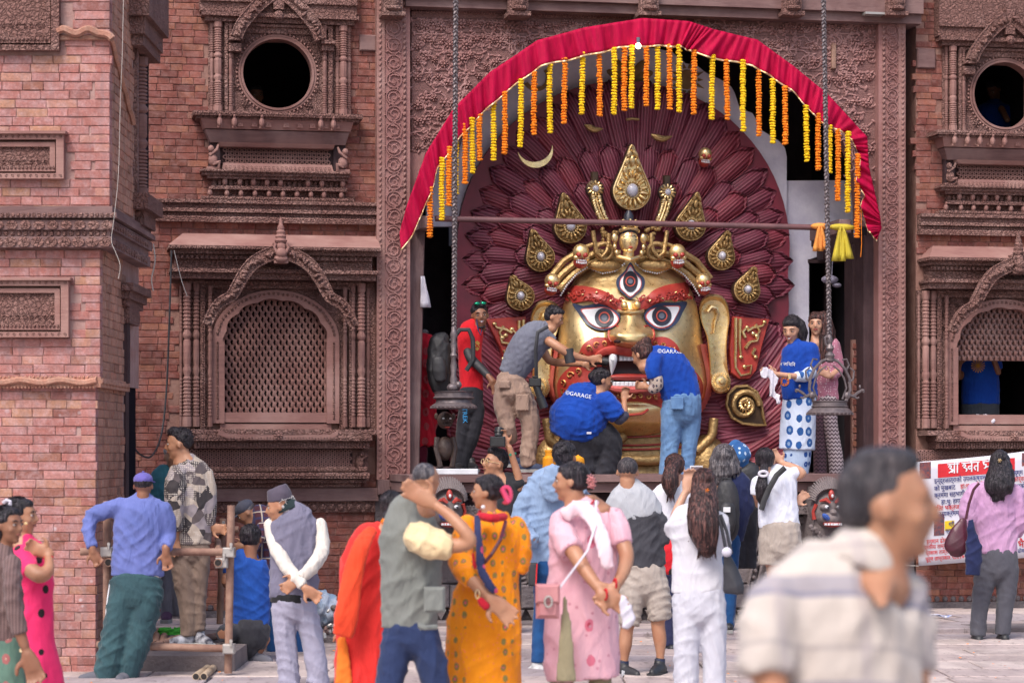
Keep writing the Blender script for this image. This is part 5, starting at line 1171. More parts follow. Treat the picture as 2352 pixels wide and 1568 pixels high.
# ---- hair
PO = -.74
pts = [(1050, 1088), (1045, 900), (1042, 700), (1046, 560)]+[(cxp+RP*cos(a), cyp-RP*sin(a)) for a in np.linspace(pi*1.0, -.15, 40)]+[(1812, 700), (1806, 830), (1800, 1000), (1798, 1088)]
m = MB(); m.prism(gp(pts, PO), -PO, -PO+.12); m.build('hair_panel', MATS['maroon_panel'], mk)
def leafmesh(mat, L, W_, bend, n=11, tw=.0):
    """hair lock: root at z=0, rounded tip at z=L, domed and grooved by real ridges"""
    m = MB(); rows = []; K = 12
    for i in range(n+1):
        t = i/n; wd = W_/2*(sin(min(1, t*1.5+.35)*pi/2) if t < .78 else sqrt(max(0, 1-((t-.78)/.22)**2.2)))+.001
        row = []
        for j in range(K*2+1):
            s = j/K-1; y = -.075*(1-s*s)*min(1, (1-t)*4+.3)-.012; 
            if abs(s) == 1: y = .03
            row.append((s*wd+bend*sin(t*2.4), y, L*t))
        rows.append(row)
    m.grid(rows)
    for s in (-1, 1): m.tube([(r[-1 if s == 1 else 0][0]*1.0, -.03, r[0][2]) for r in rows], .034, 5, flat=.6)
    return m.mesh('hair_lock', mat, 'all')
rr = random.Random(17)
LM = [leafmesh(MATS['maroon_lock' if q % 3 else 'crimson_lock'], 1, .9, rr.uniform(-.12, .12)) for q in range(6)]
def lockat(x, y, ang, L, W_, dp, off, mi=None):
    """tip at photo pixel (x,y); ang = direction of the tip from straight up, clockwise"""
    c = G(x, y, off); k = .00425; Lm = L*k; me = LM[rr.randrange(6) if mi is None else mi]
    inst('hair_lock', me, mk, (c[0]-Lm*sin(ang), -off+rr.choice((-.012, .014)), c[2]-Lm*cos(ang)), (0, ang, 0), (W_*k, .9, Lm))
cxh, cyh = 1440, 640
def row(rx, ry, n, a0, a1, L, Wd, off, jit=.05, aout=.0):
    for i in range(n):
        a = a0+(a1-a0)*i/(n-1); x = cxh+rx*sin(a); y = cyh-ry*cos(a)
        lockat(x, y, a+aout*(-1 if a < 0 else 1)+rr.uniform(-jit, jit), L*rr.uniform(.92, 1.08), Wd*rr.uniform(.95, 1.1), 0, off)
row(376, 451, 27, -1.6, 1.6, 250, 58, -.76)
row(338, 308, 25, -1.85, 1.85, 150, 56, -.70, aout=.03)
row(266, 240, 19, -2.0, 2.0, 120, 54, -.63, aout=.03)
for s_ in (-1, 1):                                            # locks sweeping out and down beside the jaw
    for i in range(7):
        for j in range(5):
            x = cxh+s_*(250+j*26+min(i, 3)*6); y = 720+i*62+j*16; lockat(x+s_*40, y-16+j*4, s_*(1.05+.16*i-.1*j), 170, 74, 0, -.70+.006*j)
# ---- crown
def drop(x, y, w_, h_, ang, off=-.42, gem=None):
    """teardrop crown plate: centre of its round part at (x,y), tip turned by ang"""
    k = .00422; R = w_/2*k; L = h_*k-R; c = G(x, y, off); rot = Matrix.Rotation(ang, 3, 'Y')
    base = []
    n = 30
    for i in range(n+1):
        a = -pi/2+(i/n-.5)*2*pi*.999
        px, pz = R*cos(a), R*sin(a)
        if pz > 0: f = pz/R; px *= (1-f**1.9*.62) if f < .99 else .3; pz = pz+(L-R)*f**2.4
        base.append((px, pz))
    tr = lambda px, pz, y_=0: tuple(Vector((c[0], c[1], c[2]))+rot @ Vector((px, y_, pz)))
    T2 = lambda P, s: [(lambda v: (v[0], v[2]))(tr(px*s, pz*s if pz < 0 else pz*(1-(1-s)*.6))) for px, pz in P]
    m = MB(); m.prism(T2(base[:-1], 1), c[1], c[1]+.10, .012); pl = m.build('crown_plate', MATS['aged_bronze_back'], mk)
    m = MB(); P2 = T2(base, .93); m.tube([(a, c[1]-.008, b) for a, b in P2], .010, 5); P3 = T2(base, .80); m.tube([(a, c[1]-.012, b) for a, b in P3], .007, 5)
    m.prism([(a, b) for a, b in T2(base[:-1], .93)], c[1]-.004, c[1]+.02, .004)
    for i in range(16):
        a = 2*pi*i/16+.2; rr_ = .64*R; up_ = max(0, sin(a)); px, pz = rr_*cos(a)*(1-.25*up_), rr_*sin(a)*(1+.35*up_); m.ell(tr(px, pz, -.024), (R*.24, .030, R*.11), 7, 5, rot @ Matrix.Rotation(-a, 3, 'Y'))
    for s_ in (-1, 1):
        for t in (0, 1, 2): m.ell(tr(s_*R*(.36-.1*t), R*(.85+.33*t)*(h_/w_)/1.4, -.024), (R*.12, .028, R*.24), 7, 5, rot @ Matrix.Rotation(-s_*.5, 3, 'Y'))
    m.ell(tr(0, L*.62, -.03), (R*.14, .03, R*.30), 7, 5, rot); m.ell(tr(0, L*.86, -.02), (R*.12, .03, R*.16), 7, 5, rot)
    m.build('crown_relief', MATS['old_gilding'] if w_ < 90 else MATS['pale_gilding'], pl, smooth=True)
    g_ = gem or .27; m = MB(); b0 = tr(0, 0, -.03)
    for i in range(18): a = 2*pi*i/18; m.ell(tr(R*(g_+.13)*cos(a), R*(g_+.13)*sin(a), -.035), R*.07, 6, 5)
    m.build('gem_setting', MATS['pale_gilding'], pl, smooth=True)
    m = MB(); m.ell(b0, (R*g_, .055, R*g_*1.15), 14, 9); m.build('crystal', MATS['crystal'], pl, smooth=True)
drop(1451, 438, 94, 158, 0, -.36, .30)
drop(1310, 520, 80, 122, -.22); drop(1586, 517, 76, 120, .22)
drop(1241, 590, 70, 104, -.30); drop(1657, 588, 68, 98, .26)
drop(1195, 680, 68, 84, -.42); drop(1716, 665, 66, 92, .32)
for s_, x0, y0 in ((-1, 1367, 434), (1, 1533, 442)):
    c = G(x0, y0, -.40); m = MB(); m.lathe([(.09, -.06), (.09, 0), (.07, .01), (.001, .01)], c, 18, 'y'); m.box(c[0]-.035, c[0]+.035, c[1]-.0, c[1]+.06, c[2]+.05, c[2]+.17, .01)
    m.tube([G(x0+s_*(-q_*.45)*-1*-1 if False else x0-s_*(q_**1.75)*.0115, y0+q_, -.42) for q_ in range(0, 80, 8)], [.075, .075, .072, .07, .066, .062, .058, .05, .045, .04], 8, flat=.5); pl = m.build('crown_plume', MATS['aged_bronze_back'], mk, smooth=True)
    m = MB()
    for i in range(12): a = 2*pi*i/12; m.ell((c[0]+.056*cos(a), c[1]-.02, c[2]+.056*sin(a)), (.032, .016, .013), 6, 4, Matrix.Rotation(-a, 3, 'Y'))
    rr = random.Random(2)
    for q_ in range(18, 80, 5):
        for e_ in (-1, 1): p = G(x0-s_*(q_**1.75)*.0115+e_*7, y0+q_, -.36); m.ell(p, (.026, .022, .018), 6, 5, Matrix.Rotation(rr.uniform(0, 3), 3, 'Y'))
    m.tube([G(x0-s_*(q_**1.75)*.0115, y0+q_, -.345) for q_ in range(20, 80, 8)], .010, 5)
    m.build('plume_relief', MATS['pale_gilding'], pl, smooth=True); m = MB(); m.ell((c[0], c[1]-.025, c[2]), (.034, .03, .034), 10, 8); m.build('crystal', MATS['crystal'], pl, smooth=True)
# crown bands, pearls
for s_ in (-1, 1):
    X_ = lambda x: 1447+s_*(x-1447)
    for Q, r0 in (([(1460, 596), (1500, 592), (1540, 606), (1580, 632), (1610, 664)], 9), ([(1470, 582), (1520, 580), (1568, 600), (1604, 630), (1628, 660)], 9), ([(1560, 575), (1600, 600), (1632, 640)], 8)):
        m = MB(); m.tube([G(X_(x), y, -.36) for x, y in resample(Q, 16)], r0*.0042, 8); m.build('crown_band', MATS['old_gilding'], mk, smooth=True)
    m = MB(); Q = resample([(1460, 606), (1480, 622), (1510, 628), (1545, 614), (1570, 630), (1592, 655), (1606, 678)], 34)
    for x, y in Q: m.ell(G(X_(x), y, MO+H(X_(x), y)+.05 if lerp(HWT, y) > abs(x-1447) else -.32), .010, 6, 5)
    m.build('pearl_string', MATS['mask_white'], mk, smooth=True, kind='stuff')
    m = MB(); m.ell(G(X_(1505), 610, -.27), (.17, .05, .06), 12, 7); m.build('crown_lappet', MATS['old_gilding'], mk, smooth=True)
    # looped snakes
    m = MB(); c = G(X_(1507), 577, -.22); m.tube([(c[0]+.085*cos(a), c[1]-.02*sin(a), c[2]+.075*sin(a)) for a in np.linspace(0, 2*pi, 25)], .022, 8); m.tube([G(X_(x), y, -.20) for x, y in [(1496, 536), (1496, 556), (1500, 576), (1512, 590), (1524, 580), (1530, 545), (1532, 530)]], .022, 8); m.tube([G(X_(x), y, -.22) for x, y in [(1505, 562), (1530, 560), (1552, 568)]], .020, 8)
    m.build('looped_snake', MATS['old_gilding'], mk, smooth=True)
    m = MB()
    for i in range(16):
        m.ell(G(X_(1490+rr.uniform(-14, 22)), 520+rr.uniform(0, 44), -.24), (.028, .03, .02), 7, 5, Matrix.Rotation(rr.uniform(0, 3), 3, 'Y'))
    m.build('crown_tracery', MATS['old_gilding'], mk, smooth=True)
def skull(x, y, w_, tilt, off=-.18):
    k = .0042*w_/38; c = G(x, y, off); rot = Matrix.Rotation(tilt, 3, 'Y'); q = lambda dx, dy, d=0: tuple(Vector(c)+rot @ Vector((dx*k, -d, -dy*k)))
    m = MB(); m.ell(q(0, -9, 0), (19*k, .075, 18*k), 14, 10, rot)
    for s_ in (-1, 1): m.ell(q(s_*12, 5, .03), (7*k, .04, 6*k), 8, 6, rot)
    sk = m.build('skull', MATS['gilding'], mk, smooth=True)
    m = MB(); m.ell(q(0, 14, -.01), (16*k, .065, 14*k), 12, 8, rot); m.build('jaw', MATS['mask_red'], sk, smooth=True)
    for s_ in (-1, 1): m = MB(); m.ell(q(s_*7.5, -1, .055), (6*k, .03, 6*k), 10, 7, rot); m.build('eye_socket', MATS['mask_red'], sk, smooth=True)
    m = MB(); m.ell(q(0, 6, .07), (2*k, .01, 3*k), 6, 4, rot); m.build('nose_hole', MATS['mouth_dark'], sk)
    m = MB()
    for i in range(7):
        for yy in (11, 17): a = (i-3)*3.6; m.ell(q(a, yy-abs(i-3)*.6*(1 if yy > 14 else .4), .058-abs(i-3)*.006), (1.7*k, .012, 2.7*k), 6, 5, rot)
    m.build('teeth', MATS['mask_white'], sk, smooth=True)
skull(1334, 588, 40, .05); skull(1556, 588, 40, -.05); skull(1267, 653, 36, .12, -.25); skull(1616, 652, 36, -.15, -.25); skull(1619, 361, 32, .1, -.55)
# moon, squiggles, small band
m = MB(); c = gp([(1229, 345)], -.58)[0]; A_, B_ = [], []
for i in range(31):
    t = i/30; a = radians(188+t*190); r = 42*.0042; A_.append((c[0]+r*cos(a), c[1]+r*sin(a))); th = 14*.0042*sin(pi*t); B_.append((c[0]+(r-th)*cos(a)-.0*th, c[1]+(r-th)*sin(a)))
m.strip(A_[::-1], B_[::-1], .56, .60); m.build('moon_emblem', MATS['pale_gilding'], mk)
for Q in ([(1342, 287), (1352, 292), (1366, 299), (1385, 296)], [(1495, 309), (1508, 316), (1524, 320), (1544, 313)]):
    m = MB(); m.tube([G(x, y, -.60) for x, y in resample(Q, 10)], [.006, .02, .03, .034, .034, .032, .028, .022, .014, .005], 8); m.build('flame_emblem', MATS['old_gilding'], mk, smooth=True)
m = MB(); m.tube([G(1438, 275, -.6), G(1453, 273, -.6), G(1468, 275, -.6)], .014, 6); m.build('band_emblem', MATS['old_gilding'], mk, smooth=True)
# small deity head in the crown
c = G(1444, 554, -.12); k = .0048; q = lambda dx, dy, d=0: (c[0]+dx*k, c[1]-d, c[2]-dy*k)
m = MB(); m.ell(q(0, 0), (20*k, .09, 25*k), 16, 12); m.tube([q(0, 14), q(0, 34, -.02)], [.05, .06], 10); m.ell(q(0, 4, .085), (3*k, .02, 6*k), 7, 6); m.ell(q(0, 20, .06), (6*k, .02, 4*k), 7, 6); dh = m.build('deity_head', MATS['gilding'], mk, smooth=True)
m = MB(); m.ell(q(0, -20, -.01), (21*k, .08, 12*k), 12, 8); m.tube([q(0, -28, 0), q(0, -52, 0), q(0, -62, 0)], [.045, .05, .02], 10); m.build('hair', MATS['mask_black'], dh, smooth=True)
m = MB(); m.tube([q(-20, -20, .02), q(-12, -23, .06), q(0, -25, .075), q(12, -23, .06), q(20, -20, .02)], .016, 6); m.tube([q(0, -28, .07), q(0, -44, .06)], [.03, .01], 6)
for s_ in (-1, 1): m.ell(q(s_*13, -34, .04), (.03, .02, .05), 7, 5); m.ell(q(s_*30, -6, .02), (.035, .03, .05), 8, 6); m.ell(q(s_*30, 12, .02), (.02, .02, .03), 8, 6); m.ell(q(s_*26, 24, .02), (.02, .02, .03), 8, 6)
m.tube([q(-24, 30, .0), q(0, 38, .06), q(24, 30, .0)], .018, 6); m.build('diadem', MATS['pale_gilding'], dh, smooth=True)
for s_ in (-1, 1):
    m = MB(); m.tube([q(s_*4, -2, .082), q(s_*8, -1, .078), q(s_*13, -2, .066)], .004, 5); m.tube([q(s_*3, -8, .082), q(s_*8, -10, .076), q(s_*14, -7, .060)], .0035, 5); m.build('eye', MATS['mask_black'], dh)
m = MB(); m.ell(q(0, 14, .083), (5*k, .008, 1.8*k), 8, 5); m.build('lips', MATS['mask_red'], dh, smooth=True)
m = MB(); m.tube([q(-2.5, -17, .083), q(-2, -9, .087), q(2, -9, .087), q(2.5, -17, .083)], .003, 5); m.build('forehead_mark', MATS['mask_red'], dh)
# ---------------------------------------------------------------- cloth and skin materials
def fab(name, c1, c2=None, pat=None, pc=None, rough=.85, fold=1.0, sc=1.0, vary=.5):
    if name in MATS: return MATS[name]
    m, t, b = newmat(name); v = t.coord('object')
    if c2 is None: c2 = tuple(q*.8 for q in c1)
    c = t.mix(t.ramp(t.noise(v, 5), [(.35, 0.0), (.65, 1.0)]), c1, c2)
    pc = pc or [(.8, .8, .8)]
    if pat == 'camo':
        a = t.voro(t.coord('object', (13, 13, 13)), 1, 'F1', 1); r = t.xyz(a)[0]
        c = t.ramp(r, [(0, pc[0]), (.25, pc[1]), (.5, pc[2]), (.75, pc[3])], 'CONSTANT')
        ck = t.voro(t.coord('object', (70, 70, 70)), 1, 'F1', 0, 0); k = t.math('MULTIPLY', t.math('LESS_THAN', ck, .38), t.math('GREATER_THAN', t.xyz(a)[1], .45)); c = t.mix(k, c, (.50, .44, .40))
    elif pat == 'dots':
        vo = t.voro(t.coord('object', (sc, sc, sc*.75)), 1, 'F1', 0, .55); c = t.mix(t.math('LESS_THAN', vo, pc[1]), c, pc[0])
    elif pat == 'floral':
        vv = t.coord('object', (sc, sc, sc*.75)); vo = t.voro(vv, 1, 'F1', 0, .25); 
        c = t.mix(t.math('LESS_THAN', t.math('ADD', vo, t.math('MULTIPLY', t.noise(v, sc*5), .14)), pc[2]+.07), c, pc[0])
        vo2 = t.voro(t.coord('object', (sc, sc, sc*.75)), 1, 'F1', 0, .25); c = t.mix(t.math('LESS_THAN', vo2, pc[2]*.42), c, pc[1])
        if len(pc) > 3: vo3 = t.voro(t.coord('object', (sc*2.6, sc*2.6, sc*2.6)), 1, 'F1', 0, 1); c = t.mix(t.math('LESS_THAN', vo3, .16), c, pc[3])
    elif pat == 'plaid':
        xx = t.xyz(v)
        for i, (ax, f, wd, col, a) in enumerate(pc):
            w_ = t.math('LESS_THAN', t.math('FRACT', t.math('MULTIPLY', t.math('ADD', xx[ax], t.math('MULTIPLY', xx[1], .35)), f)), wd); c = t.mix(t.math('MULTIPLY', w_, a), c, col)
    elif pat == 'chevron':
        xx = t.xyz(v); z = t.math('ADD', xx[2], t.math('MULTIPLY', t.math('PINGPONG', xx[0], .018), 1.1)); c = t.mix(t.math('LESS_THAN', t.math('FRACT', t.math('MULTIPLY', z, 26)), .42), c, pc[0])
    elif pat == 'knit':
        xx = t.xyz(v); c = t.mix(t.math('LESS_THAN', t.math('FRACT', t.math('MULTIPLY', xx[0], 60)), .45), c, pc[0])
    setc(t, b, c); b.inputs['Roughness'].default_value = rough; b.inputs['Specular IOR Level'].default_value = .25; b.inputs['Sheen Weight'].default_value = .12
    n1 = t.noise(t.coord('object', (1.6, 1.6, .6)), 6, 2.5, .5, 1.6); n2 = t.noise(t.coord('object', (1, 1, .45), (0, .5, 0)), 17, 3, .5, 1.0)
    h = t.math('ADD', n1, t.math('MULTIPLY', n2, .35)); nr = t.bump(h, .6*fold, .026); t.l.new(t.bump(t.noise(v, 220, 1), .2, .001, nr), b.inputs['Normal'])
    return m
def skinmat(name, c):
    if name in MATS: return MATS[name]
    m, t, b = newmat(name); v = t.coord('object'); n = t.ramp(t.noise(v, 9, 4), [(.35, 0.0), (.65, 1.0)])
    setc(t, b, t.mix(n, c, (c[0]*.86, c[1]*.76, c[2]*.72))); b.inputs['Roughness'].default_value = .5
    b.inputs['Subsurface Weight'].default_value = .08; b.inputs['Subsurface Radius'].default_value = (.012, .004, .002)
    t.l.new(t.bump(t.noise(v, 120, 2), .15, .001), b.inputs['Normal']); return m
def hairmat(name, c, c2):
    if name in MATS: return MATS[name]
    m, t, b = newmat(name); st = t.noise(t.coord('object', (9, 9, .9)), 9, 3, .6, .6); st2 = t.noise(t.coord('object', (1, 1, 1)), 45, 3, .7)
    setc(t, b, t.mix(t.ramp(st, [(.46, 0.0), (.62, 1.0)]), c, c2)); b.inputs['Roughness'].default_value = .42; b.inputs['Specular IOR Level'].default_value = .35
    nr = t.bump(st, .9, .02); t.l.new(t.bump(st2, .6, .006, nr), b.inputs['Normal']); return m
SKIN = {'mid': skinmat('skin_mid', (.42, .215, .130)), 'dark': skinmat('skin_dark', (.27, .125, .075)), 'fair': skinmat('skin_fair', (.54, .31, .215))}
HAIR = {'black': hairmat('hair_black', (.010, .008, .012), (.045, .036, .045)), 'brown': hairmat('hair_brown', (.022, .010, .011), (.14, .062, .055)), 'grey': hairmat('hair_grey', (.05, .045, .055), (.20, .18, .19)), 'white': hairmat('hair_white', (.35, .33, .34), (.6, .58, .58)), 'buzz': hairmat('hair_buzz', (.03, .026, .032), (.085, .07, .075))}
def ellm(m, c, r, R, H_, n=12, k=8, tilt=None):
    """ellipsoid in head units"""
    rot = R @ (tilt if tilt is not None else Matrix.Identity(3)); m.ell(H_['c']+R @ (Vector(c)*H_['h']), tuple(q*H_['h'] for q in r), n, k, rot)
def loftm(mb, pts, ratio=1.0, n=12, cap=True, scale=1.0):
    """pts = [(Vector, radius, ratio)] -> closed tube with elliptical sections"""
    P0 = []
    L = len(pts)
    for i in range(L-1):
        a, b_, c, d = pts[max(i-1, 0)], pts[i], pts[i+1], pts[min(i+2, L-1)]
        for j in range(3):
            t = j/3; cr = lambda p, q, r, s: .5*((2*q)+(-p+r)*t+(2*p-5*q+4*r-s)*t*t+(-p+3*q-3*r+s)*t**3)
            P0.append((cr(a[0], b_[0], c[0], d[0]), max(.004, cr(a[1], b_[1], c[1], d[1])), cr(a[2], b_[2], c[2], d[2])))
    P0.append(pts[-1])
    if cap in (True, 'start'):
        p, q = P0[0], P0[1]; t = (p[0]-q[0]).normalized(); r = min(p[1], p[1]*p[2]); P0 = [(p[0]+t*r*.85, p[1]*.3, p[2]), (p[0]+t*r*.5, p[1]*.8, p[2])]+P0
    if cap is True:
        p, q = P0[-1], P0[-2]; t = (p[0]-q[0]).normalized(); r = min(p[1], p[1]*p[2]); P0 = P0+[(p[0]+t*r*.5, p[1]*.8, p[2]), (p[0]+t*r*.85, p[1]*.3, p[2])]
    k = len(P0); vs = []
    for i, (p, r, ra) in enumerate(P0):
        t = (P0[min(i+1, k-1)][0]-P0[max(i-1, 0)][0]); t = t.normalized() if t.length > 1e-8 else Vector((0, 0, 1))
        a = t.cross(Vector((0, 1, 0)))
        if a.length < .25: a = Vector((1, 0, 0))-t*t.x
        a.normalize(); b2 = a.cross(t).normalized()
        for j in range(n):
            an = 2*pi*j/n; vs.append(p+a*cos(an)*r*scale+b2*sin(an)*r*ra*scale)
    fs = [(i*n+j, i*n+(j+1) % n, (i+1)*n+(j+1) % n, (i+1)*n+j) for i in range(k-1) for j in range(n)]+[tuple(reversed(range(n))), tuple((k-1)*n+j for j in range(n))]
    mb.add(vs, fs)
TEX = {}
def cloud(size):
    if size not in TEX: tx = bpy.data.textures.new('folds', 'CLOUDS'); tx.noise_scale = size; tx.noise_depth = 2; TEX[size] = tx
    return TEX[size]
def fuse(o, vox, wr=0, size=.12, smooth=3):
    """union of the shapes in the mesh as one continuous smooth surface"""
    r = o.modifiers.new('fuse', 'REMESH'); r.mode = 'VOXEL'; r.voxel_size = vox; r.use_smooth_shade = True
    if smooth: s = o.modifiers.new('soften', 'SMOOTH'); s.iterations = smooth; s.factor = .5
    dg = bpy.context.evaluated_depsgraph_get(); me = bpy.data.meshes.new_from_object(o.evaluated_get(dg)); old = o.data; o.modifiers.clear(); me.name = old.name
    if wr: creases(me, wr*.5, o.name)
    mats = [q for q in old.materials]; o.data = me; bpy.data.meshes.remove(old)
    if not len(me.materials):
        for q in mats: me.materials.append(q)
def creases(me, amp, name):
    """press cloth folds into the surface: warped ridge waves, running down in skirts and across in trousers"""
    n = len(me.vertices); co = np.empty(n*3, dtype=np.float32); me.vertices.foreach_get('co', co); no = np.empty(n*3, dtype=np.float32); me.vertices.foreach_get('normal', no)
    co = co.reshape(-1, 3).astype(float); no = no.reshape(-1, 3); r = random.Random(name+str(n)); h = np.zeros(n)
    nm = name.split('.')[0]; x, y, z = co[:, 0], co[:, 1], co[:, 2]
    if nm in ('trousers', 'jeans', 'shorts', 'arm_sleeve'): D_ = [(75, 40), (105, 40), (60, 20), (20, 30)]
    elif nm in ('kurta', 'dress', 'tunic', 'shawl', 'dupatta', 'cloth', 'skirt'): D_ = [(8, 10), (-8, 10), (25, 20), (-30, 20)]
    else: D_ = [(35, 20), (-35, 20), (70, 20), (-60, 20), (5, 10)]
    for a, s_ in D_:
        th = radians(a+r.uniform(-s_, s_)); k = pi/r.uniform(.06, .12); f = [r.uniform(0, 6) for _ in range(6)]
        wp = 1.5*np.sin(7*x+5*z+f[0])+1.2*np.sin(-6*x+9*z+4*y+f[1])
        ph = k*(x*cos(th)+z*sin(th)+.5*y)+wp; rd = (1-np.abs(np.sin(ph)))**1.6
        mk_ = np.clip(.35+.9*np.sin(8*x*r.choice((-1, 1))+6*z+f[2])*np.sin(5*z-4*x+6*y+f[3]), 0, 1); h += rd*mk_
    co += no*((h-.5)*amp*.9)[:, None]; me.vertices.foreach_set('co', co.astype(np.float32).ravel()); me.update()
class Person:
    def __init__(s, label, Y, crop, foot, skin='mid', group=None, vox=None, z=None):
        s.Y = Y; s.ox, s.oy, s.k = crop; s.m = MP(Y); b0 = s.P(*foot); s.base = Vector((b0.x, b0.y, z if z is not None else max(b0.z, 0)))
        s.e = empty('person', s.base, 0, label, 'person', group); s.skin = MB(); s.sk = skin; s.vox = vox or (.0112 if Y > 18.5 else .0095 if Y > 10 else .012); s.parts = []
    def P(s, x, y, dy=0):
        Yw = s.Y+dy; return W(s.ox+x*s.k, s.oy+y*s.k, Yw)
    def R(s, w_): return w_*s.k*s.m/2
    def pts(s, L, ratio=1.0, dy0=0):
        out = []
        for q in L:
            x, y, w_ = q[:3]; dy = q[3] if len(q) > 3 else 0; ra = q[4] if len(q) > 4 else ratio; out.append((s.P(x, y, dy+dy0), s.R(w_), ra))
        return out
    def flesh(s, L, ratio=1.0, dy=0, sc=None):
        sc = sc or (.9 if s.Y > 10 else 1); loftm(s.skin, s.pts(L, ratio, dy), scale=sc)
    def cloth(s, name, mat, lofts, ratio=1.0, cap=False, wr=.012, size=.09, dy=0, core=.84, vox=None, label=None, smooth=3):
        """lofts: list of loft point lists (or (list, ratio))"""
        m = MB(); wr *= .72
        if cap is False: cap = 'start'
        if name in ('trousers', 'jeans', 'shorts') and len(lofts) >= 3 and isinstance(lofts[0], tuple):
            hp = lofts[0][0][-1]; l1, l2 = lofts[1][0], lofts[2][0]; wm = (l1[2]+l2[2])/2; mx, my = (l1[0]+l2[0])/2, max(l1[1], l2[1]); dm = ((l1[3] if len(l1) > 3 else 0)+(l2[3] if len(l2) > 3 else 0))/2
            loftm(m, s.pts([hp[:3], (mx, my, max(abs(l1[0]-l2[0])*1.25, wm), dm), (mx, my+wm*.35, max(abs(l1[0]-l2[0]), wm*.6), dm)], lofts[0][1], dy), cap=True, n=16)
        for L in lofts:
            ra = ratio
            if isinstance(L, tuple): L, ra = L
            p = s.pts(L, ra, dy); loftm(m, p, cap=cap, n=16)
            if core: loftm(s.skin, p, cap=False, scale=core-.1)
        o = m.build(name, mat, s.e, label=label); fuse(o, vox or s.vox*1.1, wr, size, smooth); return o
    def hand(s, x, y, ang, size=.175, dy=0, curl=.3, spread=.12, side=1, tilt=0):
        """palm centre at crop (x,y); ang = image direction of the fingers (0 right, 90 up)"""
        c = s.P(x, y, dy); a = radians(ang); f = Vector((cos(a)*cos(tilt), sin(tilt), sin(a)*cos(tilt))); q = Vector((-sin(a), 0, cos(a)))*side; nrm = f.cross(q).normalized(); u = size/.175
        loftm(s.skin, [(c-f*.045*u, .026*u, .7), (c, .040*u, .42), (c+f*.035*u, .040*u, .36)], n=10)
        for i, (l, o_) in enumerate(((.066, -.030), (.078, -.010), (.072, .011), (.056, .030))):
            b0 = c+f*.034*u+q*o_*u; d1 = (f+q*spread*(i-1.5)).normalized(); p1 = b0+d1*l*.5*u; p2 = p1+(d1*cos(curl*1.6)+nrm*sin(curl*1.6))*l*.3*u; p3 = p2+(d1*cos(curl*2.6)+nrm*sin(curl*2.6))*l*.25*u
            loftm(s.skin, [(b0-d1*.02*u, .0095*u, 1), (p1, .0095*u, 1), (p2, .009*u, 1), (p3, .0075*u, 1)], n=7)
        b0 = c-f*.015*u-q*.030*u; p1 = b0+(f*.5-q*.8+nrm*.2).normalized()*.035*u; p2 = p1+(f*.9-q*.3+nrm*.2).normalized()*.032*u; loftm(s.skin, [(b0, .013*u, 1), (p1, .0115*u, 1), (p2, .009*u, 1)], n=7)
    def head(s, x, y, h, yaw=180, pitch=0, roll=0, dy=0, face=True, hair='short', hcol='black', smile=0, neck=.24, nlen=.8, hw=1.0, hwr=.010, thick=.0, lipc=None, grow=None):
        R = Matrix.Rotation(radians(roll), 3, 'Y') @ Matrix.Rotation(radians(yaw), 3, 'Z') @ Matrix.Rotation(radians(pitch), 3, 'X')
        Hd = {'c': s.P(x, y, dy), 'h': h*s.k*s.m}; s.Hd, s.HR = Hd, R; m = s.skin; E = lambda c, r, **k: ellm(m, c, r, R, Hd, 14, 10, **k)
        E((0, .05, .13), (.335*hw, .415, .37)); E((0, -.10, -.20), (.235*hw, .25, .27)); E((0, -.10, -.03), (.29*hw, .285, .30)); E((0, -.255, -.39), (.10, .085, .085)); E((0, -.29, .12), (.235, .095, .085)); E((0, -.335, -.225), (.095, .05, .055))
        for sg in (-1, 1): E((sg*.345*hw, .04, -.03), (.035, .075, .12)); E((sg*.16, -.245, -.10), (.10, .10, .10))
        hh = Hd['h']; q = lambda a, b_, c: Hd['c']+R @ (Vector((a, b_, c))*hh)
        loftm(m, [(q(0, -.355, .10), .03*hh, 1), (q(0, -.415, .0), .036*hh, 1), (q(0, -.455, -.09), .05*hh, 1)], n=8); E((0, -.395, -.125), (.075, .05, .035))
        dn = Vector((0, 0, -1)); b0 = q(0, .08, -.22); loftm(m, [(b0, neck*hh, 1), (b0+dn*nlen*.5*hh+Vector((0, 0, 0)), neck*1.0*hh, 1), (b0+dn*nlen*hh, neck*1.25*hh, 1)], n=12)
        # hair
        hm = HAIR[hcol]; g = MB(); G_ = lambda c, r, **k: ellm(g, c, r, R, Hd, 16, 12, **k); t = thick
        if hair == 'buzz': G_((0, .085, .165), (.343*hw, .40, .355)); 
        elif hair == 'short': G_((0, .10, .20+t), (.355*hw+t, .405+t, .345+t)); G_((0, .20, .02), (.335*hw, .30, .28)); G_((0, -.10, .36), (.26, .26, .15+t))
        elif hair == 'quiff': G_((0, .10, .20), (.35*hw, .405, .34)); G_((0, -.10, .44), (.27, .26, .17)); G_((0, .20, .05), (.31*hw, .28, .22))
        elif hair == 'fringe': G_((0, .10, .19), (.375*hw, .42, .37)); G_((0, -.16, .30), (.30, .21, .17)); G_((0, .18, -.02), (.36*hw, .31, .32))
        elif hair == 'up': G_((0, .10, .17), (.365*hw, .42, .37)); G_((0, .16, .0), (.35*hw, .31, .26)); G_((0, -.13, .33), (.27, .21, .14))
        elif hair == 'side': G_((0, .24, -.05), (.35*hw, .24, .22)); G_((0, .12, .02), (.36*hw, .20, .14))
        if grow:
            for kind, L in grow:
                if kind == 'E': G_(L[0], L[1])
                else: loftm(g, s.pts(L, 1.0 if len(L[0]) < 5 else L[0][4], dy), cap=True)
        if g.v:
            o = g.build('hair', hm, s.e); fuse(o, s.vox, hwr, .02 if hwr < .02 else .035, 1)
        st = MB(); r5 = random.Random(int(x*7+y)); hh = Hd['h']
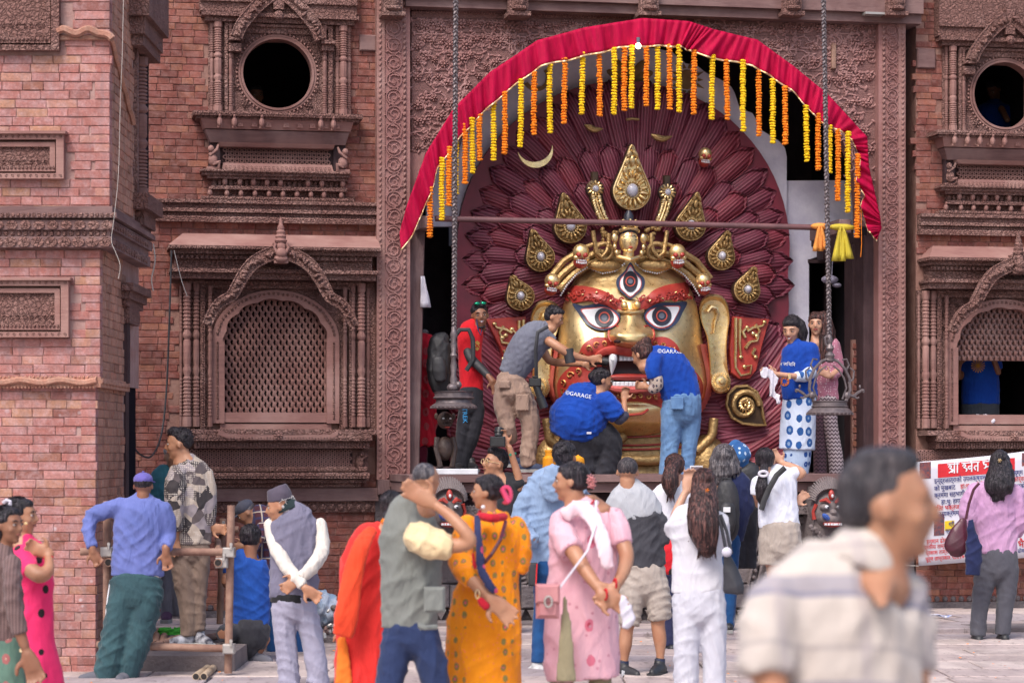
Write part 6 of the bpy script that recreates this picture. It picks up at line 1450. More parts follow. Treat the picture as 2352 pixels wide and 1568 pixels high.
        if hair in ('short', 'quiff', 'fringe', 'up', 'side'):
            for i in range(150 if s.Y < 19 else 90):
                a = r5.uniform(0, 6.28); e_ = r5.uniform(-.1, 1.5); d_ = Vector((cos(a)*cos(e_), sin(a)*cos(e_), sin(e_)))
                if d_.y < -.25 and d_.z < .62: continue
                if hair == 'side' and d_.z > .3: continue
                p_ = Vector((d_.x*.355*hw, .10+d_.y*.41, .17+d_.z*.365+thick)); f_ = (Vector((r5.uniform(-.5, .5), .9, -.5)) if hair == 'up' else Vector((r5.uniform(-1, 1), r5.uniform(-1, 1), r5.uniform(-.6, .8)))); f_ = (f_-d_*f_.dot(d_)).normalized()
                L_ = .16 if hair == 'up' else .10; st.tube([Hd['c']+R @ ((p_+f_*L_*t_+d_*(.012+.03*t_*(0 if hair == 'up' else 1)-.06*t_*t_*(1 if hair == 'up' else 0)))*hh) for t_ in (-.5, .2, 1)], [.010*hh, .012*hh, .003*hh], 3)
        for kind, L in grow or []:
            if kind == 'L' and len(L) > 2:
                P5 = s.pts(L, 1.0, dy); n5 = len(P5)
                for i in range(44):
                    a = r5.uniform(0, 6.28); b5 = r5.uniform(.85, 1.05); e5 = r5.uniform(0, .05); o5 = [p_+Vector((cos(a), -abs(sin(a))*.9, 0))*r_*b5 for p_, r_, _ in P5[1:]]; o5.append(o5[-1]+Vector((cos(a)*.2*e5, 0, -e5-.01))); st.tube(o5, [.0035]*(len(o5)-1)+[.0012], 3)
        if st.v: st.build('hair_strands', hm, s.e, smooth=True, kind='stuff')
        # face features
        if face and cos(radians(yaw)) > -.45:
            for sg in (-1, 1):
                m2 = MB(); ellm(m2, (sg*.135, -.335, .035), (.062, .035, .032), R, Hd, 10, 7); m2.build('eye', M('eye_white', (.62, .58, .56), bump=0, rough=.3), s.e, smooth=True)
                m2 = MB(); ellm(m2, (sg*.135, -.362, .035), (.026, .014, .027), R, Hd, 8, 6); m2.build('iris', M('eye_iris', (.012, .008, .008), bump=0, rough=.2), s.e, smooth=True)
                m2 = MB(); m2.tube([q(sg*.06, -.372, .115), q(sg*.14, -.372, .145), q(sg*.22, -.33, .12)], [.013*hh, .018*hh, .009*hh], 6); m2.build('eyebrow', hm if hcol != 'white' else HAIR['grey'], s.e, smooth=True)
                m2 = MB(); m2.tube([q(sg*.072, -.360, .045), q(sg*.135, -.378, .073), q(sg*.20, -.348, .045)], .009*hh, 5); m2.build('eyelid', SKIN['dark'], s.e, smooth=True)
            lp = M('lips_'+(lipc or 'natural'), (.30, .045, .045) if lipc else (.30, .11, .085), bump=0, rough=.4); m2 = MB()
            for dz, r_ in ((.016+smile*.02, .016), (-.022-smile*.045, .020)): m2.tube([q(-.10-smile*.03, -.345, -.225+smile*.045), q(-.05, -.383, -.225+dz*.8), q(0, -.392, -.225+dz), q(.05, -.383, -.225+dz*.8), q(.10+smile*.03, -.345, -.225+smile*.045)], [.006*hh, r_*hh, r_*hh, r_*hh, .006*hh], 6)
            m2.build('lips', lp, s.e, smooth=True)
            if smile: m2 = MB(); m2.tube([q(-.09, -.352, -.222+smile*.03), q(0, -.382, -.245), q(.09, -.352, -.222+smile*.03)], [.012*hh, .032*hh, .012*hh], 8, flat=.5); m2.build('teeth', MATS['mask_white'], s.e, smooth=True)
    def hq(s, a, b_, c): return s.Hd['c']+s.HR @ (Vector((a, b_, c))*s.Hd['h'])
    def cap(s, mat, brim=-1, wd=1.0):
        """baseball cap on the last head; brim -1 = to the face"""
        m = MB(); ellm(m, (0, .06, .26), (.375, .43, .28), s.HR, s.Hd, 16, 10); 
        o = m.build('cap', mat, s.e, smooth=True); m = MB(); hh = s.Hd['h']
        R_ = []
        for i in range(7): a = -1.15+i*.383; R_.append([s.hq(.30*sin(a)*1.1*k, (-.30-.36*cos(a)*(k-.75)*1.6), .22-.10*(k-.8)) for k in (.8, 1.0, 1.25)])
        m.grid(R_); b_ = m.build('brim', mat, s.e, smooth='all'); md = b_.modifiers.new('thickness', 'SOLIDIFY'); md.thickness = .006; m = MB(); m.ell(s.hq(0, .06, .54), .010, 6, 5); m.build('button', mat, o)
    def shoe(s, x, y, dx=1, L=.26, mat=None, dyd=0, sole=None, hh=.10, up=0, dep=0):
        """ankle at crop (x,y) with the toe pointing in image direction dx and depth direction dyd"""
        c = s.P(x, y, dep); d_ = Vector((dx, dyd, 0)); d_ = d_.normalized(); z0 = Vector((0, 0, up)); m = MB()
        loftm(m, [(c-d_*.07+Vector((0, 0, .035)), .036, 1), (c-d_*.01+Vector((0, 0, .045)), .045, 1), (c+d_*.08+Vector((0, 0, .034)), .046, .8), (c+d_*(L-.10)+Vector((0, 0, .022)), .036, .7)], n=12); loftm(m, [(c+Vector((0, 0, .10)), .040, 1), (c+Vector((0, 0, .03)), .045, 1)], n=12)
        o = m.build('shoe', mat or M('shoe_black', (.012, .012, .016), (.03, .03, .035), rough=.5), s.e); fuse(o, .009, 0, 1, 2)
        m = MB(); pr = Vector((-d_.y, d_.x, 0)); R_ = []; vs = []
        for t, w_ in ((-.10, .030), (-.05, .042), (.05, .044), (.12, .05), (L-.09, .042), (L-.06, .02)): vs.append((c+d_*t, w_))
        top = [p+pr*w_ for p, w_ in vs]+[p-pr*w_ for p, w_ in reversed(vs)]; n = len(top)
        m.add([p+Vector((0, 0, .022)) for p in top]+[p-Vector((0, 0, .008)) for p in top], [tuple(range(n)), tuple(reversed(range(n, 2*n)))]+[(i, n+i, n+(i+1) % n, (i+1) % n) for i in range(n)]); m.build('sole', sole or M('sole_grey', (.3, .3, .3)), s.e)
        s.skin_pt = c
    def strap(s, name, mat, L, w_=.012, flat=.4): 
        m = MB(); m.tube([s.P(*q) for q in L], w_, 6, flat=flat); return m.build(name, mat, s.e, smooth=True)
    def done(s):
        o = s.skin.build('body', SKIN[s.sk], s.e); fuse(o, s.vox, 0, 1, 2); s.e.children[0]; return o
def decal(txt, garment, cx, cy, size, rot, Y, mat, name='print', font=None, wid=None):
    """flat print laid on a garment: text outline dropped onto the cloth surface along the view depth"""
    from mathutils.bvhtree import BVHTree
    cu = bpy.data.curves.new('print', 'FONT'); cu.body = txt; cu.size = 1; cu.align_x = 'CENTER'; cu.align_y = 'CENTER'; cu.resolution_u = 2
    ob = bpy.data.objects.new('tmp', cu); COL.objects.link(ob); dg = bpy.context.evaluated_depsgraph_get(); me = bpy.data.meshes.new_from_object(ob.evaluated_get(dg)); bpy.data.objects.remove(ob)
    pr = garment.parent; base = Vector(pr.location); bv = BVHTree.FromPolygons([v.co+base for v in garment.data.vertices], [tuple(p.vertices) for p in garment.data.polygons])
    k = MP(Y); a = radians(rot); last = None
    for v in me.vertices:
        x, y = v.co.x*size, v.co.y*size; px, py = cx+x*cos(a)-y*-sin(a)*-1, cy-(x*sin(a)+y*cos(a)); p = W(px, py, Y); dr = Vector((p.x, p.y, p.z-HC)).normalized()
        h = bv.ray_cast(Vector((0, 0, HC)), dr); q = h[0] if h[0] else last
        if q is None: q = p
        last = q; v.co = q-dr*.006-base
    me.materials.append(mat); o = bpy.data.objects.new(name, me); COL.objects.link(o); o.parent = pr; return o
C11 = (918.7, 660.4, .293); C12 = (1636.5, 660.4, .293); C10 = (1177.1, 545.5, .3478); C13 = (0, 976.2, .37754); C14 = (459.4, 1033.6, .3409)
C15 = (832.6, 1033.6, .3409); C16 = (1205.9, 1004.9, .3593); C17 = (1665.2, 1004.9, .3592); C8 = (1981, 545.5, .3662)
BLK = M('black_nylon', (.018, .018, .022), (.035, .035, .042), rough=.6, bump=.5, bsc=40); PRT = M('white_print', (.72, .74, .80), bump=0)
CAMB = M('camera_black', (.012, .012, .014), (.03, .03, .033), rough=.35); LENS = M('lens_glass', (.01, .012, .03), rough=.05, coat=1, bump=0)
PZ = 1.42
blue_tee = fab('royal_blue_tee', (.004, .055, .36), (.003, .038, .27), fold=1.1)
jean = fab('blue_jeans', (.14, .26, .46), (.085, .17, .34), fold=1.2); dkjean = fab('dark_jeans', (.012, .07, .21), (.009, .045, .15))
# --- on the platform
p = Person('grinning boy in a red jersey with a black arm sleeve, sunglasses on his head', 23.1, C11, (550, 1435), 'dark', 'people on the platform beside the mask', z=PZ)
p.head(628, 220, 190, 8, 4, -4, hair='quiff', smile=1, hwr=.018, nlen=.3, neck=.21); p.flesh([(600, 300, 90), (570, 360, 110)])
m = MB(); ellm(m, (0, -.16, -.47), (.17, .15, .07), p.HR, p.Hd); m.build('chin_mask', BLK, p.e, smooth=True)
m = MB(); 
for sg in (-1, 1): ellm(m, (sg*.13, -.33, .50), (.12, .05, .07), p.HR, p.Hd)
m.build('sunglasses', M('green_mirror', (.01, .28, .16), rough=.1, metal=.7, bump=0), p.e, smooth=True)
J = p.cloth('jersey', fab('red_jersey', (.62, .012, .020), (.50, .008, .02)), [([(585, 275, 110), (565, 320, 190), (550, 400, 205), (548, 520, 190), (555, 640, 190), (560, 730, 190), (560, 812, 185)], .6), [(500, 340, 90), (510, 420, 105), (525, 500, 90)]])
m = MB(); m.tube([p.P(600+ (0), 250, -.09), p.P(612, 330, -.13), p.P(632, 372, -.14), p.P(640, 330, -.12)], .007, 5); m.build('collar', M('navy_cloth', (.015, .02, .08)), p.e)
decal('❖', J, C11[0]+605*.293, C11[1]+460*.293, 26, 0, 23.0, M('crest_gold', (.55, .28, .06)), 'crest')
p.cloth('arm_sleeve', BLK, [[(530, 500, 75, -.05), (560, 560, 78, -.08), (620, 620, 72, -.12), (700, 700, 56, -.2)]], wr=.003, cap=True); p.flesh([(690, 690, 55, -.2), (725, 735, 55, -.22)]); p.hand(735, 755, -75, dy=-.22, curl=.2)
T = p.cloth('trousers', fab('black_trousers', (.012, .012, .018), (.03, .03, .04)), [([(560, 800, 185), (555, 860, 200), (545, 950, 190)], .7), [(600, 900, 110), (610, 1000, 105), (570, 1180, 100), (520, 1300, 95), (490, 1425, 80)], [(520, 900, 110), (500, 1050, 110), (480, 1250, 100), (470, 1425, 85)]])
decal('TREK', T, C11[0]+508*.293, C11[1]+1000*.293, 15, -88, 23.0, M('print_cyan', (.05, .35, .75)), 'print')
p.shoe(480, 1436, -.3, dyd=-1, L=.25); p.shoe(560, 1436, .3, dyd=-1, L=.25); p.done()
e = empty('backpack', W(1011, 900, 23.3), 0, 'black backpack carried by the boy in the red jersey', 'backpack')
m = MB(); loftm(m, [(W(C11[0]+x*.293, C11[1]+y*.293, 23.3), r*.293*MP(23.3), .8) for x, y, r in ((345, 385, 50), (320, 420, 88), (312, 500, 98), (308, 640, 100), (322, 760, 92), (335, 810, 72))], n=8); o = m.build('pack', BLK, e); fuse(o, .012, .012, .08, 2)
m = MB(); loftm(m, [(W(C11[0]+x*.293, C11[1]+y*.293, 23.15), r*.293*MP(23.3), .6) for x, y, r in ((300, 560, 50), (310, 640, 62), (320, 720, 50))], n=12); o = m.build('pocket', BLK, e); fuse(o, .012, .004, .08, 2)
m = MB(); m.tube([W(C11[0]+x*.293, C11[1]+y*.293, 22.95) for x, y in ((400, 420), (470, 330), (540, 330), (570, 400), (575, 560), (520, 650))], .022, 6, flat=.5); m.build('strap', BLK, e, smooth=True)

p = Person('photographer in a grey tee and khaki cargo trousers leaning toward the mask', 22.75, C11, (1000, 1440), 'mid', 'people on the platform beside the mask', z=PZ)
p.head(1208, 238, 176, 78, 22, 0, hair='short', hcol='black', nlen=.3); p.flesh([(1150, 320, 80), (1100, 360, 110)])
p.cloth('tee', fab('grey_tee', (.16, .17, .22), (.12, .125, .17), fold=1.3), [([(1145, 300, 100), (1090, 345, 220), (1020, 430, 280), (950, 540, 270), (895, 640, 230), (850, 700, 190)], .75), [(1120, 350, 130), (1160, 410, 125), (1200, 440, 112)], [(1060, 380, 120, .2), (1120, 460, 110, .25)]])
p.flesh([(1170, 420, 90, -.1), (1250, 470, 82, -.15), (1330, 520, 78, -.15), (1420, 550, 60, -.12), (1490, 560, 48, -.1)]); p.flesh([(1110, 450, 85, .25), (1170, 570, 75, .25), (1300, 590, 66, .15), (1440, 600, 50, .05)]); p.hand(1510, 560, 5, dy=-.1, curl=.5); p.hand(1470, 600, 10, dy=.02, curl=.6)
m = MB(); m.tube([p.P(1318, 480, -.15), p.P(1338, 590, -.15)], .05, 10); m.build('arm_band', BLK, p.e, smooth=True)
p.cloth('trousers', fab('khaki_cargo', (.34, .235, .185), (.27, .18, .145), fold=1.5), [([(880, 690, 210), (865, 760, 245), (870, 830, 260)], .8), [(930, 800, 190), (975, 920, 185), (1020, 1040, 165), (1020, 1170, 140), (1005, 1300, 130), (1010, 1400, 115)], [(830, 800, 170), (800, 900, 150), (830, 1020, 145), (855, 1130, 120), (880, 1200, 90, .1)]], wr=.03)
m = MB(); 
for x, y, w_, h_ in ((960, 900, 105, 130), (820, 760, 90, 60)): a = p.P(x, y, -.12); m.box(a.x-w_*.0006, a.x+w_*.0006, a.y-.02, a.y+.02, a.z-h_*.0006, a.z+h_*.0006, .01)
m.build('cargo_pocket', MATS['khaki_cargo'], p.e)
m = MB(); m.tube([p.P(1160, 305, -.12), p.P(1080, 350, -.17), p.P(1065, 480, -.17), p.P(1068, 700, -.12)], .018, 6, flat=.4); m.build('camera_strap', BLK, p.e, smooth=True)
p.shoe(1000, 1440, 1, dyd=-.2, mat=M('shoe_navy', (.02, .03, .08), (.05, .07, .12))); p.shoe(880, 1400, 1, dyd=0, mat=MATS['shoe_navy'], dep=.1); p.done()
def camera(x, y, Y, lab, lx, ly, s_=1, lensl=.10, dyl=0):
    e = empty('camera', W(x, y, Y), 0, lab, 'camera', None); c = W(x, y, Y); m = MB(); m.box(c.x-.065*s_, c.x+.065*s_, c.y-.04, c.y+.04, c.z-.045*s_, c.z+.045*s_, .01); m.box(c.x-.025, c.x+.03, c.y-.035, c.y+.03, c.z+.045*s_, c.z+.065*s_, .008); m.build('camera_body', CAMB, e)
    d_ = Vector((lx, dyl, ly)).normalized(); m = MB(); m.tube([c+d_*.03, c+d_*(.03+lensl*.5), c+d_*(.031+lensl*.5), c+d_*(.03+lensl)], [.034, .034, .042, .042], 14); m.build('lens_barrel', CAMB, e, smooth=True); m = MB(); m.tube([c+d_*(.02+lensl), c+d_*(.034+lensl)], .033, 14); m.build('lens', LENS, e, smooth=True); return e
camera(1366, 828, 22.72, 'black camera held out at the mask mouth by the man in grey', 1, -.1, .8, .09)
camera(1229, 878, 22.55, 'camera with a long grey lens hanging at the hip of the man in grey', .35, -1, .9, .22)

p = Person('crouching woman in a blue tee and black trousers touching up the chin of the mask', 22.7, C10, (480, 1560), 'mid', 'volunteers in blue tees repainting the mask', z=PZ)
p.head(590, 945, 165, 105, 0, 8, hair='up', hcol='black', nlen=.3, grow=[('E', ((0, .44, .12), (.20, .17, .19)))])
g = p.cloth('tee', blue_tee, [([(535, 1000, 110), (490, 1045, 260), (470, 1110, 340), (440, 1190, 400), (400, 1270, 370), (350, 1345, 250)], .8), [(610, 1080, 150, -.1), (660, 1140, 140, -.12), (700, 1185, 110, -.12)]], wr=.022)
p.flesh([(700, 1190, 66, -.12), (735, 1160, 60, -.1), (738, 1100, 46, -.05), (738, 1065, 40, 0)]); p.hand(740, 1045, 80, dy=0, curl=.7); p.cloth('under_sleeve', fab('dark_lace', (.03, .03, .06), (.10, .10, .14)), [[(700, 1200, 82, -.12), (738, 1172, 74, -.1)]], cap=True, wr=0)
p.cloth('trousers', MATS['black_trousers'], [([(430, 1300, 280), (520, 1300, 240), (610, 1310, 190), (650, 1350, 150)], .8), [(640, 1330, 170), (640, 1420, 170), (620, 1500, 165), (590, 1580, 160)], [(420, 1320, 240), (450, 1420, 210), (480, 1560, 180)]], wr=.02)
decal('©GARAGE', g, C10[0]+435*.3478, C10[1]+1038*.3478, 13, -10, 22.4, PRT)
m = MB(); m.box(p.P(484, 1285).x, p.P(514, 1285).x, p.Y-.30, p.Y-.28, p.P(0, 1298).z, p.P(0, 1284).z); m.build('paper_tag', MATS['white_cloth'], p.e)
m = MB()
for sg in (-1, 1): m.tube([p.hq(sg*.135+.07*cos(a), -.40, .035+.07*sin(a)) for a in np.linspace(0, 6.28, 14)], .003, 5)
m.build('glasses', CAMB, p.e); p.done()

p = Person('bending woman in a blue tee and light jeans painting the lower teeth', 22.65, C10, (1080, 1560), 'mid', 'volunteers in blue tees repainting the mask', z=PZ)
p.head(858, 780, 178, -130, 22, 0, hair='up', hcol='brown', nlen=.25, grow=[('E', ((0, .35, .42), (.22, .2, .18)))]); p.flesh([(900, 790, 80), (960, 790, 90)])
g = p.cloth('tee', blue_tee, [([(915, 760, 110), (960, 790, 190), (1020, 850, 265), (1075, 930, 275), (1105, 1000, 265), (1118, 1075, 258)], .7), [(950, 800, 120, -.08), (930, 870, 118, -.1), (940, 930, 100, -.1)]], wr=.02)
p.cloth('under_sleeve', fab('paisley_sleeve', (.55, .45, .36), (.4, .32, .3), 'floral', [(.05, .05, .08), (.25, .12, .10), .35], sc=26), [[(945, 920, 92, -.1), (955, 975, 84, -.1), (925, 1000, 70, -.08)]], cap=True, wr=.004)
p.flesh([(940, 990, 60, -.1), (900, 990, 46, -.05), (880, 985, 40, -.03)]); p.hand(868, 982, 170, dy=-.03, curl=.7)
p.cloth('jeans', jean, [([(1122, 1045, 252), (1118, 1110, 262), (1110, 1170, 250)], .75), [(1050, 1140, 150), (1048, 1260, 142), (1035, 1400, 118), (1015, 1575, 108)], [(1180, 1140, 140, .03), (1180, 1260, 125, .03), (1165, 1400, 100, .03), (1150, 1575, 92, .03)]], wr=.018)
decal('©GARAGE', g, C10[0]+1045*.3478, C10[1]+752*.3478, 13, -2, 22.4, PRT)
m = MB(); c = p.P(1088, 1085, -.17); m.box(c.x-.06, c.x+.06, c.y-.014, c.y+.02, c.z-.07, c.z+.05, .006); m.build('pocket', jean, p.e); p.done()

p = Person('smiling woman in a blue tee over a white block print tunic, wiping her hands', 23.4, C12, (660, 1460), 'fair', 'volunteers in blue tees repainting the mask', z=PZ)
p.head(622, 330, 205, -28, 18, 0, hair='fringe', hcol='black', smile=1, lipc='red', grow=[('L', [(680, 280, 90), (700, 350, 95), (700, 420, 60)])])
g = p.cloth('tee', blue_tee, [([(655, 425, 120), (665, 470, 250), (680, 550, 290), (672, 680, 290), (680, 790, 288), (690, 870, 282)], .65), [(770, 480, 130, -.02), (785, 570, 125, -.04), (760, 650, 115, -.08)]], wr=.02)
bp = fab('block_print', (.58, .66, .82), (.50, .58, .76), 'floral', [(.02, .09, .30), (.20, .3, .5), .34], sc=10)
p.cloth('tunic', bp, [([(685, 850, 265), (675, 980, 280), (668, 1120, 285), (662, 1270, 288)], .6)], wr=.012); p.cloth('tunic_sleeve', bp, [[(770, 660, 105, -.1), (720, 695, 92, -.15), (645, 695, 78, -.2)]], cap=False, wr=.006)
p.cloth('trousers', fab('blue_paisley', (.40, .50, .68), (.30, .4, .6), 'floral', [(.015, .06, .25), (.3, .4, .6), .36], sc=16), [([(665, 1255, 225), (660, 1350, 225), (650, 1465, 200)], .6)], wr=.008)
p.flesh([(660, 695, 58, -.2), (600, 690, 52, -.24), (520, 680, 46, -.26), (480, 676, 40, -.27)]); p.hand(455, 668, 172, dy=-.27, curl=.3); p.hand(480, 690, 160, dy=-.2, curl=.3)
decal('हल लिभिन', g, C12[0]+575*.293, C12[1]+600*.293, 11, -4, 23.1, PRT); decal('❂', g, C12[0]+565*.293, C12[1]+740*.293, 30, 0, 23.1, M('print_flame', (.62, .16, .02)), 'print')
m = MB()
for i in range(3): m.tube([p.P(597+i*5, 672, -.29), p.P(599+i*5, 716, -.29)], .007, 6)
m.build('bangle', MATS['gold_trim'], p.e); m = MB(); m.ell(p.P(685, 372, -.03), .010, 6, 5); m.build('earring', MATS['gold_trim'], p.e); p.done()
e = empty('wiping_cloth', W(1760, 900, 23.1), 0, 'crumpled white cloth in the hands of the smiling woman in blue', 'cloth'); m = MB()
for L_ in ([(440, 640, 60), (400, 670, 70), (420, 700, 60)], [(430, 650, 70), (480, 720, 60), (470, 800, 55), (490, 850, 50), (525, 900, 25)]): loftm(m, [(W(C12[0]+x*.293, C12[1]+y*.293, 23.08), r*.293*MP(23)/2*1.1, .4) for x, y, r in L_])
o = m.build('cloth', MATS['white_cloth'], e); fuse(o, .008, .075, .03, 1)

p = Person('young woman with long brown hair in a mauve dress and zigzag trousers', 23.9, C12, (900, 1460), 'fair', 'people on the platform beside the mask', z=PZ)
p.head(815, 290, 180, -14, 0, 0, hair='fringe', hcol='brown', lipc='red', hwr=.008, grow=[('L', [(870, 230, 110), (895, 330, 130), (885, 450, 140), (870, 580, 110), (875, 640, 60)]), ('L', [(800, 215, 70), (775, 260, 40)]), ('L', [(930, 380, 70), (970, 520, 70), (1000, 620, 30)])])
p.cloth('dress', fab('mauve_sequin', (.42, .17, .24), (.34, .13, .19), 'dots', [(.72, .6, .64), .22], sc=55), [([(870, 410, 110), (900, 460, 210), (910, 560, 190), (895, 680, 175), (895, 780, 180), (900, 890, 185)], .6), [(960, 470, 90), (990, 580, 80), (985, 660, 75), (930, 700, 60, -.1)]])
p.flesh([(985, 640, 60), (930, 690, 50, -.12), (895, 680, 44, -.14)]); p.hand(890, 680, 150, dy=-.15); p.flesh([(800, 400, 70), (810, 440, 110)])
zz = fab('zigzag_knit', (.48, .40, .42), (.42, .35, .38), 'chevron', [(.07, .04, .055)])
p.cloth('trousers', zz, [([(900, 860, 175), (900, 940, 175)], .7), [(930, 920, 110), (925, 1050, 112), (945, 1200, 115), (965, 1330, 120), (975, 1470, 118)]], wr=.006); p.cloth('trouser_leg', fab('zigzag_dark', (.16, .09, .12), (.12, .07, .09), 'chevron', [(.05, .03, .04)]), [[(850, 920, 100, .06), (845, 1100, 105, .06), (845, 1300, 110, .06), (845, 1470, 105, .06)]], wr=.006); p.done()

e = empty('draped_statue', W(975, 1085, 23.75), 0, 'tall figure wrapped in red patterned cloth behind the wooden post', 'statue'); q = lambda x, y, r: (W(C11[0]+x*.293, C11[1]+y*.293, 23.75), r*.293*MP(23.75)/2*1.05, .8)
m = MB(); loftm(m, [q(205, 360, 90), q(200, 420, 150), q(205, 600, 160), q(205, 900, 165), q(200, 1240, 160)], cap=False, n=16); o = m.build('cloth', fab('red_brocade', (.62, .015, .035), (.45, .012, .03), 'floral', [(.38, .06, .07), (.3, .02, .03), .3], sc=9), e); fuse(o, .014, .03, .1, 2)
m = MB(); loftm(m, [q(165, 1230, 110), q(160, 1430, 100)], cap=False); o = m.build('skirt', fab('dark_crimson', (.13, .01, .03)), e); fuse(o, .014, .01); m = MB(); m.ell(W(C11[0]+190*.293, C11[1]+350*.293, 23.9), (.045, .045, .03), 10, 7); m.build('knob', MATS['grey_stone'], e, smooth=True)
e = empty('white_board', W(1040, 1086, 22.3), 0, 'white board lying along the left edge of the platform', 'board'); a, b_ = G(985, 1090, 1.2), G(1095, 1090, 1.2); m = MB(); m.box(W(985, 0, 22.2).x, W(1098, 0, 22.2).x, 22.1, 22.4, 1.425, 1.475, .004); m.build('board', PRT, e)
for x, y, lab in ((1262, 1046, 'yellow plastic can behind the man in the pale blue jacket'), (1329, 1046, 'yellow plastic can half hidden by the crouching woman')):
    e = empty('plastic_can', W(x, 1088, 22.6), 0, lab, 'can', 'yellow cans on the platform'); k = MP(22.6); m = MB(); m.lathe([(15*k, 0), (16*k, 4*k), (16*k, 36*k), (10*k, 42*k), (10*k, 50*k)], W(x, 1088, 22.6), 16); m.build('can', M('yellow_plastic', (.75, .32, .015), (.65, .26, .01), rough=.4, bump=.05), e, smooth=True); m = MB(); m.lathe([(11*k, 50*k), (11*k, 55*k)], W(x, 1088, 22.6), 12); m.build('lid', MATS['yellow_plastic'], e)

# --- inside the windows
p = Person('man in a blue tee holding up the shutter inside the right window', 24.85, C8, (740, 1180), 'dark', 'people inside the windows')
p.head(735, 680, 120, 0, 0, 0, face=False); g = p.cloth('tee', blue_tee, [([(740, 725, 120), (740, 760, 210), (740, 850, 235), (740, 1045, 245)], .6), [(650, 790, 60), (630, 840, 60)], [(835, 790, 80), (850, 830, 70)]])
p.flesh([(630, 850, 50), (600, 880, 44, -.05), (605, 800, 36, -.1)]); p.flesh([(840, 830, 60), (850, 850, 50, -.05), (822, 760, 40, -.1)]); p.hand(608, 775, 95, dy=-.1, curl=.1); p.hand(818, 715, 95, dy=-.1, curl=.1)
p.cloth('trousers', fab('grey_trousers_inside', (.06, .07, .09)), [([(740, 1040, 240), (740, 1190, 240)], .6)]); decal('✺', g, C8[0]+725*.3662, C8[1]+805*.3662, 44, 0, 24.55, M('print_gold', (.55, .28, .05)), 'print'); p.done()
e = empty('cloth_bundle', W(2260, 968, 24.2), 0, 'grey white cloth bundle lying on the sill of the right window', 'cloth'); m = MB(); k = MP(24.2)
for x, y, r in ((2245, 964, 12), (2262, 962, 13), (2278, 967, 9)): m.ell(W(x, y, 24.15), (r*k*1.2, .06, r*k*.8), 10, 7)
o = m.build('cloth', MATS['white_cloth'], e); fuse(o, .012, .03, .04, 1)
C0 = (0, 0, 1)
p = Person('man in a blue shirt bending inside the right round window', 25.8, C0, (2290, 290), 'dark', 'people inside the windows', z=4.4)
p.head(2282, 208, 46, -40, 30, 0); p.cloth('shirt', blue_tee, [([(2284, 236, 40), (2284, 250, 90), (2286, 300, 96), (2286, 340, 96)], .6)]); p.flesh([(2300, 250, 18, -.2), (2314, 276, 15, -.3)]); p.done()
p = Person('man half seen in the dark of the left round window', 24.0, C0, (588, 300), 'dark', 'people inside the windows', z=4.3)
p.head(588, 222, 50, 20, 0, 0); p.cloth('shirt', fab('dark_shirt', (.03, .025, .03)), [([(588, 250, 40), (588, 262, 90), (588, 330, 96)], .6)]); p.done()

# --- foot of the platform, back row
p = Person('photographer in black with glasses aiming a camera up over his head', 20.6, C15, (960, 1330), 'mid', 'people standing in the square')
p.head(890, 96, 195, -62, -12, 0, hair='quiff', hcol='black', grow=[('E', ((0, .1, .3), (.36, .38, .3)))]); p.flesh([(930, 190, 110), (960, 240, 150)])
p.cloth('tee', fab('black_tee', (.015, .015, .02), (.03, .03, .035)), [([(950, 190, 120), (980, 235, 230), (975, 330, 270), (965, 500, 260), (960, 700, 250)], .6), [(1050, 230, 90, -.05), (1065, 250, 80, -.05)]]); p.flesh([(1050, 250, 80, -.05), (1052, 190, 66, -.05), (1020, 80, 56, -.06), (990, -20, 48, -.08)])
p.hand(958, -64, 110, dy=-.08, curl=.5); p.cloth('trousers', MATS['black_trousers'], [([(960, 680, 240), (955, 800, 230)], .7), [(900, 780, 120), (905, 1300, 90)], [(1015, 780, 120), (1010, 1300, 90)]]); p.shoe(905, 1320, 0, dyd=1); p.shoe(1010, 1320, 0, dyd=1)
m = MB()
for sg in (-1, 1): m.tube([p.hq(sg*.14+.09*cos(a), -.41, .03+.085*sin(a)) for a in np.linspace(0, 6.28, 16)], .0035, 5)
m.tube([p.hq(.23, -.39, .04), p.hq(.37, .02, .03)], .003, 4); m.build('glasses', MATS['gold_trim'], p.e); m = MB(); m.tube([p.P(995, 30, -.1), p.P(1030, 22, -.0)], .012, 6); m.build('wristband', M('green_band', (.02, .25, .16)), p.e); p.done()
e = camera(1143, 1014, 20.5, 'black camera held high by the photographer with glasses', .15, 1, 1.0, .09, .3)

p = Person('man in a pale blue hooded jacket and blue jeans, back turned', 17.8, C15, (1200, 1500), 'mid', 'people standing in the square')
p.head(1362, 55, 215, 168, 0, 0, hair='short', hcol='black', hwr=.022, thick=.01)
p.cloth('jacket', fab('pale_blue_jacket', (.24, .33, .50), (.19, .27, .42), fold=1.2), [([(1350, 130, 140), (1320, 190, 300), (1285, 270, 350), (1270, 420, 340), (1245, 600, 310), (1240, 765, 270)], .6), [(1180, 230, 130), (1110, 340, 140), (1065, 450, 135), (1100, 560, 110, -.12), (1160, 620, 100, -.2)], [(1440, 230, 130), (1480, 400, 120), (1470, 520, 110)]], wr=.03)
p.cloth('hood', MATS['pale_blue_jacket'], [([(1330, 150, 190, .05), (1290, 230, 200, .06), (1265, 320, 120, .05)], .5)], cap=True, wr=.02, core=0, dy=-.22)
p.cloth('jeans', dkjean, [([(1245, 755, 250), (1250, 830, 250)], .7), [(1205, 820, 130), (1210, 1000, 112), (1190, 1200, 96), (1185, 1430, 100)], [(1310, 820, 130), (1320, 1100, 105), (1330, 1430, 95)]])
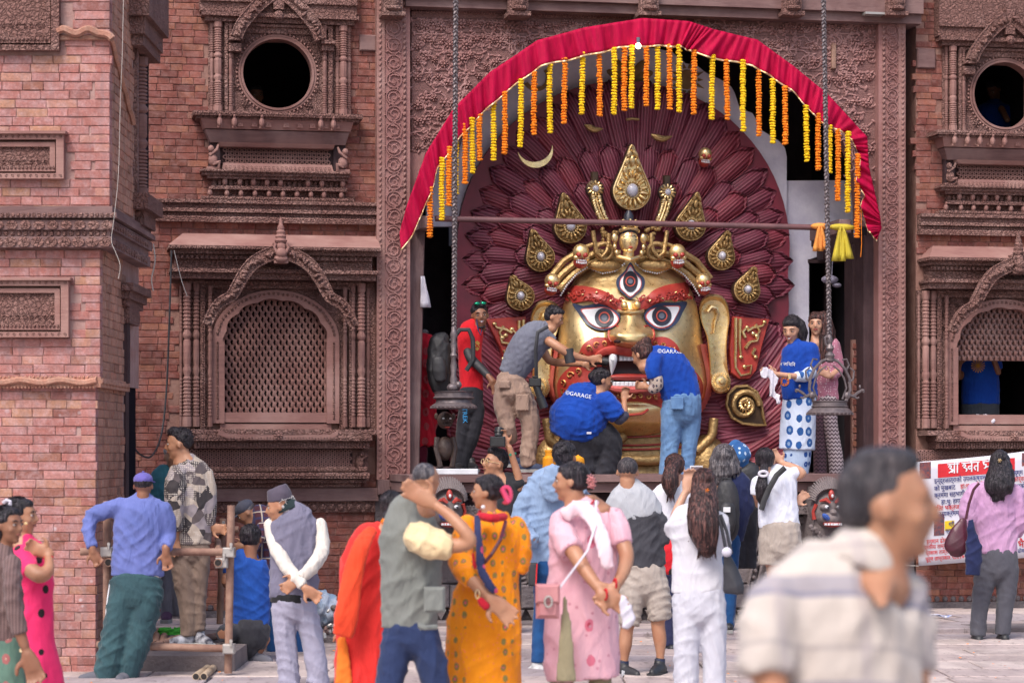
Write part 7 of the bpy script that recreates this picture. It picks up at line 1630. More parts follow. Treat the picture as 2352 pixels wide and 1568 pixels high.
p.shoe(1175, 1520, .55, dyd=-.8, mat=M('shoe_white', (.55, .55, .56), (.25, .25, .26), sc=12), sole=M('sole_white', (.6, .62, .6))); p.shoe(1330, 1500, .3, dyd=1, mat=MATS['shoe_white'])
m = MB(); c = p.P(1148, 835, -.12); m.box(c.x-.032, c.x+.032, c.y-.03, c.y+.03, c.z-.085, c.z+.085, .012); m.build('belt_pouch', BLK, p.e); m = MB(); m.tube([c+Vector((.022, -.035, -.08)), c+Vector((.03, -.035, .08))], .006, 5); m.build('pouch_trim', M('red_trim', (.6, .02, .03)), p.e); p.done()

p = Person('man with cropped hair in a grey and charcoal jacket and beige shorts', 17.4, C16, (750, 1500), 'mid', 'people standing in the square')
p.head(655, 222, 195, 178, 0, 0, hair='buzz', hcol='buzz', hwr=.002, neck=.26)
p.cloth('jacket_yoke', fab('light_grey_nylon', (.40, .41, .45), (.34, .35, .39)), [([(668, 292, 150), (675, 345, 270), (682, 410, 340), (690, 470, 370), (700, 520, 375)], .58)], wr=.02)
p.cloth('jacket', fab('charcoal_nylon', (.035, .035, .045), (.055, .055, .068)), [([(700, 505, 378), (712, 600, 340), (735, 700, 315), (755, 800, 300), (770, 850, 285)], .58), [(865, 520, 95), (885, 600, 95), (880, 680, 90)]], wr=.024)
p.cloth('shorts', fab('beige_shorts', (.40, .345, .31), (.33, .28, .25), fold=1.3), [([(765, 830, 270), (765, 900, 285), (760, 950, 280)], .7), [(700, 930, 180), (675, 1060, 170), (660, 1195, 150)], [(835, 920, 165), (852, 1040, 165), (862, 1165, 150)]], wr=.024)
p.flesh([(665, 1150, 105), (650, 1230, 95), (640, 1320, 100), (635, 1400, 66), (630, 1490, 50)]); p.flesh([(848, 1130, 105), (850, 1200, 100), (862, 1290, 96), (865, 1380, 62), (862, 1480, 50)])
for x, y, dx in ((628, 1510, .55), (860, 1496, -.3)):
    m = MB(); m.tube([p.P(x+2, y-40), p.P(x+2, y-85)], .038, 10); m.build('sock', M('navy_sock', (.02, .03, .08)), p.e, smooth=True); p.shoe(x, y+18, dx, dyd=-.75, sole=M('sole_black', (.03, .03, .035)))
    m = MB(); 
    for i in range(3): c = p.P(x-6+i*7, y-8+i*2, -.06); m.box(c.x-.005, c.x+.005, c.y-.012, c.y+.0, c.z-.02, c.z+.02)
    m.build('shoe_stripes', PRT, p.e)
p.done()

p = Person('woman with a dark ponytail in a white shirt and navy trousers, behind the phone taker', 19.7, C16, (930, 1370), 'fair', 'people standing in the square')
p.head(955, 195, 180, 178, 0, 0, hair='up', hcol='brown', hwr=.006, grow=[('L', [(960, 170, 70, -.1), (930, 220, 95, -.16), (925, 300, 105, -.18), (930, 370, 40, -.16)])])
p.cloth('shirt', fab('white_shirt', (.66, .66, .72), (.58, .58, .66)), [([(960, 300, 150), (950, 350, 260), (940, 450, 285), (945, 600, 270), (950, 780, 270)], .6), [(850, 370, 110), (840, 480, 100)], [(1050, 370, 110), (1060, 480, 100)]]); p.cloth('trousers', fab('navy_trousers', (.022, .025, .07), (.03, .035, .09)), [([(950, 770, 260), (955, 880, 260)], .7), [(915, 860, 130), (922, 1100, 105), (925, 1330, 95)], [(1060, 860, 120), (1090, 1100, 100), (1105, 1330, 90)]])
p.shoe(925, 1372, -.2, dyd=1); p.shoe(1100, 1372, .3, dyd=1)
e = empty('printed_bag', W(1537, 1275, 19.3), 0, 'red white and black printed bag between the cropped man and the woman in white', 'bag'); c = W(1537, 1275, 19.3); m = MB(); loftm(m, [(c+Vector((0, 0, .16)), .05, .5), (c, .09, .5), (c-Vector((0, 0, .13)), .06, .5)], n=14); o = m.build('bag', fab('printed_nylon', (.6, .02, .03), (.5, .01, .02), 'floral', [(.02, .02, .02), (.7, .7, .7), .34], sc=10), e); fuse(o, .01, .01); p.done()

p = Person('woman with shoulder length greying hair in a navy jacket and jeans', 21.0, C16, (1305, 1235), 'mid', 'people standing in the square')
p.head(1272, 145, 195, 175, 0, 0, hair='up', hcol='grey', hwr=.014, grow=[('L', [(1272, 110, 170), (1275, 190, 205), (1285, 255, 190), (1300, 270, 120)])])
p.cloth('jacket', fab('navy_cotton', (.010, .016, .06), (.016, .022, .08)), [([(1290, 255, 150), (1320, 300, 250), (1330, 400, 250), (1320, 520, 220), (1310, 660, 170)], .6), [(1400, 320, 90), (1420, 430, 90), (1390, 500, 80)]]); p.cloth('jeans', dkjean, [[(1310, 640, 150), (1312, 800, 110), (1310, 1000, 92), (1300, 1215, 80)], [(1260, 660, 100), (1262, 1215, 80)]]); p.shoe(1300, 1238, 0, dyd=1); p.done()
e = empty('backpack', W(1670, 1165, 20.75), 0, 'black backpack worn by the woman in the navy jacket', 'backpack'); m = MB(); q = lambda x, y, r, d_=0: (W(C16[0]+x*.3593, C16[1]+y*.3593, 20.72+d_), r*.3593*MP(20.72)/2, .7)
loftm(m, [q(1290, 300, 110), q(1292, 370, 150), q(1292, 480, 158), q(1290, 590, 150), q(1280, 640, 110)], n=16); o = m.build('pack', BLK, e); fuse(o, .010, .006, .06, 2); m = MB(); loftm(m, [q(1292, 440, 100, -.09), q(1292, 520, 118, -.10), q(1288, 590, 100, -.09)], n=12); o = m.build('pocket', BLK, e); fuse(o, .010, .004); c = W(C16[0]+1290*.3593, C16[1]+460*.3593, 20.55)
m = MB(); m.box(c.x-.03, c.x+.03, c.y-.01, c.y+.02, c.z-.022, c.z+.022, .003); m.build('badge', PRT, e); m = MB(); m.tube([q(1250, 290, 1)[0], q(1262, 258, 1)[0], q(1310, 262, 1)[0], q(1330, 300, 1)[0]], .010, 6); m.build('handle', BLK, e)

p = Person('person wearing a blue and white patterned headscarf, beside the woman in navy', 21.4, C12, (240, 2000), 'mid', 'people standing in the square', z=.07)
p.head(205, 1320, 170, 175, 0, 0, hair='none', face=False); p.cloth('headscarf', fab('bandana_print', (.03, .12, .32), (.02, .08, .24), 'floral', [(.45, .55, .70), (.02, .08, .24), .3], sc=20), [[(180, 1240, 120), (200, 1290, 190), (215, 1350, 190), (235, 1390, 110)]], cap=True, wr=.02, size=.05)
p.cloth('jacket', BLK, [([(250, 1400, 150), (260, 1440, 240), (260, 1600, 240), (260, 1750, 220)], .6)]); p.flesh([(330, 1450, 55), (345, 1420, 45)]); p.cloth('trousers', MATS['black_trousers'], [[(220, 1740, 110), (220, 2200, 90)], [(300, 1740, 110), (300, 2200, 90)]]); p.done()

p = Person('girl in a white tee and beige shorts shading her eyes, crossbody strap on her back', 20.4, C17, (350, 1210), 'fair', 'people standing in the square')
p.head(258, 150, 165, 165, 0, 0, hair='up', hcol='black', hwr=.004, hw=1.08, grow=[('L', [(250, 200, 60, -.08), (240, 250, 55, -.12), (235, 320, 80, -.14), (232, 390, 60, -.12), (236, 430, 20, -.1)])])
p.cloth('tee', fab('white_tee', (.68, .70, .80), (.62, .64, .76)), [([(315, 200, 120), (325, 235, 240), (330, 300, 270), (335, 400, 255), (340, 500, 265), (345, 575, 268)], .6), [(440, 225, 120), (470, 240, 95)], [(210, 280, 90), (200, 370, 85)]], wr=.018)
p.flesh([(450, 240, 80), (495, 225, 66, -.02), (440, 190, 56, -.02), (370, 165, 46, .05)]); p.hand(345, 140, 130, dy=.06); p.flesh([(205, 370, 60), (215, 430, 50, .1)]); p.flesh([(440, 400, 50, .1), (465, 400, 46, .05)]); p.hand(468, 398, 40, dy=.04)
p.cloth('shorts', MATS['beige_shorts'], [([(350, 560, 262), (352, 650, 280), (352, 720, 282)], .7), [(288, 690, 150), (286, 812, 152)], [(420, 690, 145), (418, 830, 145)]], wr=.02); p.flesh([(300, 780, 100), (305, 880, 84), (310, 1000, 84), (312, 1190, 48)]); p.flesh([(415, 790, 100), (412, 900, 84), (410, 1010, 84), (405, 1190, 48)]); p.shoe(312, 1205, 0, dyd=1); p.shoe(405, 1205, 0, dyd=1)
m = MB(); R_ = [p.P(x, y, -.20) for x, y in ((385, 190), (330, 240), (285, 320), (250, 400), (232, 460))]; m.tube(R_, .024, 6, flat=.3); m.build('crossbody_strap', BLK, p.e, smooth=True); m = MB(); m.tube([p.P(245+28*cos(a), 230+16*sin(a), -.17) for a in np.linspace(0, 6.28, 14)], .012, 6); m.build('scrunchie', MATS['white_cloth'], p.e, smooth=True); p.done()

p = Person('woman with long wavy black hair in a lilac shirt and grey trousers reading the banner', 20.6, C17, (1700, 1310), 'fair', 'people standing in the square')
p.head(1757, 185, 175, 172, 0, 0, hair='up', hcol='black', hwr=.02, grow=[('L', [(1757, 130, 130, -.02), (1762, 200, 160, -.04), (1755, 270, 190, -.08), (1745, 330, 180, -.1), (1740, 375, 90, -.1)])])
p.cloth('shirt', fab('lilac_shirt', (.50, .29, .47), (.43, .24, .42), fold=1.2), [([(1745, 280, 150), (1735, 330, 280), (1730, 420, 300), (1735, 520, 285), (1742, 620, 262), (1745, 740, 250)], .62), [(1610, 340, 130), (1565, 430, 130), (1555, 520, 115), (1600, 590, 100, .1)], [(1850, 350, 130), (1885, 450, 125), (1885, 550, 110), (1850, 600, 95, .1)]], wr=.026)
p.cloth('trousers', fab('grey_pinstripe', (.085, .085, .105), (.065, .065, .085)), [([(1748, 725, 245), (1748, 800, 262), (1745, 850, 262)], .7), [(1675, 830, 150), (1648, 980, 128), (1625, 1120, 110), (1618, 1265, 104)], [(1808, 830, 150), (1800, 980, 128), (1785, 1120, 110), (1775, 1260, 104)]], wr=.018)
p.shoe(1615, 1312, 0, dyd=1); p.shoe(1782, 1305, 0, dyd=1)
m = MB(); c = p.P(1757, 145, -.13); rosette(m, (c.x, c.z), .02, c.y, 6, .012); m.build('hair_clip', MATS['gold_trim'], p.e); p.done()
e = empty('handbag', W(2195, 1240, 20.35), 0, 'maroon leather handbag over the shoulder of the woman in lilac', 'handbag'); q = lambda x, y, r, d_=0: (W(C17[0]+x*.3592, C17[1]+y*.3592, 20.33+d_), r*.3592*MP(20.33)/2, .5)
m = MB(); loftm(m, [q(1530, 520, 40), q(1505, 580, 100), q(1490, 660, 165), q(1480, 715, 160), q(1475, 745, 90)], n=16); o = m.build('bag', M('maroon_leather', (.075, .012, .028), (.05, .01, .02), rough=.4), e); fuse(o, .009, .008); m = MB(); m.tube([q(x, y, 1)[0] for x, y in ((1540, 520), (1560, 420), (1590, 330), (1625, 290))], .012, 6, flat=.5); m.build('strap', MATS['maroon_leather'], e, smooth=True)
e = empty('carried_jacket', W(2240, 1250, 20.3), 0, 'dark jacket hung over the handbag of the woman in lilac', 'jacket'); m = MB(); loftm(m, [q(1570, 520, 40, -.08), q(1580, 620, 70, -.08), q(1590, 740, 110, -.08), q(1585, 880, 100, -.08)], cap=False, n=14); o = m.build('cloth', MATS['navy_cotton'], e); fuse(o, .009, .03, .06)
# --- left group
p = Person('man in a blue cap and blue sweater leaning on the scaffold rail, back turned', 17.1, C13, (700, 1548), 'dark', 'people at the scaffold')
p.head(873, 372, 160, 178, 0, 0, hair='buzz', hcol='black', hwr=.003, hw=1.05); p.cap(fab('blue_cap', (.12, .10, .36), (.09, .08, .28)))
p.cloth('sweater', fab('blue_sweater', (.13, .16, .42), (.10, .13, .35), fold=1.2), [([(868, 425, 110), (866, 465, 250), (868, 530, 340), (860, 630, 345), (848, 740, 325), (838, 840, 318), (836, 915, 322)], .55), [(745, 495, 120), (640, 520, 105), (560, 560, 95), (540, 650, 82, -.05), (562, 745, 66, -.1)], [(990, 510, 110), (1022, 590, 95), (1030, 680, 85), (1010, 745, 78, -.1)]], wr=.024)
p.flesh([(562, 740, 52, -.1), (568, 775, 50, -.1)]); p.hand(575, 790, -60, dy=-.1, curl=.8); p.flesh([(1010, 745, 60, -.1), (1012, 790, 50, -.1)]); p.hand(1012, 805, -80, dy=-.1, curl=.6)
p.cloth('undershirt', fab('cream_vest', (.5, .46, .44)), [([(836, 895, 300), (834, 918, 306)], .56)], wr=0, core=0)
p.cloth('trousers', fab('teal_trackpants', (.035, .085, .10), (.025, .06, .075), fold=1.4), [([(834, 915, 300), (832, 980, 325), (828, 1050, 330)], .65), [(760, 1020, 190), (725, 1180, 185), (690, 1350, 180), (655, 1480, 170), (650, 1545, 155)], [(905, 1020, 185), (870, 1180, 180), (830, 1350, 165), (790, 1480, 140), (780, 1545, 128)]], wr=.035)
m = MB(); m.tube([p.P(x, y, -.02) for x, y in ((672, 940), (655, 1050), (640, 1200), (620, 1350), (590, 1480), (572, 1530))], .006, 5); m.build('side_stripe', PRT, p.e)
p.shoe(640, 1560, -.9, dyd=-.3, L=.27, mat=M('sandal_grey', (.12, .12, .15))); p.shoe(770, 1560, -.2, dyd=-1, L=.25, mat=MATS['sandal_grey']); p.done()

p = Person('man in a teal jacket and grey cap mostly hidden behind the patterned jacket', 19.6, C13, (1015, 1195), 'mid', 'people at the scaffold', z=.17)
p.head(1052, 195, 150, 20, 0, 0, hair='buzz'); p.cap(fab('grey_cap', (.35, .35, .36))); p.cloth('jacket', fab('teal_jacket', (.035, .14, .18), (.025, .10, .14)), [([(1010, 265, 110), (995, 320, 170), (990, 420, 190), (1000, 600, 190), (1010, 760, 170)], .6)], wr=.02)
p.cloth('trousers', fab('grey_denim', (.17, .17, .21), (.12, .12, .16)), [[(1015, 740, 120), (1015, 900, 95), (1018, 1060, 82), (1015, 1160, 80)], [(1080, 740, 110), (1090, 1160, 80)]]); p.shoe(1015, 1190, .1, dyd=-1, mat=M('shoe_purple', (.08, .03, .08))); p.done()

p = Person('young man in a grey patchwork camouflage jacket standing on the stone block', 18.3, C13, (1180, 1345), 'mid', 'people at the scaffold', z=.17)
p.head(1088, 118, 188, -88, 4, 0, hair='quiff', hcol='black', hwr=.018, nlen=.4); p.flesh([(1120, 190, 95), (1145, 230, 130)])
p.cloth('jacket', fab('patchwork_camo', (.2, .2, .2), None, 'camo', [(.045, .038, .042), (.40, .33, .28), (.10, .08, .085), (.28, .24, .26)]), [([(1148, 200, 105), (1152, 245, 215), (1155, 330, 262), (1158, 450, 272), (1162, 570, 252), (1165, 725, 248)], .7), [(1075, 290, 110, -.1), (1062, 400, 120, -.14), (1060, 520, 112, -.15), (1065, 640, 95, -.12)], [(1255, 290, 90), (1275, 420, 92), (1275, 540, 85), (1280, 610, 62)]], wr=.02)
p.flesh([(1282, 600, 48), (1300, 622, 40)]); p.hand(1315, 625, -10, curl=.6); p.flesh([(1065, 640, 60, -.1), (1068, 690, 50, -.1)]); p.hand(1068, 715, -85, dy=-.1)
p.cloth('trousers', fab('khaki_trousers', (.21, .15, .12), (.17, .12, .10), fold=1.5), [([(1162, 715, 235), (1160, 780, 240)], .7), [(1105, 760, 150), (1118, 890, 150), (1135, 1020, 130), (1150, 1150, 122), (1150, 1280, 112)], [(1222, 760, 120), (1218, 900, 112), (1212, 1050, 92), (1212, 1250, 78)]], wr=.024)
p.shoe(1150, 1338, -.8, dyd=-.6, mat=M('shoe_twotone', (.03, .03, .05), (.5, .5, .55), sc=16), sole=MATS['sole_white']); p.shoe(1215, 1338, .6, dyd=-.8, mat=MATS['shoe_twotone'], sole=MATS['sole_white']); p.done()

p = Person('man in a faded navy cap and plaid shirt bent over his work', 19.3, C14, (500, 1430), 'mid', 'people at the scaffold')
p.head(312, 425, 165, -80, 38, 0, hair='buzz', hcol='grey'); p.cap(fab('navy_cap', (.045, .055, .09), (.09, .09, .12))); p.flesh([(370, 440, 90), (410, 440, 120)])
p.cloth('shirt', fab('plaid_shirt', (.10, .035, .05), None, 'plaid', [(0, 16, .3, (.03, .05, .14), .7), (2, 16, .3, (.04, .05, .14), .7), (0, 8, .08, (.6, .5, .4), .8), (2, 8, .08, (.6, .5, .4), .8)]), [([(395, 410, 120), (430, 460, 190), (450, 560, 190), (455, 700, 170), (460, 850, 160)], .9), [(420, 520, 90, -.15), (370, 640, 80, -.2), (300, 650, 70, -.2)]])
p.cloth('jeans', dkjean, [([(470, 840, 170), (475, 950, 180)], .9), [(480, 930, 110), (500, 1100, 95), (490, 1360, 90)], [(600, 930, 120), (650, 1150, 95), (668, 1370, 85)]]); p.flesh([(490, 1340, 60), (490, 1390, 50)]); p.flesh([(668, 1360, 60), (670, 1410, 50)]); p.flesh([(310, 650, 50, -.2), (280, 650, 42, -.2)]); p.hand(265, 650, 180, dy=-.2)
p.shoe(490, 1420, -.6, dyd=-.6, mat=MATS['sandal_grey']); p.shoe(668, 1440, .1, dyd=-1, mat=MATS['sandal_grey']); p.done()

p = Person('boy in a blue tee crouching beside the scaffold post, back turned', 18.5, C14, (380, 1440), 'dark', 'people at the scaffold')
p.head(345, 600, 195, 170, 8, 0, hair='up', hcol='black', hwr=.014, hw=1.05); p.cloth('tee', fab('cobalt_tee', (.012, .075, .36), (.01, .055, .28)), [([(345, 700, 120), (330, 730, 220), (340, 830, 262), (345, 960, 262), (345, 1090, 262), (340, 1210, 258)], .65), [(225, 770, 90), (190, 840, 86)]], wr=.024)
p.flesh([(195, 820, 66), (165, 885, 56, -.05), (200, 930, 50, .1)]); p.cloth('trousers', fab('charcoal_jeans', (.03, .03, .04), (.05, .05, .06)), [([(345, 1195, 262), (345, 1260, 250), (330, 1310, 210)], .9), [(250, 1230, 130), (190, 1225, 130, -.1), (150, 1240, 105, -.2)], [(260, 1300, 110), (280, 1370, 90), (285, 1420, 70)]], wr=.02)
p.flesh([(440, 1270, 80), (400, 1350, 62), (370, 1400, 55)]); p.shoe(370, 1440, .8, dyd=-.4, L=.24, mat=MATS['sandal_grey']); p.shoe(280, 1440, -.6, dyd=-.6, L=.22, mat=MATS['sandal_grey']); p.done()

p = Person('old man in a grey topi and padded grey vest, hands clasped behind his back', 16.0, C14, (690, 1790), 'mid', 'people standing in the square', z=0)
p.head(535, 385, 205, -88, 8, 0, hair='side', hcol='white', nlen=.5, hwr=.006); p.flesh([(560, 420, 100), (590, 450, 130)])
m = MB(); hh = p.Hd['h']; loftm(m, [(p.hq(0, .06, .20), .42*hh, .88), (p.hq(0, .05, .45), .40*hh, .85), (p.hq(0, .0, .68), .34*hh, .7)], cap=False, n=18); o = m.build('topi', fab('topi_grey', (.085, .07, .10), (.06, .05, .075), fold=.5), p.e); fuse(o, .008, .006, .06)
p.cloth('vest', fab('slate_vest', (.18, .17, .245), (.14, .135, .20), fold=1.3), [([(590, 385, 150), (615, 430, 260), (628, 520, 330), (635, 650, 330), (632, 780, 328), (630, 900, 330), (626, 1000, 312)], .6)], wr=.03)
p.cloth('collar', fab('dark_green_collar', (.02, .035, .04)), [([(575, 365, 160), (590, 405, 185)], .8)], wr=.003, core=0); p.cloth('hem_band', fab('black_rib', (.018, .018, .022)), [([(628, 980, 318), (627, 1030, 308)], .62)], wr=.003, core=0)
ws = fab('cream_sleeve', (.62, .58, .53), (.55, .50, .46), fold=1.3)
p.cloth('sleeve', ws, [[(478, 500, 100, .02), (498, 620, 98, -.02), (555, 740, 96, -.10), (630, 840, 88, -.18), (700, 915, 74, -.22)]], wr=.02); p.cloth('sleeve', ws, [[(805, 500, 100, .02), (828, 620, 98, -.02), (800, 720, 96, -.10), (730, 815, 88, -.17), (665, 855, 74, -.20)]], wr=.02)
p.flesh([(695, 905, 52, -.22), (722, 935, 48, -.23)]); p.hand(738, 950, -35, dy=-.24, curl=.5); p.flesh([(675, 850, 52, -.2), (640, 878, 46, -.21)]); p.hand(628, 892, 215, dy=-.21, curl=.6)
p.cloth('trousers', fab('lavender_trousers', (.33, .32, .42), (.28, .27, .36), fold=1.3), [([(628, 1010, 295), (630, 1080, 310)], .65), [(560, 1060, 165), (572, 1250, 155), (592, 1450, 150), (605, 1620, 148), (612, 1770, 130)], [(708, 1060, 160), (750, 1250, 155), (785, 1450, 150), (802, 1620, 148), (812, 1770, 130)]], wr=.024)
m = MB(); m.tube([p.hq(sg*.14+.085*cos(a), -.41, .03+.08*sin(a)) for sg in (-1,) for a in np.linspace(0, 6.28, 14)]+[p.hq(-.36, 0, .05)], .003, 5); m.build('glasses', CAMB, p.e); p.shoe(612, 1790, 0, dyd=1); p.shoe(812, 1790, 0, dyd=1); p.done()

p = Person('woman in a vermilion dress and shawl with an orange flower in her bun', 12.6, C14, (1110, 2100), 'mid', 'people standing in the square', z=0)
p.head(1292, 378, 205, 172, 0, 0, hair='up', hcol='black', hwr=.004, hw=1.05, neck=.21, grow=[('L', [(1300, 420, 140, -.02), (1265, 470, 100, -.05)])]); p.flesh([(1270, 480, 90), (1240, 540, 130)])
m = MB(); c = p.P(1243, 480, -.12); rosette(m, (c.x, c.z), .022, c.y, 9, .018); m.ell(c, .018, 8, 6); m.build('hair_flower', MATS['marigold_orange'], p.e, smooth=True)
vr = fab('vermilion', (.72, .035, .030), (.60, .024, .022), fold=1.2); p.cloth('dress', vr, [([(1225, 520, 130), (1200, 560, 270), (1160, 660, 330), (1130, 800, 340), (1120, 950, 320), (1115, 1100, 350), (1110, 1300, 390), (1105, 1560, 420), (1105, 1850, 440), (1105, 2060, 440)], .6), [(1060, 620, 130, -.02), (1010, 760, 130, -.03), (985, 930, 110, -.05), (985, 1060, 90, -.05)]], wr=.03)
p.cloth('shawl', fab('orange_red_chiffon', (.75, .075, .025), (.66, .05, .02)), [([(1160, 530, 90, -.12), (1090, 640, 130, -.2), (1040, 800, 150, -.2), (1010, 960, 160, -.2), (985, 1120, 170, -.2), (960, 1250, 150, -.18)], .4)], wr=.02, core=0); p.cloth('shawl_end', fab('orange_chiffon', (.80, .20, .025), (.7, .15, .02)), [([(955, 1260, 70, -.1), (965, 1400, 100, -.1), (970, 1600, 130, -.1)], .4)], wr=.02, core=0)
p.flesh([(985, 1060, 60), (990, 1200, 46)]); p.hand(990, 1240, -88); p.done()

p = Person('man in a grey green utility vest holding the back of his head', 11.6, C15, (330, 2300), 'mid', 'people standing in the square', z=0)
p.head(432, 200, 225, 128, 0, 0, hair='buzz', hcol='grey', hwr=.004, neck=.27, hw=1.03)
p.cloth('vest', fab('olive_grey_vest', (.19, .20, .19), (.155, .165, .155), fold=1.2), [([(345, 345, 170), (320, 400, 290), (318, 500, 385), (322, 640, 420), (325, 800, 420), (325, 950, 405), (322, 1100, 395), (315, 1210, 385)], .6)], wr=.03)
ys_ = fab('pale_yellow_shirt', (.72, .56, .34), (.64, .48, .28), fold=1.3); p.cloth('shirt_sleeve', ys_, [[(375, 580, 210, -.12), (450, 620, 215, -.16), (530, 640, 185, -.18), (605, 645, 150, -.18)]], wr=.03); p.cloth('shirt_collar', ys_, [([(385, 335, 150, .02), (400, 385, 200, .02)], .8)], wr=.004, core=0)
p.flesh([(580, 640, 120, -.18), (660, 640, 110, -.2), (730, 615, 96, -.22), (690, 545, 100, -.22), (590, 440, 92, -.18), (500, 375, 74, -.14)]); p.hand(420, 325, 150, dy=-.14, curl=.15, size=.20, spread=.05)
p.cloth('trousers', fab('navy_slacks', (.022, .038, .11), (.018, .030, .085), fold=1.3), [([(320, 1195, 375), (320, 1290, 385)], .65), [(240, 1270, 225), (205, 1450, 215), (165, 1650, 190), (120, 1950, 160), (100, 2270, 120)], [(415, 1270, 220), (465, 1450, 215), (510, 1650, 190), (540, 1950, 160), (545, 2270, 120)]], wr=.03)
m = MB(); c = p.P(490, 1010, -.22); m.box(c.x-.055, c.x+.045, c.y+.03, c.y+.08, c.z-.06, c.z+.06, .012); m.build('vest_pocket', MATS['olive_grey_vest'], p.e); m = MB(); m.tube([p.P(380, 1180, -.27), p.P(420, 1195, -.28), p.P(500, 1190, -.25)], .012, 6); m.build('vest_tab', MATS['olive_grey_vest'], p.e); p.shoe(100, 2300, 0, dyd=1); p.shoe(545, 2300, 0, dyd=1); p.done()

p = Person('woman in a marigold orange printed kurta with an open palm behind her back', 11.9, C15, (815, 2280), 'mid', 'people standing in the square', z=0)
p.head(835, 285, 232, -98, 0, 0, hair='up', hcol='black', hwr=.005, neck=.23, grow=[('E', ((0, .50, .02), (.19, .16, .20)))]); p.flesh([(860, 430, 150), (880, 490, 260)], .7)
ok = fab('orange_print', (.80, .27, .006), (.72, .21, .005), 'floral', [(.22, .17, .05), (.62, .10, .16), .30, (.70, .12, .12)], sc=21)
p.cloth('kurta', ok, [([(880, 470, 280), (880, 530, 400), (882, 640, 425), (875, 760, 400), (860, 860, 395), (845, 950, 440), (830, 1080, 490), (822, 1250, 515), (815, 1450, 520), (812, 1700, 530), (812, 1980, 540)], .62)], wr=.022)
p.cloth('sleeve', ok, [[(715, 500, 150, -.02), (670, 620, 165, -.06), (670, 760, 165, -.12), (720, 850, 150, -.2), (745, 885, 120, -.22)]], wr=.02); p.cloth('sleeve', ok, [[(1035, 510, 150), (1070, 620, 140), (1075, 740, 125), (1050, 820, 110)]], wr=.02)
p.flesh([(735, 870, 105, -.22), (790, 930, 95, -.26), (850, 980, 78, -.30)]); p.hand(905, 1035, -42, size=.20, dy=-.31, curl=.12, spread=.10)
p.cloth('scarf', fab('red_knit', (.50, .012, .03), (.42, .01, .025)), [[(790, 440, 60, -.14), (870, 455, 66, -.19), (960, 450, 56, -.12)], [(795, 420, 50, .08), (930, 425, 50, .08)]], cap=True, wr=.012, core=0)
p.cloth('shawl', fab('navy_floral', (.03, .035, .10), (.02, .025, .08), 'floral', [(.45, .05, .12), (.05, .25, .08), .25], sc=14), [([(770, 440, 50, -.16), (775, 540, 60, -.26), (790, 680, 66, -.28), (800, 800, 70, -.28), (850, 900, 70, -.33), (905, 960, 50, -.33)], .4)], cap=True, wr=.008, core=0); p.cloth('shawl_end', MATS['red_knit'], [([(740, 690, 30, -.26), (760, 800, 40, -.26)], .5), ([(790, 1000, 50, -.33), (840, 1060, 70, -.33)], .5)], cap=True, wr=.01, core=0)
m = MB(); m.tube([p.P(x, y, d_) for x, y, d_ in ((965, 480, -.14), (930, 600, -.25), (870, 700, -.265), (820, 760, -.26))], .009, 6); m.build('bag_strap', MATS['maroon_leather'], p.e)
m = MB(); m.tube([p.P(968+32*cos(a), 300+52*sin(a), -.05) for a in np.linspace(-2.6, 2.2, 12)], .011, 6); m.tube([p.P(940, 260, -.08), p.P(985, 350, -.08)], .014, 6); m.build('hair_claw', M('pink_plastic', (.70, .06, .16), rough=.3, bump=0), p.e, smooth=True)
m = MB(); m.ell(p.P(812, 383, -.10), .011, 7, 6); m.build('earring', MATS['mask_white'], p.e); m = MB(); m.tube([p.P(775+14*cos(a), 988+ (0)+30*sin(a)-20, -.30) for a in np.linspace(0, 6.28, 14)], .004, 5); m.build('bangle', MATS['gold_trim'], p.e); p.done()

p = Person('woman in a pale pink floral kurta with hands clasped behind, red bead necklace', 12.2, C16, (380, 2120), 'mid', 'people standing in the square', z=0)
p.head(292, 285, 250, -98, 0, 0, hair='up', hcol='black', hwr=.005, neck=.25, grow=[('E', ((0, .50, .0), (.20, .17, .22)))]); p.flesh([(400, 420, 190), (430, 490, 300)], .7)
pk = fab('pink_floral', (.72, .43, .50), (.66, .36, .44), 'floral', [(.62, .16, .24), (.42, .04, .08), .17, (.55, .25, .32)], sc=7)
p.cloth('kurta', pk, [([(400, 440, 260), (395, 480, 370), (385, 560, 455), (378, 680, 462), (372, 800, 450), (365, 920, 448), (362, 1050, 475), (362, 1250, 490), (365, 1420, 490), (372, 1540, 480)], .62)], wr=.026); p.cloth('sleeve', pk, [[(235, 530, 165, -.05), (245, 620, 180, -.1), (300, 730, 165, -.18)]], wr=.02); p.cloth('sleeve', pk, [[(575, 500, 130), (605, 590, 140, -.04), (625, 685, 130, -.08)]], wr=.02)
p.cloth('dupatta', fab('white_pink_chiffon', (.78, .62, .68), (.72, .52, .60)), [([(250, 500, 90, -.14), (350, 450, 120, -.16), (440, 520, 110, -.26), (500, 680, 100, -.3), (530, 830, 80, -.3)], .4)], cap=True, wr=.02, core=0)
p.flesh([(320, 740, 120, -.2), (375, 830, 105, -.26), (440, 920, 88, -.31), (495, 990, 70, -.34)]); p.hand(535, 1025, -25, size=.19, dy=-.35, curl=.5); p.flesh([(630, 680, 115, -.08), (650, 760, 110, -.12), (630, 850, 98, -.2), (590, 930, 78, -.28), (565, 965, 66, -.32)]); p.hand(545, 985, 225, size=.18, dy=-.33, curl=.6)
m = MB(); m.tube([p.P(x, y, d_) for x, y, d_ in ((350, 425, -.06), (390, 440, -.16), (420, 430, -.15), (442, 400, -.05))], .006, 6); m.build('bead_necklace', M('red_bead', (.55, .01, .02), rough=.3), p.e)
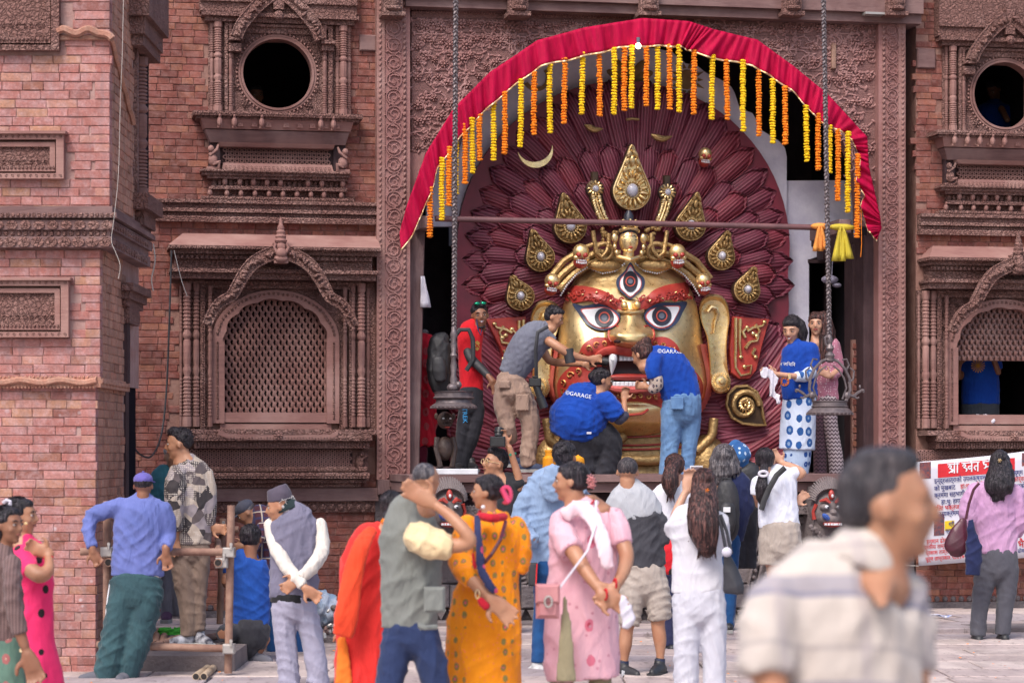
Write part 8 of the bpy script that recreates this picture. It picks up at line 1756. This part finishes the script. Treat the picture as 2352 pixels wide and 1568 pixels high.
for x, y, d_ in ((515, 1000, -.37), (575, 935, -.33)): m = MB(); m.tube([p.P(x+9*cos(a), y+34*sin(a), d_-.02*cos(a)) for a in np.linspace(0, 6.28, 14)], .006, 5); m.build('bangle', MATS['red_bead'], p.e)
m = MB(); 
for i in range(6): c = p.P(425+14*cos(i), 280+30*sin(i*1.1), -.10); rosette(m, (c.x, c.z), .018, c.y, 5, .012)
m.build('hair_flower', M('pink_petal', (.75, .32, .32)), p.e, smooth=True); ol = fab('olive_trousers', (.27, .235, .15), (.22, .19, .12)); p.cloth('trousers', ol, [[(235, 1480, 150), (235, 1650, 150), (240, 2080, 110)], [(480, 1480, 150), (480, 1650, 150), (475, 2080, 110)]], core=.8); p.cloth('trouser_slit', ol, [([(252, 990, 14, -.30), (258, 1120, 62, -.31), (262, 1300, 100, -.32), (262, 1560, 140, -.32)], .3)], wr=.01, core=0)
p.strap('bag_strap', MATS['white_cloth'], [(455, 400, -.12), (450, 560, -.3), (400, 720, -.32), (220, 960, -.3)], .006)
e = empty('pink_pouch', W(1260, 1385, 11.8), 0, 'small dusty pink leather bag at the hip of the woman in the pink kurta', 'bag'); c = W(C16[0]+148*.3593, C16[1]+1030*.3593, 11.85); m = MB(); m.box(c.x-.06, c.x+.055, c.y-.035, c.y+.035, c.z-.095, c.z+.07, .02); m.box(c.x-.063, c.x+.058, c.y-.045, c.y-.0, c.z-.02, c.z+.075, .012); m.build('bag', M('pink_leather', (.50, .22, .23), (.42, .17, .19), rough=.5), e); m = MB(); m.tube([c+Vector((.018*cos(a), -.055, .026*sin(a)-.01)) for a in np.linspace(0, 6.28, 14)], .006, 6); m.build('ring_clasp', MATS['worn_metal'], e)
p.done(); e = empty('folded_paper', W(1440, 1400, 11.8), 0, 'crumpled white paper held behind her back by the woman in pink', 'paper'); m = MB(); loftm(m, [(W(C16[0]+x*.3593, C16[1]+y*.3593, 11.82), r*.3593*MP(11.8)/2, .35) for x, y, r in ((620, 1000, 40), (640, 1080, 90), (655, 1150, 90), (640, 1215, 50))], n=10); o = m.build('paper', MATS['white_cloth'], e); fuse(o, .008, .02, .05, 1)

p = Person('woman in white with very long straight hair holding up a phone', 14.5, C16, (1110, 1830), 'fair', 'people standing in the square', z=0)
p.head(1142, 300, 205, 176, -6, 0, hair='up', hcol='brown', hwr=.003, grow=[('L', [(1145, 270, 160), (1143, 380, 180, -.06), (1140, 500, 200, -.1), (1145, 610, 190, -.12), (1165, 720, 110, -.12)]), ('L', [(1060, 430, 40, -.05), (1045, 660, 20, -.08)])])
p.cloth('blouse', fab('white_lace', (.62, .61, .66), (.55, .54, .61)), [([(1120, 455, 180), (1105, 500, 330), (1100, 590, 365), (1100, 720, 322), (1102, 850, 335), (1105, 990, 345)], .6), [(985, 520, 120), (945, 590, 125, .05), (960, 560, 120, .12)], [(1235, 520, 120), (1262, 620, 105), (1260, 720, 90, .05)]], wr=.022)
p.flesh([(950, 590, 90, .05), (948, 560, 86, .12), (975, 460, 72, .16), (1010, 380, 58, .18), (1030, 340, 48, .18)]); p.hand(1042, 300, 80, dy=.18, curl=.4)
p.cloth('trousers', fab('white_slacks', (.56, .56, .63), (.50, .50, .58)), [([(1112, 970, 330), (1112, 1060, 345), (1112, 1120, 340)], .65), [(1035, 1090, 190), (1032, 1280, 172), (1030, 1500, 160), (1035, 1800, 150)], [(1195, 1090, 185), (1208, 1280, 165), (1210, 1500, 155), (1205, 1800, 145)]], wr=.02)
m = MB(); c = p.P(1165, 335, -.17); rosette(m, (c.x, c.z), .014, c.y, 5, .01); m.build('hair_clip', MATS['marigold_orange'], p.e); p.shoe(1035, 1830, 0, dyd=1); p.shoe(1205, 1830, 0, dyd=1); p.done()
e = empty('phone', W(1599, 1082, 14.7), 0, 'white phone held upright in front of the woman in white', 'phone'); c = W(C16[0]+1095*.3593, C16[1]+216*.3593, 14.7); m = MB(); m.box(c.x-.038, c.x+.038, c.y-.005, c.y+.005, c.z-.06, c.z+.035, .002); m.build('phone_body', MATS['mask_white'], e); m = MB(); m.box(c.x-.033, c.x+.033, c.y-.0065, c.y-.002, c.z-.055, c.z+.030); m.build('screen', M('phone_screen', (.16, .12, .14), rough=.15, bump=0), e)
e = empty('tote_bag', W(1683, 1325, 14.3), 0, 'black leather tote hanging from the shoulder of the woman in white', 'handbag'); q = lambda x, y, r, d_=0: (W(C16[0]+x*.3593, C16[1]+y*.3593, 14.3+d_), r*.3593*MP(14.3)/2, .5)
m = MB(); loftm(m, [q(1275, 700, 30), q(1300, 790, 75), q(1325, 900, 125), q(1335, 970, 140), q(1335, 1000, 125)], n=16, cap=False); o = m.build('bag', M('black_leather', (.035, .035, .045), (.02, .02, .026), rough=.4), e); fuse(o, .008, .01); m = MB(); m.tube([q(x, y, 1)[0] for x, y in ((1240, 500), (1262, 600), (1285, 720))], .010, 6); m.tube([q(x, y, 1)[0] for x, y in ((1250, 490), (1290, 600), (1320, 740))], .010, 6); m.build('strap', MATS['black_leather'], e, smooth=True)
m = MB(); m.ell(q(1290, 730, 1, -.06)[0], (.03, .02, .03), 8, 6); m.build('fluffy_charm', MATS['white_cloth'], e, smooth=True)

# --- nearest people
p = Person('woman in a brown ribbed cardigan entering at the left edge', 12.3, C13, (40, 2000), 'dark', 'people standing in the square', z=0)
p.head(48, 610, 235, 62, 0, 0, hair='up', hcol='black', neck=.2, grow=[('L', [(0, 600, 130), (-20, 660, 120)])]); p.cloth('cardigan', fab('brown_rib', (.19, .125, .12), (.16, .10, .10), 'knit', [(.11, .07, .07)]), [([(20, 745, 150), (0, 800, 260), (-10, 950, 280), (0, 1150, 280), (10, 1320, 270)], .7), [(75, 830, 110, -.1), (72, 960, 105, -.15), (85, 1100, 110, -.15), (125, 1270, 105, -.15)]], wr=.018)
p.flesh([(125, 1270, 80, -.15), (150, 1340, 70, -.15)]); p.hand(185, 1440, -70, dy=-.15, size=.21, curl=.35); p.cloth('skirt', fab('green_print', (.12, .22, .17), (.09, .16, .13), 'floral', [(.35, .12, .12), (.5, .4, .3), .25], sc=12), [([(10, 1300, 280), (20, 1500, 290), (30, 1950, 300)], .7)], wr=.02)
m = MB(); m.tube([p.P(148+26*cos(a), 1368+10*sin(a), -.15) for a in np.linspace(0, 6.28, 14)], .006, 5); m.build('bangle', MATS['gold_trim'], p.e); p.done()
p = Person('woman in a hot pink dress with black drop prints walking right, arms folded', 12.9, C13, (230, 2050), 'mid', 'people standing in the square', z=0)
p.head(128, 555, 232, 84, 0, 0, hair='up', hcol='black', neck=.22, hwr=.005, grow=[('E', ((0, .46, .02), (.22, .18, .24)))]); p.flesh([(140, 680, 110), (140, 730, 180)])
p.cloth('dress', fab('hot_pink', (.80, .035, .16), (.70, .025, .13), 'dots', [(.02, .012, .015), .17], sc=9.5), [([(140, 690, 150), (150, 740, 220), (190, 840, 250), (220, 950, 225), (225, 1060, 205), (220, 1180, 225), (215, 1320, 250), (225, 1450, 290), (240, 1650, 340), (250, 2000, 350)], .75), [(130, 770, 120, -.12), (165, 850, 125, -.18), (190, 890, 120, -.2)]], wr=.024)
p.flesh([(180, 870, 110, -.2), (240, 915, 105, -.24), (290, 890, 86, -.22), (300, 830, 66, -.18), (288, 790, 56, -.15)]); p.hand(265, 768, 160, dy=-.15, curl=.4); m = MB(); m.tube([p.P(295+26*cos(a), 805+10*sin(a), -.17) for a in np.linspace(0, 6.28, 14)], .006, 5); m.build('bangle', MATS['red_bead'], p.e); m = MB(); m.ell(p.P(158, 598, -.10), .010, 7, 6); m.build('earring', MATS['gold_trim'], p.e)
m = MB(); m.tube([p.P(22, 470, -.08), p.P(40, 455, -.1), p.P(62, 462, -.1), p.P(60, 500, -.1)], .010, 6); m.build('hair_clip', MATS['white_cloth'], p.e); p.done()
p = Person('out of focus man in a cream striped polo shirt crossing close to the camera', 4.9, C17, (720, 5300), 'mid', None, z=0)
p.head(1045, 445, 715, 84, -4, 2, face=False, hair='buzz', hcol='buzz', hwr=.004, neck=.23, nlen=.5, hw=.93, grow=[('E', ((0, .02, .40), (.29, .33, .16))), ('E', ((0, .25, .0), (.29, .22, .24)))]); p.flesh([(990, 620, 330), (950, 740, 350), (905, 860, 360), (870, 1000, 400)], .8); p.flesh([(960, 850, 260, -.03), (985, 960, 200, -.08), (1005, 1080, 90, -.15)], .6)
STP = fab('cream_stripe_polo', (.54, .48, .44), (.48, .42, .39), 'plaid', [(2, 4.6, .22, (.26, .24, .29), .75), (2, 4.6, .05, (.10, .13, .28), .8), (2, 9.2, .10, (.30, .26, .27), .5), (0, 5.5, .14, (.36, .31, .33), .45)], fold=.6)
p.cloth('polo_shirt', STP, [([(860, 800, 520), (790, 900, 800), (740, 1020, 980), (720, 1200, 1040), (720, 1450, 1050), (720, 1800, 1040), (720, 2300, 1000)], .6), [(330, 1000, 330, -.05), (260, 1250, 380, -.08), (270, 1520, 360, -.1)], [(1130, 950, 300, .05), (1200, 1200, 260, .05), (1220, 1500, 240, .05)]], wr=.03, size=.16)
p.cloth('collar', MATS['cream_stripe_polo'], [([(900, 720, 470, .0), (860, 830, 560, .0)], .85)], wr=.006, core=0); p.flesh([(300, 1560, 230, -.1), (330, 2000, 190, -.15), (350, 2350, 140, -.15)]); p.flesh([(1215, 1500, 200, .05), (1230, 2300, 130, .0)]); p.hand(350, 2500, -88, dy=-.15); p.hand(1235, 2450, -88, dy=0)
p.cloth('trousers', fab('dark_slacks', (.05, .05, .07)), [([(720, 2280, 1000), (720, 2600, 980)], .6), [(560, 2600, 520), (540, 3700, 420), (540, 5200, 330)], [(900, 2600, 500), (930, 3700, 420), (940, 5200, 330)]], wr=.02); p.shoe(540, 5260, .9, dyd=-.2); p.shoe(940, 5260, .9, dyd=-.2); p.done()
# ---------------------------------------------------------------- scaffold, block, pipes, sack, wires, banner, litter
D = 17.2; DB = 18.9
bk = empty('stone_block', W(440, 1550, 18.3), 0, 'long rough grey stone block under the scaffold', 'block'); a = W(320, 1548, 17.55); b_ = W(538, 1500, 17.55)
m = MB(); m.box(a.x-.3, b_.x, 17.55, 19.9, 0, .17, .02); o = m.build('block', MATS['grey_stone'], bk)
sc_ = empty('pipe_scaffold', W(400, 1560, D), 0, 'rusty pipe and clamp scaffold frame beside the brick tower', 'scaffold')
def pipe(name, a, b_, r=.027, mat='pipe_rust', open_=True, par=None):
    m = MB(); a, b_ = Vector(a), Vector(b_); m.tube([a, b_], r, 12); o = m.build(name, MATS[mat], par or sc_, smooth=True)
    return o
rail = [pipe('rail', W(185, 1266, D), W(540, 1267, D)), pipe('rail', W(222, 1480, D), W(536, 1489, D)), pipe('rail', W(470, 1216, DB), W(548, 1215, DB), .026), pipe('cross_pipe', W(505, 1292, D+.02), W(500, 1240, DB+.1), .026)]
posts = [pipe('post', W(246, 1568, D+.06), W(246, 1150, D+.06), .030), pipe('post', W(524, 1545, D+.06), W(531, 1160, D+.06), .028), pipe('post', W(505, 1432, DB+.06), W(512, 1190, DB+.06), .026)]
pipe('cross_pipe', W(255, 1290, D+.02), W(300, 1262, DB), .026)
for x, y, Y in ((246, 1267, D), (526, 1268, D), (246, 1481, D), (526, 1489, D), (509, 1216, DB), (510, 1292, D)):
    m = MB(); c = W(x, y, Y); m.box(c.x-.042, c.x+.042, c.y-.045, c.y+.06, c.z-.035, c.z+.035, .008); m.tube([c+Vector((.02, -.05, .02)), c+Vector((.02, -.05, .07))], .010, 6); m.box(c.x+.01, c.x+.03, c.y-.06, c.y-.03, c.z+.05, c.z+.065); m.build('clamp', MATS['worn_metal'], sc_)
for x, y, Y in ((503, 1291, D-.0), (252, 1290, D-.02)): m = MB(); c = W(x, y, Y); m.lathe([(.030, -.02), (.030, .03), (.024, .03), (.023, -.01)], (c.x, c.y-.03, c.z), 14, 'y'); m.build('pipe_end', MATS['pipe_rust'], sc_); m = MB(); m.lathe([(.021, .02), (.021, .032)], (c.x, c.y-.03, c.z), 12, 'y'); m.build('pipe_hole_shade', MATS['pipe_dark'], sc_)  # dark disc on the solid end paints the shaded bore
for (x0, y0, Y0), (x1, y1, Y1), lab, mt_ in (((357, 1454, 18.0), (362, 1428, 19.3), 'short rusty pipe pointing at the camera, leftmost on the stone block', 'pipe_rust'), ((372, 1456, 18.0), (380, 1432, 19.2), 'short rusty pipe beside the green rope on the stone block', 'pipe_rust'), ((350, 1476, 17.75), (410, 1446, 18.6), 'rusty pipe lying aslant in front of the green rope', 'pipe_rust'), ((464, 1450, 18.5), (508, 1438, 18.9), 'rusty pipe lying behind the feet of the man in the patchwork jacket', 'pipe_rust'), ((450, 1580, 16.9), (498, 1540, 18.1), 'pale pole lying on the paving at the block corner, left of a pair', 'bamboo_pale'), ((468, 1582, 16.9), (506, 1540, 18.1), 'pale pole lying on the paving at the block corner, right of a pair', 'bamboo_pale')):
    e = empty('loose_pipe', W(x0, y0, Y0), 0, lab, 'pipe', 'loose pipes around the scaffold'); zb = .2 if Y0 > 17.5 and y0 < 1500 else .06
    A_, B_ = W(x0, y0, Y0), W(x1, y1, Y1); A_.z = zb; B_.z = zb; pipe('pipe', A_, B_, .027, mt_, par=e); d_ = (A_-B_).normalized(); m = MB(); m.tube([A_, A_+d_*.002], .021, 12); m.build('pipe_hole_shade', MATS['pipe_dark'], e)
e = empty('green_rope', W(400, 1448, 18.8), 0, 'tangle of bright green rope on the stone block', 'rope'); m = MB(); rr = random.Random(3); c = W(400, 1448, 18.9); c.z = .21
for k_ in range(5): m.tube([c+Vector((.13*cos(a*1.0+k_)*rr.uniform(.5, 1), .10*sin(a+k_), .02+.02*sin(a*3+k_))) for a in np.linspace(0, 6, 16)], .010, 5)
m.build('rope', M('rope_green', (.06, .45, .05), (.04, .3, .03)), e, smooth=True)
e = empty('rubble_sack', W(740, 1440, 20.0), 0, 'torn white and blue sack spilling rubble against the wall', 'sack'); m = MB(); c = W(742, 1420, 20.6)
for dx, dz, r in ((-.05, .12, .15), (.08, .06, .13), (-.12, .0, .12)): m.ell(c+Vector((dx, 0, dz)), (r*1.2, r, r*.8), 12, 8)
o = m.build('sack', fab('sack_weave', (.50, .52, .60), (.16, .28, .42), fold=1.5), e); fuse(o, .012, .06, .07, 1)
rb_m = [MATS['soil'], M('rubble_brick', (.20, .09, .075), (.3, .2, .18)), MATS['worn_metal']]; rr = random.Random(6)
for i in range(46):
    c = W(735+rr.uniform(-22, 70), 1468, 20.2+rr.uniform(0, .8)); c.z = .08+abs(rr.gauss(0, .10))*max(0, 1-abs(c.x+1.55)/.5); m = MB(); r = rr.uniform(.015, .045); m.ell(c, (r*1.4, r, r*.8), 5, 4, Matrix.Rotation(rr.uniform(0, 3), 3, 'Y')); m.build('rubble', rb_m[i % 3 if i % 5 else 2], e)
# wires
def wire(lab, pts, r, mat, nm='wire'):
    P_ = [Vector(q) for q in pts]; e = empty(nm, P_[-1], 0, lab, 'cable'); out = []
    for i in range(len(P_)-1):
        for j in range(6): t = j/6; p0, p1, p2, p3 = P_[max(i-1, 0)], P_[i], P_[i+1], P_[min(i+2, len(P_)-1)]; out.append(.5*((2*p1)+(-p0+p2)*t+(2*p0-5*p1+4*p2-p3)*t*t+(-p0+3*p1-3*p2+p3)*t**3))
    out.append(P_[-1]); m = MB(); m.tube(out, r, 5); m.build('strand', mat, e, smooth=True)
wire('white cord dangling down the corner of the brick tower', [W(x, y, 17.35) for x, y in ((284, -20), (281, 120), (276, 250), (272, 400), (262, 500), (256, 552), (266, 580), (276, 610), (272, 640))], .0022, M('white_cord', (.5, .45, .42)))
wire('black cable looping between the tower and the palace wall', [W(394, 575, 22.2), W(388, 760, 22.2), W(382, 900, 22.2), W(370, 1000, 22.0), W(345, 1049, 21.0), W(310, 1030, 20.0), W(296, 970, 19.2)], .009, BLK)
wire('blue wire hanging at the top of the tower window', [W(355, -20, 18.8), W(352, 20, 18.8), W(342, 50, 18.8), W(336, 85, 18.8)], .004, M('blue_wire', (.03, .08, .5)))
wire('thin grey wire across the left round window frame', [W(400, 575, 22.3), W(416, 640, 22.3), W(430, 680, 22.3)], .003, M('grey_wire', (.35, .33, .34)))
wire('frayed white string hanging from the tower cornice', [W(352, 560, 18.9), W(356, 600, 18.9), W(348, 640, 18.9), W(352, 668, 18.9)], .005, MATS['white_cord'])
# speaker horn under the lattice window eave
# banner
bn = empty('festival_banner', W(2235, 1290, 23.3), 0, 'white printed festival banner in red and blue writing tied along the right wall', 'banner')
BY = lambda x: GW(x, .35)
def BP(x, y, l=0): return W(x, y, BY(x)-l+.02*sin(x*.035)+.01*sin(y*.05))
tl, trr, bl_, br = (2096, 1061), (2460, 1020), (2110, 1299), (2460, 1272)
def BQ(s_, t, l=0):
    x = (tl[0]+(trr[0]-tl[0])*s_)*(1-t)+(bl_[0]+(br[0]-bl_[0])*s_)*t; y = (tl[1]+(trr[1]-tl[1])*s_)*(1-t)+(bl_[1]+(br[1]-bl_[1])*s_)*t+5*sin(pi*s_)*(1-t); return BP(x, y, l)
def bq_patch(name, mat, x0, y0, x1, y1, x2=None, y2=None, l=.006, sl=-.08):
    m = MB(); n = 10; m.grid([[BP(x0+(x1-x0)*i/n, y0+(y1-y0)*j/2+sl*(x0-x0+(x1-x0)*i/n), l) for i in range(n+1)] for j in (0, 1, 2)]); return m.build(name, mat, bn)
m = MB(); m.grid([[BQ(i/30, j/12) for i in range(31)] for j in range(13)]); o = m.build('sheet', M('banner_vinyl', (.66, .64, .70), (.60, .58, .66), rough=.45, bump=.1, bsc=6), bn, smooth='all'); o.modifiers.new('thickness', 'SOLIDIFY').thickness = .003
BR = M('banner_red', (.62, .02, .03), bump=0, rough=.5); BB = M('banner_blue', (.03, .04, .20), bump=0, rough=.5)
bq_patch('title_panel', BR, 2154, 1065, 2331, 1097); bq_patch('yellow_panel', M('banner_yellow', (.85, .60, .02), bump=0), 2170, 1196, 2192, 1218); bq_patch('printed_photo', M('photo_print', (.25, .06, .05), (.05, .05, .08), sc=30, bump=0), 2145, 1182, 2169, 1230)
bq_patch('printed_photo', MATS['photo_print'], 2112, 1062, 2138, 1100); bq_patch('printed_photo', MATS['photo_print'], 2347, 1040, 2400, 1070); bq_patch('printed_photo', MATS['photo_print'], 2345, 1195, 2400, 1220)
def bt(txt, x, y, size, mat, sx=1.0, bold=0, rot=4.5):
    cu = bpy.data.curves.new('lettering', 'FONT'); cu.body = txt; cu.size = 1; cu.align_y = 'CENTER'; cu.resolution_u = 2; cu.offset = bold
    ob = bpy.data.objects.new('tmp', cu); COL.objects.link(ob); dg = bpy.context.evaluated_depsgraph_get(); me = bpy.data.meshes.new_from_object(ob.evaluated_get(dg)); bpy.data.objects.remove(ob); a = radians(rot)
    for v in me.vertices: X_, Y_ = v.co.x*size*sx, v.co.y*size; v.co = BP(x+X_*cos(a)-Y_*sin(a), y-(X_*sin(a)+Y_*cos(a)), .012)-Vector(bn.location)
    me.materials.append(mat); o = bpy.data.objects.new('lettering', me); COL.objects.link(o); o.parent = bn
SHA = [[(.04, .72), (.14, .86), (.26, .80), (.26, .64), (.14, .52), (.30, .42), (.40, .24), (.34, .08)]]
GLY = [(0, SHA+[[(.10, .05), (.42, .34)], [(.54, 0), (.54, 1)], [(.80, 0), (.80, 1), (.74, 1.26), (.62, 1.28), (.54, 1.02)], [(-.02, 1), (.92, 1)]]), (1.25, SHA+[[(.72, .62), (.56, .58), (.52, .40), (.64, .28), (.80, .42)], [(.82, 0), (.82, 1)], [(.82, 1), (.66, 1.22), (.54, 1.30)], [(1.36, 0), (1.36, 1)], [(1.36, .58), (1.12, .58), (1.04, .40), (1.14, .16)], [(-.02, 1), (1.46, 1)]]), (3.05, [[(.16, 1), (.06, .84), (.12, .66), (.28, .66), (.28, .34), (.16, .24)], [(.28, .40), (.66, .40)], [(.66, 0), (.66, 1)], [(.66, 1), (.50, 1.24), (.38, 1.30)], [(.66, 1), (.60, 1.28), (.50, 1.42)], [(.02, 1), (1.6, 1)], [(1.05, 1), (1.05, .5), (1.3, .1)], [(1.5, 0), (1.5, 1)]])]
m = MB()
for gx, ST_ in GLY:
    for S_ in ST_:
        for (xa, ya), (xb, yb) in zip(S_, S_[1:]):
            d_ = Vector((xb-xa, yb-ya)).normalized()*.06; n_ = Vector((-d_.y, d_.x)); Q_ = [(xa-d_.x+n_.x, ya-d_.y+n_.y), (xa-d_.x-n_.x, ya-d_.y-n_.y), (xb+d_.x-n_.x, yb+d_.y-n_.y), (xb+d_.x+n_.x, yb+d_.y+n_.y)]
            m.add([BP(2178+(gx+qx)*26, 1086-qy*20-(gx+qx)*2.1, .014) for qx, qy in Q_], [(0, 1, 2, 3)])
m.build('title_lettering', PRT, bn)
for x, y, t_, mm, sz in ((2146, 1105, 'इन्द्रजात्राको उपलक्ष्यमा २०८२ भाद्र १८', BB, 15), (2146, 1122, 'को मुखबाट', BB, 15), (2206, 1117, 'हाःथुः हायेकेग', BR, 15), (2146, 1138, 'क्रममा सहभागी हुन बिन', BB, 15), (2162, 1153, 'हाःथुः हायके बिशे', BB, 15), (2146, 1168, 'हिला भक्तजनहरुको', BR, 15), (2140, 1182, 'ग कार्यक्रममा समस्त', BB, 15),
                    (2327, 1086, 'सम्म हुन', BB, 15), (2327, 1101, 'कार्यक्रम', BR, 15), (2332, 1117, 'रवको', BB, 15), (2336, 1145, 'प्रस', BR, 14), (2179, 1203, 'श्री', BB, 12), (2172, 1219, 'प्रसा', BB, 12), (2128, 1244, 'हनुमान ढोका दरबार', BR, 14), (2122, 1257, 'प्रकास ताम्राकार  ९८', BR, 13), (2126, 1270, 'प्रकास ताम्राकार ९७०८', BR, 13), (2126, 1284, 'पूर्ण ताम्राकार ९८४३७५७४४०', BR, 13), (2338, 1250, 'भैर', BR, 24), (2338, 1265, 'ढोका', BB, 12)): bt(t_, x, y, sz, mm, .8, .015)
m = MB(); m.tube([BQ(0, 0), W(2040, 1066, BY(2040))], .004, 5); m.tube([BQ(0, 1), W(2050, 1296, BY(2050))], .004, 5); m.build('tie_string', MATS['white_cord'], bn)
for i, (x, y, lab) in enumerate(((2131, 1424, 'crumpled foil wrapper leftmost on the walkway below the banner'), (2150, 1432, 'small white litter scrap between two wrappers below the banner'), (2168, 1421, 'blue and white wrapper nearest the woman in lilac'))):
    e = empty('litter', W(x, y, 22.6), 0, lab, 'litter', 'wrappers on the walkway'); m = MB(); c = W(x, y, 22.6); c.z = .085; rr = random.Random(i)
    m.grid([[c+Vector((q_*.04-.08, t*.03, .03*rr.random()+.0)) for q_ in range(5)] for t in range(4)]); o = m.build('wrapper', M('litter_blue', (.12, .18, .5), (.6, .6, .62), sc=22) if i == 2 else MATS['white_cloth'], e); o.modifiers.new('thickness', 'SOLIDIFY').thickness = .003
# electrical box by the left eave and plank patches on the palace walls
for Xf, Zf, th, l_ in ((LX, LZ, lb_, ((826, 864, 75, 112),)), (RX, RZ, rb_, ((414, 460, 64, 112),))):
    for a0, a1, y0, y1 in l_: m = MB(); m.box(Xf(a0), Xf(a1), -.05, .02, Zf(y1), Zf(y0), .01); m.build('board_patch', MATS['beam_wood'], th)
# wall piece beneath the portal pillars
for xa, xb in ((862, 945), (2018, 2100)):
    m = MB(); m.box(G(xa, 0, .05)[0], G(xb, 0, .05)[0], -.05, .3, 0, G(900, 1136)[2]+.01); m.build('pillar_base', MATS['dark_stone'], po)

e = empty('scattered_petals', (0, 18, .04), 0, 'orange and yellow marigold petals scattered over the paving', 'petals'); e['kind'] = 'stuff'; m = MB(); rr = random.Random(9)
for i in range(170):
    x, y = rr.uniform(-4, 4.6), rr.uniform(15, 20.3); a = rr.uniform(0, 6); r = rr.uniform(.006, .014); m.add([(x+r*cos(a+q_), y+r*1.6*sin(a+q_), .047+.004*(q_ % 2)) for q_ in (0, 1.5, 3, 4.6)], [(0, 1, 2, 3)])
m.build('petals', MATS['marigold_orange'], e, kind='stuff')
for o in bpy.data.objects:
    for k in ('_u', '_z', '_sub'):
        if k in o: del o[k]
